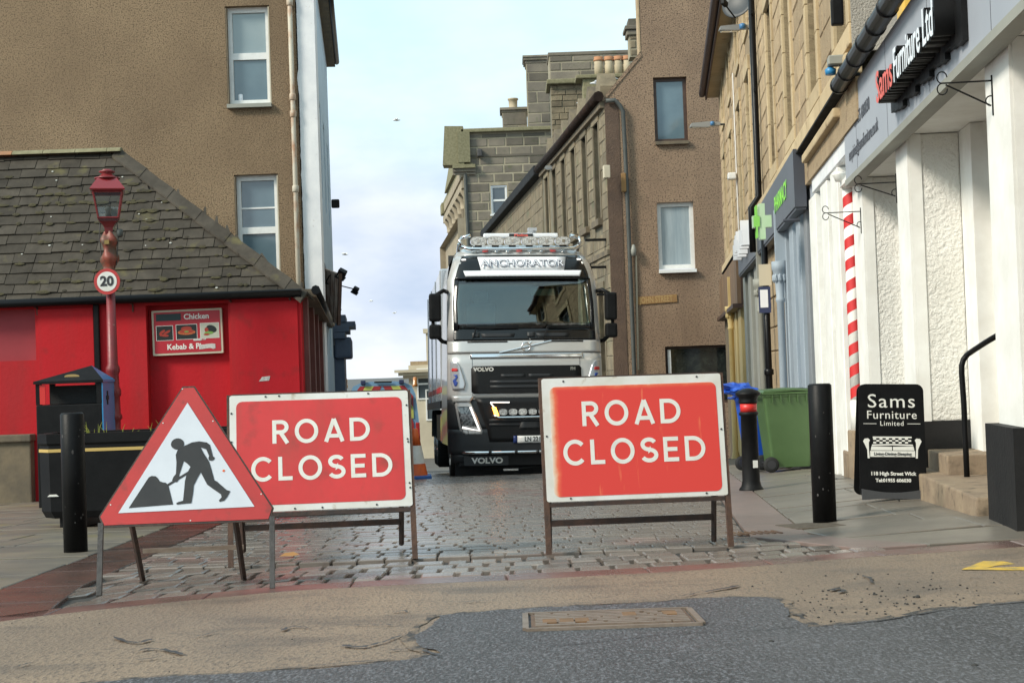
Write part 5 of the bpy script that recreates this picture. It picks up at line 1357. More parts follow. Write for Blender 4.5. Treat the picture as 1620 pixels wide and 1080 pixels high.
def low_pipe():
    x = A.p(1214, 520, .14); zb = zg(A.o.x - 2, 43 - x.x) - .3
    t = A.thing('drainpipe', 'black drainpipe with parking plates in front of the stone pier', 'drainpipe')
    z1 = A.p(1210, 415, .14).z
    bm = nb(); tube(bm, [(x.x, -.14, zb), (x.x, -.14, z1 + .5)], .055, 10); obj('pipe', bm, m_pipeb, t)
    for py in (483, 588): 
        bm = nb(); lathe(bm, [(.07, -.05), (.08, -.04), (.08, .04), (.07, .05)], 12); o = obj('collar', bm, m_pipeb, t); o.location = (x.x, -.14, A.p(1213, py, .14).z)
    z = A.p(1213, 428, .2).z; box('cream_plate', (x.x + .065, -.15, z), (.012, .2, .36), m_cream, t); box('blue_plate', (x.x + .075, -.17, z - .42), (.012, .2, .44), m_navy, t); box('white_label', (x.x + .083, -.18, z - .40), (.006, .13, .30), m_whitep, t)
low_pipe()
def barber_front():
    Bf = Front(1.95, 20.4)
    t = Bf.thing('barber_shopfront', 'white painted barber shopfront between the pharmacy and the furniture shop', 'shopfront')
    P = lambda px, py=600, off=0.0: Bf.p(px, py, off).x
    z1, z0 = Bf.p(1288, 267).z, Bf.p(1289, 296).z
    a, b = P(1288, 285), P(1343, 230); zb = -1.1
    box('fascia', ((a + b) / 2, .05, (3.12 + 3.52) / 2), (b - a, .16, .40), m_wdirty, t, .008)
    box('cornice', ((a + b) / 2 - .15, -.05, 3.57), (b - a + .0, .16, .10), m_sand, t, .02); box('stone_band', ((a + b) / 2 - .1, .08, 3.68), (b - a + .0, .16, .14), m_sand, t)
    box('grey_end_panel', (P(1279, 310), .06, 3.28), (.62, .12, .5), m_fascia, t)
    for q0, q1, y, m in ((1293, 1303, -.02, m_wsmooth), (1312, 1322, -.02, m_wsmooth), (1330, 1341, -.03, m_wsmooth)):
        x0, x1 = P(q0), P(q1); box('pilaster', ((x0 + x1) / 2, y + .25, (3.1 + zb) / 2), (x1 - x0, .5, 3.1 - zb), m, t, .008)
    box('shop_wall', ((a + b) / 2, .5, (3.1 + zb) / 2), (b - a, .1, 3.1 - zb), m_wdirty, t)
    box('doorway_trim', (P(1285, 560), .18, 1.0), (.10, .3, 4.1), m_brownw, t)
    xx = P(1341, 690); box('sandstone_plinth', (xx + .10, .2, -.3), (.34, .5, .72), m_stepst, t, .02)
    bm = nb(); lathe(bm, [(.04, 2.90), (.06, 2.95), (.075, 2.97), (.075, 2.985), (.05, 2.99), (.05, 3.0)], 14, (P(1336, 300), -.05, 0)); obj('moulded_capital', bm, m_wsmooth, t)
    # striped pole
    p = at(1351, 470, 15.35); zl, zh = at(1351, 632, 15.35).z, at(1351, 300, 15.35).z
    g = thing('barber_pole', 'tall barber pole with red and white spiral stripes at the white shop corner', 'barber pole', (p.x, 15.35, zl))
    r = .076; H = zh - zl; n = 24
    pitch = at(1351, 300, 15.35).z - at(1351, 333.5, 15.35).z
    bm = nb(); lathe(bm, [(r, -.02), (r, H)], n); obj('pole_shaft', bm, m_wsmooth, g)
    k = 0; z = -pitch
    while z < H:                                     # each red stripe is a band wound once round the shaft
        bm = nb(); m_ = 24; lo, hi = [], []
        rise_ = pitch * 1.0
        for j in range(m_ + 1):
            a_ = R(180) + 2 * math.pi * j / m_; zz = z + rise_ * j / m_
            lo.append((r * 1.012 * math.cos(a_), r * 1.012 * math.sin(a_), min(max(zz, 0), H))); hi.append((r * 1.012 * math.cos(a_), r * 1.012 * math.sin(a_), min(max(zz + pitch * .5, 0), H)))
        v0 = [bm.verts.new(q) for q in lo]; v1 = [bm.verts.new(q) for q in hi]
        for j in range(m_):
            if (v1[j].co - v0[j].co).length > .002 or (v1[j + 1].co - v0[j + 1].co).length > .002:
                bm.faces.new((v0[j], v0[j + 1], v1[j + 1], v1[j])).smooth = True
        obj('red_stripe', bm, m_barbred, g); z += pitch
    bm = nb(); lathe(bm, [(.085, -.33), (.085, -.03), (.075, .0), (.069, .01)], 18); obj('collar', bm, m_wsmooth, g); bm = nb(); lathe(bm, [(.07, H), (.09, H + .03), (.09, H + .07), (.07, H + .09)], 18); obj('collar', bm, m_wsmooth, g)
    bm = nb(); bbox(bm, (.06, .05, H / 2 - .05), (.10, .10, H - .1)); obj('backing_board', bm, m_blackp, g)
    bm = nb(); bbox(bm, (0, .02, -.60), (.2, .22, .56), None, .02); obj('stone_foot', bm, m_stepst, g)
barber_front()
# ------------------------------------------------------------------ furniture shop
F = Front(2.05, 15.4)
def furniture_shop():
    t = F.thing('furniture_shop', 'white rendered furniture shop with an arcade of piers on the right', 'shop')
    L_ = 16.0; zf0 = 1.03 + .908 * 2.0; zf1 = 3.66; zb = -1.0
    X = lambda d: (15.4 - d) / TN.y
    # piers: far depth, near depth, depth of the camera side
    for fa, ne, dp, pl in ((15.2, 14.5, .5, False), (12.36, 11.8, .40, True), (8.9, 8.3, .55, True), (6.0, 5.3, .55, True)):
        a, b = X(fa), X(ne)
        base = zg(3.2, (fa + ne) / 2) - .2
        pb_ = at(1470, 666, 11.8).z if pl else -.3
        pr = box('pier', ((a + b) / 2, dp / 2, (zf0 + pb_) / 2), (b - a, dp, zf0 - pb_), m_wtex, t, .015)
        box('smooth_margin', ((a + b) / 2, -.006, (zf0 + pb_) / 2), (b - a + .012, .02, zf0 - pb_), m_wsmooth, pr)
        box('side_margin', (b + .004, .05, (zf0 + pb_) / 2), (.012, .09, zf0 - pb_), m_wsmooth, pr)
        e = .12 if fa < 10 else .015
        bm = nb(); bbox(bm, ((a + b) / 2, dp / 2 - (.03 if fa < 10 else 0), (pb_ + base) / 2), (b - a + e, dp + e, pb_ - base + (.2 if fa < 10 else 0))); obj('plinth', bm, m_blackw if pl else m_wsmooth, t)
    # recess: back walls and inner returns, seen between the piers
    ra = X(11.8); box('recess_wall', ((X(11.8) + X(11.36)) / 2, .60, (zf0 - .25) / 2), (X(11.36) - X(11.8), .4, zf0 + .25), m_wsmooth, t)
    bm = nb(); bbox(bm, (X(11.36) + .05, 1.3, (zf0 - .3) / 2), (.10, 1.5, zf0 + .3)); obj('inner_return', bm, m_wtex, t)
    box('inner_plinth', (X(11.36) + .055, 1.29, .1), (.11, 1.5, .55), m_blackw, t); box('recess_plinth', ((X(11.8) + X(11.36)) / 2, .595, .1), (X(11.36) - X(11.8) + .005, .21, .55), m_blackw, t)
    box('back_wall', (X(10) , 2.1, (zf0 - .4) / 2), (L_, .1, zf0 + .4), m_wsmooth, t)
    box('far_return', (X(14.45), 1.2, (zf0 - .6) / 2), (.1, 1.7, zf0 + .6), m_wtex, t); box('near_return', (X(8.4), 1.3, (zf0 - .6) / 2), (.1, 1.6, zf0 + .6), m_wtex, t)
    box('window_return', (X(12.5), .95, (zf0 - .6) / 2), (.1, .9, zf0 + .6), m_wtex, t)
    box('soffit', (X(15.35) + L_ / 2, 1.02, zf0 + .03), (L_, 2.3, .05), m_wsmooth, t)
    box('soffit_beam', (X(11.6), 1.0, zf0 - .06), (.5, 1.0, .13), m_wsmooth, t)
    # fascia
    box('fascia_panel', (X(14.7) + L_ / 2, -.10, (zf0 + zf1) / 2), (L_, .08, zf1 - zf0), m_fascia, t)
    for k in range(6): box('panel_joint', (X(14.7) + .9 + k * 1.9, -.1405, (zf0 + zf1) / 2), (.006, .003, zf1 - zf0 - .02), m_inkgrey, t)
    box('fascia_trim', (X(14.7) + L_ / 2, -.09, zf0 - .03), (L_, .12, .06), m_grpaint, t)
    # wall above, set back
    box('upper_wall', (X(15.35) + L_ / 2, .35, 5.4), (L_, .5, 3.5), m_harlW, t)
    box('upper_margin', (X(15.3), .085, 5.4), (.34, .03, 3.5), m_wdirty, t)
    # gutter
    gz = zf1 + .06
    bm = nb(); tube(bm, [(X(14.2), -.24, gz), (X(15.35) + L_, -.24, gz)], .08, 14); gt = obj('gutter', bm, m_pipeb, t)
    for k in range(11):
        bm = nb(); lathe(bm, [(.08, -.03), (.088, -.025), (.088, .025), (.08, .03)], 16); o = obj('gutter_joint', bm, m_pipeb, gt); o.rotation_euler = (0, R(90), 0); o.location = (X(14.15) + k * .62, -.24, gz)
    # lettering
    yb = -.145
    def along(px0, py0, px1, py1, off=.14): return F.p(px0, py0, off), F.p(px1, py1, off)
    p0, p1 = along(1392, 132, 1425, 95, .26); q0, q1 = along(1419, 92, 1494, 18, .26)
    zc = 3.13
    s1 = text(t, 'Sams', .34, ((p0.x + p1.x) / 2 + .03, -.312, zc), m_redlet, bold=.004, extrude=.001, sx=(p1.x - p0.x) / .86)
    s2 = text(t, 'Furniture Ltd', .34, ((q0.x + q1.x) / 2 + .02, -.312, zc), m_whitep, bold=.004, extrude=.001, sx=(q1.x - q0.x) / 2.1)
    for body, c_, sx_ in (('Sams', (p0.x + p1.x) / 2 + .03, (p1.x - p0.x) / .86), ('Furniture Ltd', (q0.x + q1.x) / 2 + .02, (q1.x - q0.x) / 2.1)): text(t, body, .34, (c_, -.225, zc), m_blackp, bold=.008, extrude=.075, sx=sx_, name='letter_casing')
    steps = 15
    for k in range(steps):                           # black trays behind the letters, each letter its own depth of casing
        xa = p0.x - .02 + (q1.x - p0.x + .12) * k / steps; xb = p0.x - .02 + (q1.x - p0.x + .12) * (k + 1) / steps
        box('letter_tray', ((xa + xb) / 2, -.16, zc - .03), (xb - xa - .004, .035, .25 + .04 * (k % 3)), m_blackp, t)
    a, b = along(1428, 178, 1481, 124); text(t, 'Living \u2022 Dining \u2022 Sleeping', .155, ((a.x + b.x) / 2, yb, zf0 + .15), m_inkgrey, sx=(b.x - a.x) / 1.65)
    a, b = along(1352, 214, 1378, 186); text(t, '01955 606030', .17, ((a.x + b.x) / 2, yb, zf0 + .46), m_inkgrey, sx=(b.x - a.x) / 1.05)
    a, b = along(1343, 270, 1393, 212); text(t, 'enquiries@samsfurniture.co.uk', .17, ((a.x + b.x) / 2, yb, zf0 + .20), m_inkgrey, sx=(b.x - a.x) / 2.35)
    a = F.p(1563, 10, .14); text(t, 'www.samsfurniture.co.uk', .17, (a.x - .1, yb, zf0 + .42), m_inkgrey, sx=.95, align='LEFT')
    # entrance steps
    X0, X1 = X(11.75), X(9.1)
    zs = at(1520, 757, 10.6).z
    gz_ = zg(3.1, 10.4)
    box('step', ((X(12.4) + X(9.15)) / 2, .30, (gz_ - .2 + zs) / 2), (X(9.15) - X(12.4), .85, zs - gz_ + .2), m_stepst, t, .015)
    box('step', ((X(11.78) + X(10.98)) / 2, .68, zs + .07), (X(10.98) - X(11.78), 1.26, .155), m_stepst, t, .012)
    return zf0, X
ZF, FX = furniture_shop()
def handrail():
    b = at(1530, 757, 10.75)
    t = thing('handrail', 'bent black tubular handrail on the sandstone steps', 'handrail', b)
    pts = [(1530, 760), (1527.5, 700), (1525, 640), (1521.5, 590), (1521.5, 578), (1524, 569), (1530, 561), (1540, 554), (1560, 541), (1582, 528)]
    P = [at(px, py, 10.75 - (0 if i < 7 else .25 * (i - 6))) - b for i, (px, py) in enumerate(pts)]
    bm = nb(); tube(bm, P, .021, 10); obj('rail', bm, m_black, t)
    bm = nb(); lathe(bm, [(.05, -.01), (.05, .01), (.03, .02)], 12, (0, 0, -.01)); obj('floor_flange', bm, m_black, t)
handrail()
def scroll(name, lab, wx, wz0, wz1, reach, ztop, parent_front=F):
    """hanging-sign bracket: wall bar, horizontal bar, diagonal and curled ends"""
    t = parent_front.thing(name, lab, 'bracket', group='empty scroll sign brackets'); r = .0055
    bm = nb(); tube(bm, [(wx, -.02, wz0), (wx, -.02, wz1)], r, 6); obj('wall_bar', bm, m_blackp, t)
    bm = nb(); tube(bm, [(wx, -.02, ztop), (wx, -reach, ztop)], r, 6)
    tube(bm, [(wx, -reach, ztop)] + [(wx, -reach - .03 * math.sin(R(a)), ztop + .035 - .035 * math.cos(R(a))) for a in range(30, 300, 30)], r * .8, 5); tube(bm, [(wx, -reach, ztop)] + [(wx, -reach - .03 * math.sin(R(a)), ztop - .035 + .035 * math.cos(R(a))) for a in range(30, 300, 30)], r * .8, 5)
    obj('top_bar', bm, m_blackp, t)
    bm = nb(); tube(bm, [(wx, -reach + .02, ztop - .01), (wx, -.03, wz0 + .06)], r, 6); tube(bm, [(wx, -.03, wz0 + .06)] + [(wx, -.03 - .03 * math.sin(R(a)), wz0 + .09 - .03 * math.cos(R(a))) for a in range(30, 300, 30)], r * .8, 5); obj('diagonal_bar', bm, m_blackp, t)
def brackets():
    for lab, px, py0, py1, tipx, pyt in (('thin black scroll bracket on the nearest white pier of the furniture shop', 1570, 184, 118, 1486, 127), ('thin black scroll bracket with a bent stay on the pier behind the sandwich board', 1418, 322, 274, 1354, 288), ('thin black scroll bracket crossing the barber pole', 1362, 370, 328, 1303, 334)):
        w = F.p(px, (py0 + py1) / 2, .02); s_ = FPX / (15.4 - w.x * TN.y)
        reach = (px - tipx) / s_ * .98
        scroll('scroll_bracket', lab, w.x, F.p(px, py0, .02).z, F.p(px, py1, .02).z, reach, F.p(px, pyt, .02).z)
brackets()
def alarm():
    p = F.p(1413, 16, .12); t = F.thing('alarm_box', 'yellow alarm box with red foot above the black gutter', 'alarm box')
    bm = nb(); bbox(bm, (p.x, .0, p.z + .07), (.28, .14, .42), None, .02); obj('case', bm, m_yellowbox, t)
    bm = nb(); bbox(bm, (p.x, .0, p.z - .17), (.26, .13, .08), None, .02); obj('lens', bm, m_barbred, t)
alarm()
def dish():
    d = 27.2; c = at(1171, 6, d); t = thing('satellite_dish', 'grey satellite dish on the stone front above the street lights', 'satellite dish', c, (R(72), 0, R(-38)))
    bm = nb(); bmesh.ops.create_uvsphere(bm, u_segments=28, v_segments=24, radius=1.1)
    bmesh.ops.delete(bm, geom=[v for v in bm.verts if v.co.z > -.955], context='VERTS')
    for v in bm.verts: v.co.z += 1.1; v.co.x *= .80; v.co.y *= .80
    r = bmesh.ops.solidify(bm, geom=bm.faces[:], thickness=.012)
    o = obj('reflector', bm, m_dish, t)
    for p in o.data.polygons: p.use_smooth = True
    bm = nb(); tube(bm, [(0, -.36, .10), (0, -.30, .5)], .014, 6); obj('feed_arm', bm, m_blackp, t)
    bm = nb(); bbox(bm, (0, -.28, .54), (.08, .10, .16), None, .02); obj('feed_horn', bm, m_blackp, t)
    bm = nb(); tube(bm, [(0, 0, 0), (0, .1, -.25), (.3, .25, -.3)], .022, 6); obj('wall_mount', bm, m_blackp, t)
dish()
def lantern(lab, px_tip, px_root, py, d, wall_dx):
    a, b = at(px_tip, py, d), at(px_root, py - 1, d); L_ = (b - a).length
    t = thing('street_lantern', lab, 'street light', b, group='flat grey street lanterns on the house fronts')
    h = L_ * .16
    bm = nb(); prism(bm, [(-L_, -h * .4), (-L_ * .40, -h * .55), (-L_ * .30, -h * .25), (-.02, -h * .2), (-.02, h * .35), (-L_ * .35, h * .6), (-L_ * .95, h * .35)], -L_ * .13, L_ * .13); obj('body', bm, m_led_head, t)
    box('light_panel', (-L_ * .68, 0, -h * .54), (L_ * .5, L_ * .2, .02), m_lens, t)
    bm = nb(); lathe(bm, [(.06, -.05), (.065, .04), (.03, .06)], 10); o = obj('photocell', bm, m_photo, t); o.location = (-L_ * .28, -L_ * .12, h * .1)
    bm = nb(); tube(bm, [(-.06, 0, 0), (wall_dx, 0.0, 0)], .03, 8); bbox(bm, (wall_dx, 0, -.1), (.05, .12, .5)); obj('bracket', bm, m_pipeg, t)
lantern('flat grey street lantern below the satellite dish', 1137, 1188, 45, 28.0, .18)
lantern('flat grey street lantern with blue cell against the brown gable', 1091, 1140, 198, 39.5, .25)

# ------------------------------------------------------------------ brown gable across the junction
GD = 46.0
def gable():
    x0 = at(965, 400, GD).x; t = thing('gabled_house', 'red brown roughcast gable end with three windows beyond the junction', 'building', (x0, GD, 0))
    X = lambda px, py=300: at(px, py, GD).x - x0
    Z = lambda py, px=1060: at(px, py, GD).z
    zb = -3.2; h = [(X(1035, 180), X(1088, 180), Z(229), Z(122)), (X(1041, 380), X(1099, 380), Z(432), Z(320)), (X(1053, 580), X(1205, 580), Z(640), Z(548))]
    ze = Z(158, 958); zt = Z(88, 1012); xs = X(1012, 60) + .0
    wall('gable_wall', 0, 9, zb, ze, h, m_harlR, t, reveal=.25, top=False)
    zm = Z(112); xm = xs * (zm - ze) / (zt - ze)
    wall('gable_wall', xm, 9, ze, zm, [h[0]], m_harlR, t, reveal=.0012, top=False)
    bm = nb(); prism(bm, [(-.02, ze), (xm, ze), (xm, zm)], .0, .6); obj('gable_shoulder', bm, m_harlR, t)
    bm = nb(); prism(bm, [(xm, zm), (9, zm), (9, Z(-60)), (xs, Z(-60)), (xs, zt)], .0, .6); obj('gable_top', bm, m_harlR, t)
    bm = nb(); prism(bm, [(-.1, ze - .02), (-.02, ze - .05), (xs + .04, zt - .02), (xs, zt + .12)], -.03, .6); obj('skew_coping', bm, m_harlR, t)
    box('stack_edge', (xs - .015, .3, (zt + Z(-60)) / 2), (.05, .64, Z(-60) - zt), m_sandr, t)
    w1 = window(t, h[0][0], h[0][1], h[0][2] + .1, h[0][3], .2, m_brownw, m_paneB, (), .11)
    w2 = window(t, h[1][0], h[1][1], h[1][2] + .14, h[1][3], .16, m_upvc, m_paneL, (), .13)
    w3 = window(t, h[2][0], h[2][1], h[2][2], h[2][3], .2, m_brownw, mat('shop_glass', (.012, .014, .015), .08, (.03, .035, .03), 5, spec=.9), (), .08)
    box('window_lining', (h[2][0] + .14, .16, (h[2][2] + h[2][3]) / 2), (.1, .12, h[2][3] - h[2][2] - .2), m_upvc, w3)
    box('shop_light', (h[2][0] + 1.55, .205, h[2][3] - .65), (.30, .01, .16), mat('lit_shop_lamp', (.6, .5, .2), .5, emit=(1, .75, .3), estr=1.2), w3, 0, 0).rotation_euler = (0, R(-28), 0)
    box('sill', ((h[1][0] + h[1][1]) / 2, -.02, h[1][2] + .05), (h[1][1] - h[1][0] + .02, .3, .10), m_upvc, w2)
    box('sill', ((h[0][0] + h[0][1]) / 2, .0, h[0][2] + .05), (h[0][1] - h[0][0], .26, .1), m_dark_st, w1)
    # sooty corner strip under the leaking gutter
    box('sooty_strip', (X(975, 380), -.008, (ze + zb) / 2), (X(987, 380) - X(965, 380), .02, ze - zb), m_harlD, t)
    # downpipe with a swan neck
    bm = nb(); P = [(958, 161), (972, 160), (980, 168), (985, 178), (988, 230), (993, 340), (1003, 590), (1005, 680)]
    tube(bm, [(at(px, py, GD).x - x0, -.14, at(px, py, GD).z) for px, py in P], .068, 8); dp = obj('downpipe', bm, m_pipeg, t)
    q = at(986, 290, GD); box('rusty_joint', (q.x - x0, -.15, q.z), (.15, .16, .6), m_street, dp, .03)
    q = at(1000, 398, GD); bm = nb(); lathe(bm, [(.07, -.15), (.085, .02), (.04, .2)], 10, (q.x - x0 + .03, -.2, q.z)); obj('bird_spike', bm, m_grpaint, dp)
    bm = nb(); tube(bm, [(at(1001, 405, GD).x - x0 + .1, -.05, at(1001, 405, GD).z), (at(1007, 585, GD).x - x0 + .05, -.05, at(1007, 585, GD).z)], .03, 5); obj('cable', bm, m_cream, t)
    # street plate
    s0, s1 = at(1005, 475, GD), at(1071, 474, GD); s = thing('street_name_plate', 'faded brown street name plate on the roughcast gable', 'street sign', ((s0.x + s1.x) / 2, GD - .02, s0.z), (0, R(-2.0), 0))
    box('plate', (0, 0, 0), (s1.x - s0.x, .03, .24), m_street, s)
    text(s, 'JOHN STREET', .27, (0, -.017, 0), m_streetl, bold=.006, sx=(s1.x - s0.x) * .93 / 1.95)
gable()
# ------------------------------------------------------------------ stone row going away down the street
KB = -.1033
class FrontB(Front):
    """front on the right of the far street: plane X = KB*Y + c; local x runs towards the camera"""
    def __init__(s, c, d0):
        s.c, s.d0 = c, d0; tn = Vector((KB, 1, 0)).normalized(); s.tn = tn; s.o = Vector((KB * d0 + c, d0, 0))
        s.rz = math.atan2(-tn.y, -tn.x); s.M = Matrix.Translation(s.o) @ Matrix.Rotation(s.rz, 4, 'Z'); s.I = s.M.inverted()
    def p(s, px, py, off=0.0):
        r = ray(px, py); c = s.c - off; d = c / (r.x - KB); return s.I @ Vector((r.x * d, d, EYE + r.z * d))
    def thing(s, *a, **k):
        t = thing(*a, **k); t.location = s.o; t.rotation_euler = (0, 0, s.rz); return t
CB = at(965, 400, GD).x - KB * GD
B = FrontB(CB, 62.0)
def stone_row():
    t = B.thing('stone_row', 'mossy stone row with leaking dark gutter running down the far street', 'building')
    x1 = (62 - GD) * 1.0053; ze = B.p(910, 208).z; zb = -4.5
    hs = []
    for px, py0, py1, w in ((1000, 0, 0, 0),):
        pass
    wins = []
    for dpx, wd, za, zc in ((955, .95, 0, 0),): pass
    # first floor windows, then the lower ones
    for d in (47.8, 50.4, 53.0, 55.6, 58.2, 60.6):
        x = (62 - d) * 1.0053; wins.append((x - .5, x + .5, ze - 3.7, ze - .55))
    for d in (47.9, 50.7, 53.6): 
        x = (62 - d) * 1.0053; wins.append((x - .55, x + .55, ze - 9.2, ze - 6.0))
    wall('front_wall', 0, x1, zb, ze, wins, m_rubm, t, reveal=.3)
    pc = Pieces(t, m_rub, 'far_stones', 230)
    courses(pc, 'stone', 4.5, x1 - .02, ze - 9.5, ze - .3, .42, (.5, 1.0), -.02, .07, [(a - .2, b + .2, c - .3, d + .25) for a, b, c, d in wins], .016, .012, cham=.02)
    pc.done()
    for a, b, c, d in wins:
        f = window(t, a, b, c, d, .24, m_upvc if random.random() < .3 else m_grpaint, m_pane, (.5,), .07)
        for q0 in (a - .1, b + .1): box('jamb', (q0, .09, (c + d) / 2), (.2, .26, d - c), m_rub, f, .01)
        box('lintel', ((a + b) / 2, .08, d + .13), (b - a + .4, .28, .26), m_rub, f, .01); box('sill', ((a + b) / 2, .03, c - .12), (b - a + .44, .40, .22), m_dark_st, f, .02)
    bm = nb(); tube(bm, [(0, -.2, ze + .0), (x1 * .45, -.2, ze - .02), (x1 + .1, -.2, ze + .03)], .17, 8); obj('gutter', bm, m_leak, t)
    box('eaves_course', (x1 / 2, -.06, ze - .2), (x1, .2, .26), m_dark_st, t, .02)
    for k in range(7):                              # stone dormer heads standing on the wall head
        x = x1 - 1.2 - k * 2.15
        bm = nb(); w = .5; prism(bm, [(-w, 0), (w, 0), (w, .5), (0, 1.0), (-w, .5)], -.02, .55); o = obj('dormer_head', bm, m_dark_st if k % 2 else m_rub, t); o.location = (x, .02, ze + .02)
    box('band_course', (x1 / 2, -.03, ze - 4.9), (x1, .1, .16), m_dark_st, t)
    for k in range(3):                              # iron hooks near the corner
        q = B.p(958, 380 + k * 43); box('iron_arm', (q.x + .2, -.35, q.z), (.08, .7, .08), m_blackp, t)
    q = B.p(962, 272, .05); box('bell_box', (q.x, -.1, q.z), (.25, .2, .4), m_cream, t, .02)
    # roof behind, sloping away from the street
    pyobj('roof', [(0, .3, ze + .1), (x1 - .3, .3, ze + .1), (x1 - .3, 5, ze + 3.6), (0, 5, ze + 3.6)], [(0, 1, 2, 3)], m_slate, t)
stone_row()
lantern('flat grey street lantern on the stone row above the lorry', 861, 897, 265, 58.5, .3)
def lower_row():
    Bl = FrontB(CB, 90.0); t = Bl.thing('low_stone_house', 'lower rubble house with a lead edged eave behind the lorry roof', 'building')
    ze = Bl.p(810, 327).z; x1 = (90 - 62.2) * 1.0053
    wall('front_wall', 0, x1, -6, ze, [], m_rubm, t)
    pc = Pieces(t, m_rub, 'far_stones', 120)
    courses(pc, 'stone', 2, x1 - .05, ze - 7.5, ze - .1, .5, (.8, 1.6), -.02, .07, (), .02, .014, cham=.02); pc.done()
    bm = nb(); bbox(bm, (x1 / 2, -.12, ze + .1), (x1 + .2, .5, .42), None, .05); obj('lead_eave', bm, m_lead, t)
lower_row()
# ------------------------------------------------------------------ grey classical hall at the end, its side wall towards us
HD = 95.0
def hall():
    x0 = at(734, 330, HD).x; t = thing('classical_hall', 'grey ashlar hall with mossy pediment and a plain side wall', 'building', (x0, HD, 0))
    X = lambda px, py=300: at(px, py, HD).x - x0
    Z = lambda py, px=790: at(px, py, HD).z
    x1 = X(905); ze = Z(208); zb = -7
    h = [(X(777, 316), X(802, 316), Z(339), Z(293))]
    wall('side_wall', 0, x1, zb, ze, h, m_mort, t, reveal=.35)
    pc = Pieces(t, m_grey_st, 'far_stones', 260)
    hz = [(h[0][0] - .05, h[0][1] + .05, h[0][2] - .05, h[0][3] + .05)]
    courses(pc, 'stone', .05, x1, Z(395), ze - .12, .60, (.9, 1.7), -.03, .1, hz, .085, .012, cham=.03); pc.done()
    f = window(t, h[0][0] + .02, h[0][1] - .02, h[0][2], h[0][3] - .05, .15, m_upvc, m_pane, (.5,), .10)
    box('sill', ((h[0][0] + h[0][1]) / 2, -.05, h[0][2] - .05), (1.2, .4, .12), m_upvc, f)
    box('coping', ((X(733) + x1) / 2, .1, ze + .08), (x1 - X(731) , .9, .24), m_mossst, t, .04)
    for k in range(6):
        z = Z(380) + k * 1.1; 
    # cornice return
    za = Z(264, 745)
    for dz, pr, hh in ((.0, .5, .22), (-.22, .34, .22), (-.42, .2, .2)): box('cornice_return', ((X(716, 260) + X(752, 260)) / 2, -pr / 2 + .02, za + dz), (X(752, 260) - X(716, 260) - (.22 - dz) * .0, pr, hh), m_mossst if dz == 0 else m_grey_st, t)
    box('string_band', (x1 / 2, -.035, Z(246)), (x1, .08, .14), m_grey_st, t)
    # street front: seen sharply from the side, running away to the left
    ang = math.atan2(1, KB)
    Lf = 22.0
    w = wall('street_front', 0, Lf, zb, Z(345, 730), [], m_hall, t); w.rotation_euler = (0, 0, ang)
    zc = Z(270, 735)
    for dz, pr, hh in ((.35, 1.0, .3), (.05, .75, .3), (-.25, .5, .3), (-.9, .25, .5)): box('entablature', (Lf / 2, -pr / 2 + .1, zc + dz), (Lf + .2, pr, hh), m_mossst if dz > .2 else m_hall, w)
    # pediment
    zt = Z(203, 715); hh = zt - zc - .5
    bm = nb(); prism(bm, [(-.4, zc + .5), (Lf * .72, zc + .5), (.2 + Lf * .12, zt), (-.4, zt - .3)], -.5, .3); obj('pediment', bm, m_mossst, w)
    bm = nb(); prism(bm, [(X(700, 240), Z(262, 715)), (X(734, 240), Z(262, 730)), (X(734, 240), Z(201, 734)), (X(704, 220), Z(201, 704))], -.35, 1.2); obj('pediment_end', bm, m_mossst, t)
    for k in range(7):
        x = 1.0 + k * 3.2
        bm = nb(); zz = zc - 1.2; lathe(bm, [(.34, zb), (.30, zz - .9), (.40, zz - .85), (.34, zz - .8), (.38, zz - .4), (.58, zz - .08), (.6, zz), (.6, zz + .1)], 14, (x, -.42, 0)); obj('column', bm, m_hall, w)
    bm = nb(); bbox(bm, (Lf - .8, -.5, zc - .1), (1.8, 1.6, .9), None, .1); obj('cornice_end', bm, m_mossst, w)
    cam_ = at(759, 243, HD); bm = nb(); bbox(bm, (cam_.x - x0, -.25, cam_.z), (.35, .4, .5), None, .08); obj('wall_camera', bm, m_galv, t)
    bm = nb(); xx = X(738, 330); tube(bm, [(xx + .0, -.1, Z(275, 738)), (xx + .05, -.1, Z(400, 742))], .13, 6); obj('rain_pipe', bm, m_pipeg, t)
hall()
def block_stack(name, label, d, px0, px1, py0, py1, m, ms, ch, lr, cat='chimney', cap=None, depth=2.0, gap=.06):
    x0, x1 = at(px0, (py0 + py1) / 2, d).x, at(px1, (py0 + py1) / 2, d).x; xm = (px0 + px1) / 2; z0, z1 = at(xm, py1, d).z, at(xm, py0, d).z
    t = thing(name, label, cat, (x0, d, z0)); w = x1 - x0; h = z1 - z0
    box('core', (w / 2, depth / 2, h / 2), (w, depth, h), m, t)
    pc = Pieces(t, ms, 'far_stones', 200); courses(pc, 'stone', .01, w - .01, .02, h - .02, ch, lr, -.03, .1, (), gap, .010, cham=.025); pc.done()
    if cap:
        for dz, e, hh in cap: box('cap', (w / 2, depth / 2, h + dz), (w + 2 * e, depth + 2 * e, hh), m_grey_st, t, .03)
    return t, w, h
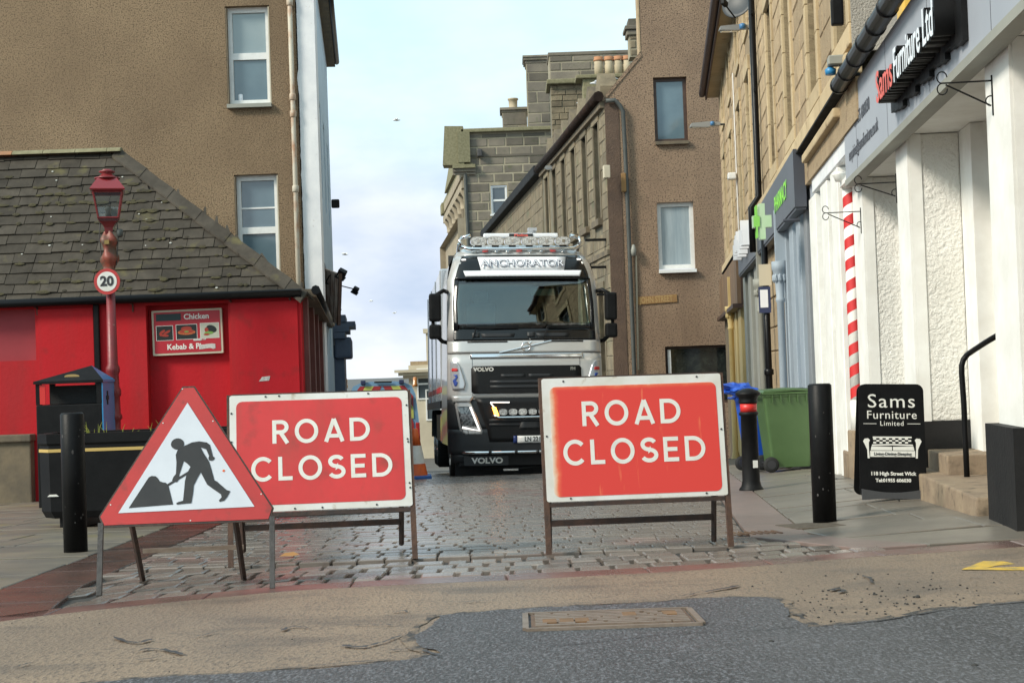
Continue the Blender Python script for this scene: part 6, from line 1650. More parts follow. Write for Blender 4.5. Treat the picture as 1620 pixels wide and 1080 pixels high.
def stacks():
    block_stack('chimney_stack', 'tall square grey ashlar chimney stack with moulded cap, left of the wide wall', 96.5, 834, 870, 100, 212, m_mort, m_grey_st, .66, (.9, 1.5), cap=[(.1, .06, .2), (.28, .16, .18), (.44, .22, .14)])
    t, w, h = block_stack('chimney_stack', 'small low grey chimney stack with one buff pot', 97.5, 795, 834, 178, 212, m_mort, m_grey_st, .62, (1.0, 1.7), cap=[(.08, .05, .16), (.25, .16, .18)])
    bm = nb(); lathe(bm, [(.34, .3), (.34, .42), (.28, .46), (.30, .95), (.36, .98), (.36, 1.08), (.25, 1.1)], 16, (w - .9, .8, h)); obj('chimney_pot', bm, m_pot, t)
    # wide wall rising over the row: ashlar above a mossy ledge, rubble below
    d = 66.0
    t, w, h = block_stack('end_gable', 'broad stone end wall with ashlar top and rubble below a mossy ledge', d, 869, 1000, 86, 126, m_mort, m_grey_st, .42, (.8, 1.4), 'stone wall', [(.06, .05, .16)])
    z0 = t.location.z; zl = at(930, 280, d).z - z0
    box('rubble_core', (w / 2, 1.0, zl / 2), (w - .06, 2.0, -zl), m_rubm, t)
    pc = Pieces(t, m_rub, 'far_stones', 240); courses(pc, 'rubble', .02, w * .62, zl + .1, -.2, .26, (.35, .85), -.03, .1, (), .02, .016, cham=.025); pc.done()
    box('ledge', (w / 2, .9, -.08), (w + .3, 2.4, .22), m_mossst, t, .05)
    xa, xb = at(932, 135, d - 3).x, at(976, 135, d - 3).x; zc = at(950, 126, d - 3).z; zb = at(950, 150, d - 3).z
    c = thing('chimney_stack', 'mossy chimney base with three buff pots beside the brown gable', 'chimney', (xa, d - 3.6, zb))
    bm = nb(); bbox(bm, ((xb - xa) / 2 + .5, .5, (zc - zb) / 2 - .8), (xb - xa + 1.6, 1.0, zc - zb + 1.6), None, .04); obj('base', bm, m_mossst, c)
    box('coping', ((xb - xa) / 2 + .4, .5, zc - zb + .02), (xb - xa + 2.0, 1.25, .16), m_mossst, c, .04)
    for px in (947, 963, 978, 992):
        x = at(px, 110, d - 3).x - xa; H = at(950, 95, d - 3).z - zc; r = .20
        bm = nb(); lathe(bm, [(r * .95, 0), (r, H * .55), (r * .92, H * .6), (r, H * .78)], 16, (x, .5, zc - zb + .1)); p = obj('chimney_pot', bm, m_pot, c)
        bm = nb(); lathe(bm, [(r * 1.08, H * .78), (r * 1.12, H * .86), (r * .95, H * .9), (r, H), (r * .7, H)], 16, (x, .5, zc - zb + .1)); obj('pot_rim', bm, m_potr, p)
    t, w, h = block_stack('chimney_stack', 'narrow stone chimney with stepped cap behind the top of the brown gable', 60.0, 996, 1018, 55, 90, m_mort, m_rub, .35, (.3, .6), cap=[(.08, .1, .2), (.28, .18, .16), (.5, .02, .36)], depth=.9)
    for lab, px, py in (('white gull perched on the mossy chimney ledge', 957, 131), ('white gull perched on the gutter of the stone row', 936, 162)):
        p = at(px, py, 60); g = thing('perched_gull', lab, 'gull', p)
        bm = nb(); bmesh.ops.create_icosphere(bm, subdivisions=2, radius=.2, matrix=Matrix.Diagonal((1.9, .8, .75, 1)))
        bmesh.ops.create_icosphere(bm, subdivisions=2, radius=.1, matrix=Matrix.Translation((.36, 0, .17)))
        tube(bm, [(.43, 0, .17), (.56, 0, .14)], .025, 5, True, .008); tube(bm, [(-.3, 0, .02), (-.62, 0, -.01)], .08, 6, True, .02)
        o = obj('body', bm, m_bird, g)
        bm = nb(); bmesh.ops.create_icosphere(bm, subdivisions=2, radius=.2, matrix=Matrix.Translation((-.12, 0, .05)) @ Matrix.Diagonal((1.7, .86, .55, 1))); obj('wings', bm, m_birdg, g)
        bm = nb(); 
        for y in (-.05, .05): tube(bm, [(.02, y, -.12), (.03, y, -.32)], .012, 4)
        obj('legs', bm, m_potr, g)
stacks()
def cream_house():
    d = 84.0; x0 = at(648, 640, d).x; x1 = at(705, 640, d).x; t = thing('cream_house', 'distant cream painted house with parapet cornice low down the street', 'house', (x0, d, 0))
    zt = at(670, 577, d).z; w = x1 - x0
    box('wall', (w / 2, 3, zt / 2 - 4), (w, 6, zt + 8), m_cream, t)
    z = at(650, 590, d).z
    for dz, e, hh in ((.12, .75, .16), (-.06, .55, .18), (-.24, .3, .18)): box('cornice', (w * .3, 2.9, z + dz), (w * .6 + 2 * e, 6 + 2 * e, hh), m_cream, t)
    box('parapet', (w / 2 + .2, 3, zt + .1), (w + .2, 5.6, .25), m_sandr, t)
    for k, (px, py) in enumerate(((672, 607), (686, 640))): q = at(px, py, d); f = window(t, q.x - x0 - .45, q.x - x0 + .45, q.z - .9, q.z + .9, -.03, m_upvc, m_pane, (.5,), .08)
    bm = nb(); xx = w - .6; bbox(bm, (xx, 2, zt + 1.0), (1.0, 1.0, 1.9)); bbox(bm, (xx, 2, zt + 2.0), (1.3, 1.3, .25)); obj('chimney', bm, m_cream, t)
cream_house()
def gulls():
    for lab, px, py, d, s, a in (('white gull gliding highest above the street', 627, 190, 70, .75, .1), ('pale gull low over the sky beside the tenement', 545, 402, 60, .55, .5), ('tiny gull flying to the left of the lorry', 624, 495, 90, .5, -.4), ('faint gull in mid sky left of the lorry roof', 587, 476, 95, .55, .2)):
        g = thing('gull', lab, 'gull', at(px, py, d), (R(8), R(10) * a, a), 'gulls flying over the street')
        bm = nb(); bmesh.ops.create_icosphere(bm, subdivisions=2, radius=.1 * s, matrix=Matrix.Diagonal((2.4, .8, .8, 1))); tube(bm, [(.2 * s, 0, 0), (.3 * s, 0, 0)], .03 * s, 5, True, .01); obj('body', bm, m_bird, g)
        for sd in (-1, 1):
            q = [(.06, 0, .03), (.10, sd * .32, .12), (-.02, sd * .62, .04), (-.08, sd * .30, .10), (-.08, 0, .03)]
            vs = [tuple(c * s for c in p) for p in q] + [(p[0] * s, p[1] * s, p[2] * s - .012) for p in q]
            pyobj('wing', vs, [(0, 1, 2, 3, 4), (9, 8, 7, 6, 5)] + [(i, (i + 1) % 5, 5 + (i + 1) % 5, 5 + i) for i in range(5)], m_bird, g)
gulls()

# ------------------------------------------------------------------ the lorry
TD = 23.55
def lorry():
    zgt = zg(.25, 24.6)
    t = thing('lorry', 'silver lorry with a row of roof spotlights facing us down the cobbled street', 'lorry', (at(834, 700, TD).x, TD, zgt + .04), (R(-1.5), R(1.6), R(-.0)))
    t.rotation_euler = (R(-1.5), R(1.3), math.atan(.092))
    # cab surface: front depth y for any (x, z)
    def lerp(tab, z):
        for (a, b), (c, d) in zip(tab, tab[1:]):
            if z <= c: return b + (d - b) * max(0, (z - a)) / (c - a)
        return tab[-1][1]
    WT = [(0, 1.27), (.4, 1.285), (1.0, 1.29), (2.2, 1.27), (3.2, 1.25), (3.5, 1.20), (3.72, 1.08), (3.85, .90)]
    YT = [(0, .1), (.3, .02), (.5, .0), (1.0, .0), (1.4, .01), (2.0, .05), (2.2, .10), (2.7, .22), (3.2, .36), (3.5, .48), (3.72, .68), (3.85, 1.0)]
    RT = [(0, .22), (1.2, .22), (2.2, .22), (3.2, .24), (3.85, .36)]
    def sy(x, z):
        w, y, r = lerp(WT, z), lerp(YT, z), lerp(RT, z); a = abs(x)
        y += .075 * (a / w) ** 2
        if a > w - r: q = min(1, (a - (w - r)) / r); y += r * .95 * (1 - math.sqrt(max(0, 1 - q * q)))
        return y
    def patch(name, rows, m, off=.0, th=.02, nx=16, parent=t, nz=3, smooth=True):
        """panel lying on the cab front: rows of (z, x left, x right), off metres proud, th thick"""
        vs, fs = [], []; R_ = []
        for i in range(len(rows) - 1):
            for k in range(nz):
                f = k / nz; a, b = rows[i], rows[i + 1]; R_.append(tuple(a[j] + (b[j] - a[j]) * f for j in range(3)))
        R_.append(rows[-1]); n = nx + 1
        for layer in (0, 1):
            for z, xa, xb in R_:
                for j in range(n):
                    u = j / nx; u = .5 - .5 * math.cos(math.pi * u) if abs(xb - xa) > 1.8 else u
                    x = xa + (xb - xa) * u; vs.append((x, sy(x, z) - off + layer * th, z))
        m_ = len(R_); N_ = m_ * n
        for i in range(m_ - 1):
            for j in range(nx):
                q = (i * n + j, i * n + j + 1, (i + 1) * n + j + 1, (i + 1) * n + j); fs.append(q); fs.append(tuple(N_ + k for k in q[::-1]))
        ed = [i for i in range(n)] + [(i + 1) * n - 1 for i in range(1, m_)] + [(m_ - 1) * n + j for j in range(nx - 1, -1, -1)] + [i * n for i in range(m_ - 2, 0, -1)]
        for a, b in zip(ed, ed[1:] + ed[:1]): fs.append((b, a, N_ + a, N_ + b))
        o = pyobj(name, vs, fs, m, parent)
        if smooth:
            for p in o.data.polygons[:2 * (m_ - 1) * nx]: p.use_smooth = True
        return o
    W_ = lambda z: lerp(WT, z) - .002
    full = lambda zs, e=0: [(z, -W_(z) + e, W_(z) - e) for z in zs]
    # --- body shell front to top
    patch('bumper', full([.36, .55, .76]), m_dgrey, .012, .04, 26)
    patch('lower_front', full([.76, 1.0, 1.24]), m_dgrey, .0, .04, 26)
    patch('front_panel', full([1.24, 1.5, 1.98]), m_silver, .0, .04, 26)
    patch('upper_front_panel', full([1.992, 2.1, 2.19]), m_silver, .004, .04, 26)
    patch('windscreen_base', full([2.20, 2.28, 2.38], .10), m_visor, .006, .05, 26)
    patch('visor_band', full([3.22, 3.35, 3.64], .13), m_visor, .006, .05, 26)
    patch('roof_front', full([3.64, 3.74, 3.85]), m_silver, .0, .05, 26)
    for s in (-1, 1):
        patch('silver_pillar', [(2.19, s * W_(2.19), s * (W_(2.19) - .115)), (2.8, s * W_(2.8), s * (W_(2.8) - .10)), (3.22, s * W_(3.22), s * (W_(3.22) - .12)), (3.66, s * W_(3.66), s * (W_(3.66) - .16))], m_silver, .0, .05, 5)
        patch('screen_pillar', [(2.36, s * (W_(2.36) - .10), s * (W_(2.36) - .17)), (2.8, s * (W_(2.8) - .09), s * (W_(2.8) - .15)), (3.24, s * (W_(3.24) - .11), s * (W_(3.24) - .18))], m_visor, .006, .05, 4)
        vs, fs = [], []
        zs = [.5, 1.0, 1.24, 1.7, 2.2, 2.7, 3.2, 3.5, 3.72, 3.85]
        for z in zs: vs += [(s * lerp(WT, z), sy(lerp(WT, z), z), z), (s * lerp(WT, z), 2.3, z)]
        for i in range(len(zs) - 1): fs.append((2 * i, 2 * i + 1, 2 * i + 3, 2 * i + 2))
        pyobj('cab_side', vs, fs, m_silver, t)
        bm = nb(); a = [(s * 1.252, .62, 2.28), (s * 1.252, 1.55, 2.28), (s * 1.215, 1.55, 3.0), (s * 1.215, .74, 3.0)]; v = [bm.verts.new((p[0] + s * .006, p[1], p[2])) for p in a]; bm.faces.new(v); obj('side_window', bm, m_pane, t)
    pyobj('roof', [(-.86, 1.05, 3.85), (.86, 1.05, 3.85), (.86, 2.3, 3.9), (-.86, 2.3, 3.9)], [(0, 1, 2, 3)], m_silver, t)
    ws = patch('windscreen', [(2.36, -W_(2.36) + .15, W_(2.36) - .15), (2.8, -W_(2.8) + .13, W_(2.8) - .13), (3.24, -W_(3.24) + .16, W_(3.24) - .16)], m_tglass, .0, .006, 26)
    # --- cab interior
    it = box('cab_back_wall', (0, 2.1, 2.7), (2.3, .05, 2.2), m_cabin, t); box('cab_floor', (0, 1.2, 1.75), (2.3, 1.9, .05), m_cabin, t); box('cab_ceiling', (0, 1.35, 3.5), (2.1, 1.5, .05), m_cabin, t)
    bm = nb(); bbox(bm, (0, .62, 2.2), (2.2, .5, .3), None, .06); bbox(bm, (.62, .75, 2.33), (.55, .25, .2), None, .05); obj('dashboard', bm, m_cabin, t)
    bm = nb(); tube(bm, [(.62 + .23 * math.cos(R(a)), .92 + .1 * math.sin(R(a)), 2.38 + .2 * math.sin(R(a))) for a in range(0, 361, 20)], .016, 6); obj('steering_wheel', bm, m_rubber, t)
    for x in (-.62, .62):
        bm = nb(); bbox(bm, (x, 1.65, 2.45), (.52, .16, .95), None, .06); bbox(bm, (x, 1.62, 3.02), (.28, .12, .22), None, .05); bbox(bm, (x, 1.4, 2.0), (.52, .5, .16), None, .05); obj('seat', bm, m_bluecur if x < 0 else m_cabin, t)
    for s in (-1, 1):
        bm = nb(); n = 12
        for k in range(n):
            y0, y1 = .62 + .045 * k, .62 + .045 * (k + 1); xo = lambda k: s * (1.13 - .02 * (k % 2)); z1 = 3.12; 
            v = [bm.verts.new(p) for p in ((xo(k), y0, 2.3), (xo(k + 1), y1, 2.3), (xo(k + 1) - s * .05, y1, z1), (xo(k) - s * .05, y0, z1))]; bm.faces.new(v)
        obj('curtain', bm, m_curtain, t)
    bm = nb(); bbox(bm, (.35, .62, 3.02), (.42, .04, .12), None, .02); obj('sun_blind', bm, m_grpaint, t)
    # --- visor sign and sun visor
    nbp = patch('name_board', [(3.365, -.69, .69), (3.61, -.74, .74)], m_whitep, .035, .02, 10)
    for s in (-1, 1):
        patch('marker_lamp', [(3.555, s * .93, s * 1.0), (3.58, s * .93, s * 1.0)], m_led, .03, .01, 2)
    patch('sun_visor', [(3.265, -.95, .95), (3.365, -.985, .985)], m_whitep, .05, .02, 14)
    yq = sy(0, 3.49)
    pit = math.atan2(sy(0, 3.60) - sy(0, 3.42), .18)
    for body, m, b, dy in (('ANCHORATOR', m_outline, .0065, -.040), ('ANCHORATOR', m_whitep, -.0035, -.0445)):
        text(t, body, .20, (0, yq + dy, 3.487), m, (math.pi / 2 - pit, 0, 0), bold=b, sx=.96, space=1.04, extrude=.002, name='name_lettering')
    # --- front panel trims
    patch('chrome_strip', [(1.905, -.91, .93), (1.975, -.91, .93)], m_chrome, .014, .02, 14)
    patch('panel_line', [(1.985, -1.2, 1.2), (1.991, -1.2, 1.2)], m_grille, .003, .01, 20)
    for x in (-.88, .88): patch('panel_seam', [(1.25, x - .003, x + .003), (2.19, x - .003, x + .003)], m_dgrey, .0045, .006, 1)
    bm = nb(); x0, x1 = -.44, .42
    tube(bm, [(x0, sy(x0, 1.985) - .01, 1.99), (0, sy(0, 2.08) - .016, 2.085), (x1, sy(x1, 2.18) - .01, 2.18)], .014, 6); obj('badge_bar', bm, m_chrome, t)
    bm = nb(); tube(bm, [(.068 * math.cos(R(a)), 0, .068 * math.sin(R(a))) for a in range(0, 361, 18)], .013, 8, False); tube(bm, [(.05, 0, .05), (.095, 0, .085)], .012, 5); o = obj('badge_ring', bm, m_chrome, t); o.location = (.0, sy(0, 2.08) - .03, 2.085)
    for s in (-1, 1): patch('vent_trim', [(2.165, s * .30, s * .95), (2.186, s * .30, s * .95)], m_grille, .012, .01, 6)
    # --- upper grille
    g = patch('upper_grille', [(1.33, -.86, .86), (1.36, -.90, .90), (1.74, -.90, .90), (1.78, -.86, .86)], m_grille, .02, .03, 14)
    for z, xa, xb in ((1.62, -.42, -.03), (1.62, .03, .42), (1.52, -.60, .60), (1.44, -.60, .60)): patch('grille_slot', [(z - .022, xa, xb), (z + .022, xa, xb)], m_dgrey, .027, .01, 6, g)
    text(t, 'VOLVO', .085, (-.70, sy(-.82, 1.72) - .04, 1.722), m_signw, bold=.004, sx=1.15, name='maker_lettering'); text(t, 'FH', .07, (.76, sy(.76, 1.72) - .026, 1.722), m_grpaint, bold=.002, name='type_lettering')
    # --- lower grille with lamps
    g2 = patch('lower_grille', [(.55, -.62, .62), (.76, -.66, .66), (1.0, -.76, .76), (1.26, -.84, .84)], m_grille, .016, .03, 14)
    for z in (.83, .90): patch('grille_slat', [(z - .018, -.62, .62), (z + .018, -.62, .62)], m_dgrey, .03, .02, 8, g2)
    patch('centre_panel', [(.76, -.14, .22), (.84, -.12, .20), (.87, -.1, .18)], m_dgrey, .038, .02, 4, g2)
    bm = nb()
    tube(bm, [(-.56, -.06, .985), (-.47, -.075, .945), (.47, -.075, .945), (.56, -.06, .985)], .018, 8)
    obj('lamp_bar', bm, m_chrome, t)
    for k in range(6):
        x = -.40 + k * .16
        bm = nb(); prism(bm, [(.070 * math.cos(a), .052 * (1 if math.sin(a) > 0 else -1) * abs(math.sin(a)) ** .6) for a in [2 * math.pi * j / 20 for j in range(20)]], -.03, .04); o = obj('spot_lamp', bm, m_chrome, t); o.location = (x, -.05, 1.03)
        bm = nb(); prism(bm, [(.062 * math.cos(a), .045 * (1 if math.sin(a) > 0 else -1) * abs(math.sin(a)) ** .6) for a in [2 * math.pi * j / 20 for j in range(20)]], -.036, -.031); obj('lens', bm, m_lens, o)
    for s in (-1, 1):
        bm = nb(); y0 = sy(.56, 1.08) - .045; tube(bm, [(s * .535, y0, 1.10), (s * .60, y0, 1.185), (s * .60, y0, 1.19), (s * .29, y0, 1.185)], .011, 5); obj('led_bracket', bm, m_led, t)
        bm = nb(); prism(bm, [(s * .575, 1.11), (s * .515, 1.11), (s * .465, .975), (s * .53, .975)], y0 - .02, y0 + .03); obj('indicator', bm, m_amber if s < 0 else m_amberoff, t)
        # headlamp
        hl = patch('headlamp_housing', [(.68, s * .74, s * 1.0), (.74, s * .73, s * 1.10), (1.16, s * .90, s * 1.17), (1.20, s * .93, s * 1.16)], m_silver, .012, .03, 8)
        patch('headlamp', [(.76, s * .775, s * 1.07), (1.13, s * .93, s * 1.135)], m_hlens, .02, .02, 8, hl)
        bm = nb(); P = [(1.12, .93), (.72, .765), (.76, 1.08)]; tube(bm, [(s * .925, sy(.92, 1.1) - .035, 1.12), (s * .78, sy(.79, .76) - .035, .735), (s * 1.06, sy(1.06, .78) - .03, .79)], .019, 6); obj('daytime_strip', bm, m_led, hl)
        patch('headlamp_brow', [(1.2, s * .92, s * 1.2), (1.30, s * .86, s * 1.23)], m_silver, .03, .04, 8, hl)
        # corner deflector with an emblem
        cd = patch('corner_deflector', [(1.40, s * 1.02, s * 1.2), (1.5, s * .99, s * 1.23), (1.78, s * 1.08, s * 1.235), (1.86, s * 1.14, s * 1.235)], m_silverb, .03, .02, 8)
        patch('red_emblem', [(1.70, s * 1.12, s * 1.21), (1.735, s * 1.115, s * 1.215), (1.75, s * 1.14, s * 1.2)], m_barbred, .036, .006, 5, cd); patch('blue_emblem', [(1.46, s * 1.14, s * 1.17), (1.52, s * 1.12, s * 1.19), (1.55, s * 1.15, s * 1.2), (1.60, s * 1.12, s * 1.15), (1.65, s * 1.13, s * 1.19)], mat('emblem_blue', (.02, .06, .3), .4), .036, .006, 5, cd)
    # number plate, chrome bull bar, maker's flap
    pl = patch('number_plate', [(.53, -.17, .36), (.645, -.17, .36)], m_plate, .035, .02, 4); patch('plate_band', [(.53, -.235, -.175), (.645, -.235, -.175)], mat('plate_blue', (.02, .04, .16), .4), .034, .02, 2, pl)
    text(t, 'LN 2219', .105, (.10, sy(.1, .59) - .0385, .588), m_ink, bold=.002, sx=.84, name='plate_lettering')
    bm = nb(); tube(bm, [(-1.12, .16, .385), (-1.0, -.03, .385), (-.8, -.075, .385), (.8, -.075, .385), (1.0, -.03, .385), (1.12, .16, .385)], .026, 10); obj('bumper_bar', bm, m_chrome, t)
    for x in (-.62, -.2, .15, .55):
        bm = nb(); tube(bm, [(x - .025, -.075, .385), (x + .025, -.075, .385)], .033, 10); obj('bar_clip', bm, m_dgrey, t)
    bm = nb(); prism(bm, rrect(.72, .15, .02, 3, -.68, .25), -.02, .0); obj('flap_board', bm, m_dgrey, t); text(t, 'VOLVO', .125, (-.66, -.0225, .25), m_signw, bold=.005, sx=1.2, name='flap_lettering')
    bm = nb(); tube(bm, [(-.75, .2, .10), (-.2, .15, .10), (.35, .2, .16)], .016, 6); obj('air_hose', bm, m_rubber, t); box('tow_pin', (-.28, .05, .10), (.24, .05, .03), m_chrome, t)
    box('under_bumper', (0, .25, .27), (2.2, .3, .2), m_grille, t)
    box('underside_shade_panel', (0, .55, .12), (2.3, .06, .42), m_grille, t)  # added black panel standing in for the shade below the bumper
    # wipers
    for x0, x1, p in ((-.86, -.10, 1), (.30, 1.02, 1)):
        bm = nb(); tube(bm, [(x0, sy(x0, 2.22) - .03, 2.24), (x0 + .06, sy(x0, 2.4) - .035, 2.42), (x1, sy(x1, 2.43) - .03, 2.43)], .012, 5); bbox(bm, ((x0 + x1) / 2 + .03, sy((x0 + x1) / 2, 2.41) - .02, 2.405), (x1 - x0 - .1, .02, .03)); obj('wiper', bm, m_grille, t)
    for x in (-.45, .45):
        patch('wash_recess', [(2.25, x - .26, x + .26), (2.31, x - .28, x + .28)], m_dgrey, .012, .01, 6); patch('camera_pod', [(2.25, x - .42, x - .30), (2.33, x - .42, x - .30)], m_dgrey, .02, .02, 3)
    # --- roof light bar
    zl = 3.93
    bm = nb(); yb = .72
    tube(bm, [(-1.02, 1.3, 3.75), (-1.02, .95, 3.86), (-.98, yb, 3.80), (-.88, yb - .06, 3.755), (.88, yb - .06, 3.755), (.98, yb, 3.80), (1.02, .95, 3.86), (1.02, 1.3, 3.75)], .033, 10); obj('roof_bar', bm, m_chrome, t)
    bm = nb(); tube(bm, [(-1.0, yb + .05, 3.95), (-.84, yb, 3.985)], .03, 8); tube(bm, [(1.0, yb + .05, 3.95), (.84, yb, 3.985)], .03, 8); tube(bm, [(-.98, yb, 3.80), (-1.02, yb + .02, 3.9), (-.98, yb + .04, 3.96)], .028, 8); tube(bm, [(.98, yb, 3.80), (1.02, yb + .02, 3.9), (.98, yb + .04, 3.96)], .028, 8); obj('roof_bar_ends', bm, m_chrome, t)
    for k in range(6):
        x = -.71 + k * .285
        def oval(f): return [(.135 * f * math.copysign(abs(math.cos(a)) ** .75, math.cos(a)), .075 * f * math.copysign(abs(math.sin(a)) ** .75, math.sin(a))) for a in [2 * math.pi * j / 28 for j in range(28)]]
        bm = nb(); prism(bm, oval(1.0), -.06, .06); o = obj('roof_spotlight', bm, m_chrome, t); o.location = (x, yb - .02, 3.885)
        bm = nb(); prism(bm, oval(.88), -.068, -.061); obj('lens', bm, m_lens, o); 
        bm = nb(); prism(bm, [(-.05, -.10), (.05, -.10), (.06, -.075), (-.06, -.075)], -.03, .03); obj('mount', bm, m_blackp, o)
        box('inner_bulb', (0, -.072, 0), (.05, .006, .05), m_chrome, o)
    for k in range(9): patch('bar_reflector', [(3.70, -.84 + k * .19, -.74 + k * .19), (3.715, -.84 + k * .19, -.74 + k * .19)], m_barbred if k % 3 == 1 else m_chrome, .06, .02, 2)
    bb = obj('light_box', bbox(nb(), (.02, yb + .18, 4.0), (1.26, .16, .075), None, .02), m_whitep, t)
    box('name_strip', (.02, yb + .095, 4.0), (.40, .012, .055), m_dgrey, bb); text(t, 'Fiolna', .062, (.02, yb + .086, 4.0), m_redlet, bold=.002, sx=1.6, name='strip_lettering')
    bm = nb(); tube(bm, [(.16, yb + .3, 4.0), (.24, yb + .35, 4.12)], .05, 6); tube(bm, [(.30, yb + .35, 4.0), (.24, yb + .35, 4.12)], .04, 6); bbox(bm, (.24, yb + .35, 4.13), (.15, .1, .05)); obj('air_horn', bm, m_silverb, t)
    # --- mirrors
    for s in (-1, 1):
        bm = nb(); tube(bm, [(s * 1.21, .62, 3.02), (s * 1.32, .42, 3.04), (s * 1.42, .38, 2.98), (s * 1.47, .38, 2.86)], .035, 7); tube(bm, [(s * 1.22, .60, 2.18), (s * 1.34, .42, 2.2), (s * 1.46, .38, 2.32)], .035, 7); tube(bm, [(s * 1.49, .42, 2.9), (s * 1.49, .42, 2.35)], .03, 6); obj('mirror_arm', bm, m_blackp, t)
        bm = nb(); bbox(bm, (s * 1.46, .40, 2.76), (.20, .16, .46), None, .04); obj('mirror', bm, m_blackp, t)
        bm = nb(); bbox(bm, (s * 1.46, .40, 2.36), (.20, .15, .24), None, .04); obj('wide_mirror', bm, m_blackp, t)
    # --- body box behind and to the left
    zb_ = 3.62
    bd = obj('cargo_body', bbox(nb(), (0, 6.2, (zb_ + 1.15) / 2), (2.54, 7.2, zb_ - 1.15), None, .03), m_silverb, t)
    for k in range(4):
        y = 2.75 + k * 2.2
        for s in (-1, 1): box('body_rib', (s * 1.275, y, (zb_ + 1.15) / 2), (.02, .07, zb_ - 1.2), m_silver, bd)
    for s in (-1, 1): box('side_rail', (s * 1.28, 6.2, 1.18), (.05, 7.2, .14), m_dgrey, bd); box('marker_stripe', (s * 1.275, 6.2, 1.45), (.012, 7.0, .10), m_barbred, bd)
    bm = nb(); bbox(bm, (0, 2.45, 2.6), (2.3, .26, 1.9)); obj('bulkhead_gap', bm, m_grille, t)
    box('chassis', (0, 5.2, .85), (.9, 9.0, .3), m_grille, t)
    for s in (-1, 1):
        box('side_guard', (s * 1.2, 4.6, .75), (.05, 3.2, .5), m_dgrey, t); bm = nb(); bbox(bm, (s * 1.12, 3.1, .75), (.3, .8, .55), None, .05); obj('fuel_tank', bm, m_silverb, t)
    for y in (1.35, 6.9, 8.2):
        for s in (-1, 1):
            bm = nb(); lathe(bm, [(.28, -.14), (.46, -.15), (.5, -.11), (.5, .11), (.46, .15), (.28, .14)], 30); w = obj('wheel', bm, m_rubber, t); w.rotation_euler = (0, R(90), 0); w.location = (s * 1.05, y, .41)
            bm = nb(); lathe(bm, [(.27, -.15), (.25, -.08), (.12, -.06), (.1, -.16), (.02, -.17)], 20); lathe(bm, [(.27, .15), (.25, .08), (.12, .06), (.1, .16), (.02, .17)], 20); obj('rim', bm, m_chrome, w)
            bm = nb(); n = 10; A_ = [(math.cos(R(180 * k / n)) * .6, math.sin(R(180 * k / n)) * .58) for k in range(n + 1)]
            for k in range(n):
                v = [bm.verts.new(p) for p in ((s * .85, y + A_[k][0], .52 + A_[k][1]), (s * 1.24, y + A_[k][0], .52 + A_[k][1]), (s * 1.24, y + A_[k + 1][0], .52 + A_[k + 1][1]), (s * .85, y + A_[k + 1][0], .52 + A_[k + 1][1]))]; bm.faces.new(v)
            obj('mudguard', bm, m_dgrey, t)
    for s in (-1, 1): patch('lower_corner', [(.22, s * .95, s * 1.215), (.36, s * .95, s * 1.225)], m_dgrey, .0, .05, 6)
lorry()

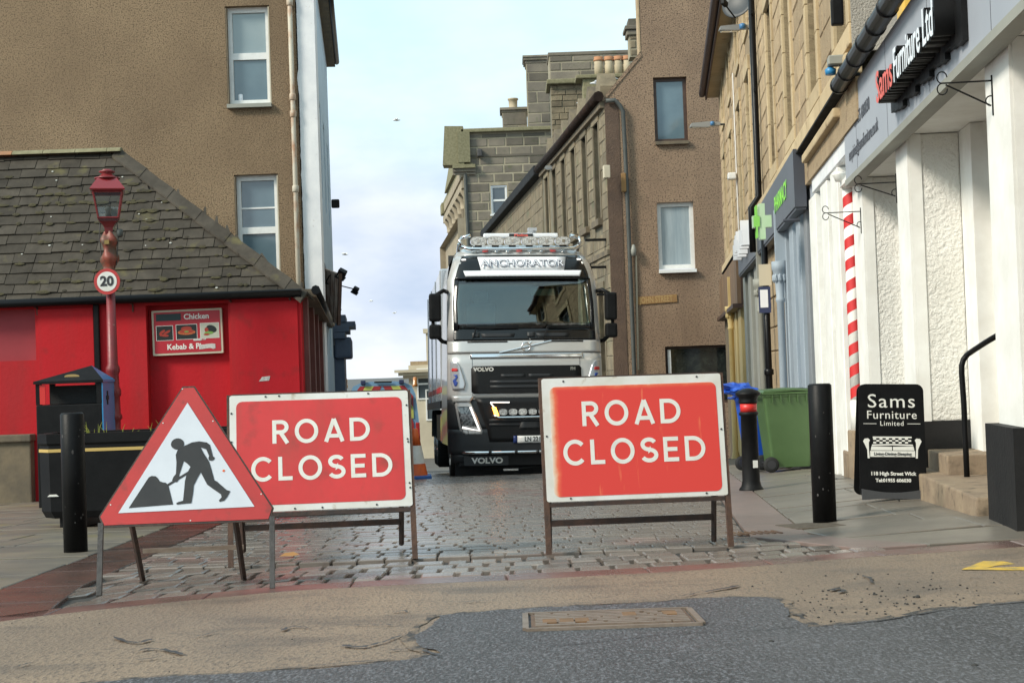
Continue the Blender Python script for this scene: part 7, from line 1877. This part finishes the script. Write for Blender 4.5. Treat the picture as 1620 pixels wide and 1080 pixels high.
def van():
    d = 38.0; xc = at(603, 610, d).x; z = zg(xc, d); zt = at(603, 603, d).z - z; w = 1.93
    t = thing('police_van', 'van with red and yellow rear chevrons parked behind the left sign', 'van', (xc, d, z), (R(-2.2), R(.8), R(6)))
    hw = w / 2
    secs = [(.35, hw), (.9, hw), (1.4, hw - .03), (zt - .35, hw - .10), (zt - .12, hw - .20), (zt - .02, hw - .42), (zt, .3)]
    bm = nb(); f0, f1 = [], []
    for z_, x in secs + [(a, -b) for a, b in reversed(secs)]: f0.append(bm.verts.new((x, .06 * max(0, z_ - 1) ** 1.5, z_))); f1.append(bm.verts.new((x, 4.4 - (1.2 if z_ > 1.3 else 0) * (z_ - 1.3), z_)))
    n = len(f0)
    bm.faces.new(f0); bm.faces.new(f1[::-1])
    for i in range(n): bm.faces.new((f0[i], f0[(i + 1) % n], f1[(i + 1) % n], f1[i]))
    obj('body', bm, m_vanblue, t)
    def back(z_): return .06 * max(0, z_ - 1) ** 1.5 - .006
    M_ = hw - .16
    # chevrons on the rear doors, each stripe a strip of its own
    rd = bpy.data.objects
    k = 0
    for s in (-1, 1):
        for i in range(-4, 9):
            x0 = i * .22; pts = []
            zlo, zhi = .55, zt - .12
            for z_ in [zlo + (zhi - zlo) * j / 12 for j in range(13)]:
                xa = x0 + (zhi - z_) * .62; lim = M_ - max(0, z_ - (zt - .4)) * .8
                pts.append((z_, max(.01, min(lim, xa)), max(.01, min(lim, xa + .22))))
            pts = [p for p in pts if p[2] - p[1] > .004]
            if len(pts) < 2: continue
            vs = [(s * p[1], back(p[0]), p[0]) for p in pts] + [(s * p[2], back(p[0]), p[0]) for p in pts]; m_ = len(pts)
            pyobj('chevron_stripe', vs, [(j, j + 1, m_ + j + 1, m_ + j) for j in range(m_ - 1)], m_chevr if i % 2 == 0 else m_chevy, t)
    for s in (-1, 1):
        bm = nb(); bbox(bm, (s * .42, -.01, zt - .52 + .0), (.66, .02, .34), None, .008); obj('rear_window', bm, m_pane, t)
        bm = nb(); lathe(bm, [(.07, zt - .14), (.07, zt - .08), (.055, zt - .06), (.055, zt + .10), (.03, zt + .12)], 12, (s * .88 * (1 if s > 0 else 1.1), .6, 0)); obj('amber_beacon', bm, m_amberoff, t)
        bm = nb(); bbox(bm, (s * .50, .04, zt - .02), (.13, .10, .11), None, .02); obj('door_lamp', bm, m_navy, t)
        bm = nb(); bbox(bm, (s * (hw - .06), -.01, 1.05), (.10, .06, .5), None, .01); obj('tail_lamp', bm, m_barbred, t)
        for y in (.9, 3.5):
            bm = nb(); lathe(bm, [(.2, -.1), (.33, -.1), (.34, 0), (.33, .1), (.2, .1)], 22); o = obj('wheel', bm, m_rubber, t); o.rotation_euler = (0, R(90), 0); o.location = (s * (hw - .12), y, .34)
    bm = nb(); bbox(bm, (.02, .03, zt - .02), (.46, .06, .04), None, .01); obj('brake_lamp', bm, m_blackp, t)
    bm = nb(); bbox(bm, (0, -.03, .48), (w - .05, .12, .22), None, .03); obj('rear_bumper', bm, m_dgrey, t)
van()

# ------------------------------------------------------------------ turn lettering into plain meshes
def text_to_mesh():
    bpy.context.view_layer.update(); dg = bpy.context.evaluated_depsgraph_get()
    for o in [o for o in S.objects if o.type == 'FONT']:
        me = bpy.data.meshes.new_from_object(o.evaluated_get(dg)); nm = o.name.split('.')[0]
        n = bpy.data.objects.new(nm, me); COL.objects.link(n); n.parent = o.parent; n.matrix_local = o.matrix_local
        if not me.materials: me.materials.append(o.data.materials[0])
        bpy.data.objects.remove(o)
text_to_mesh()
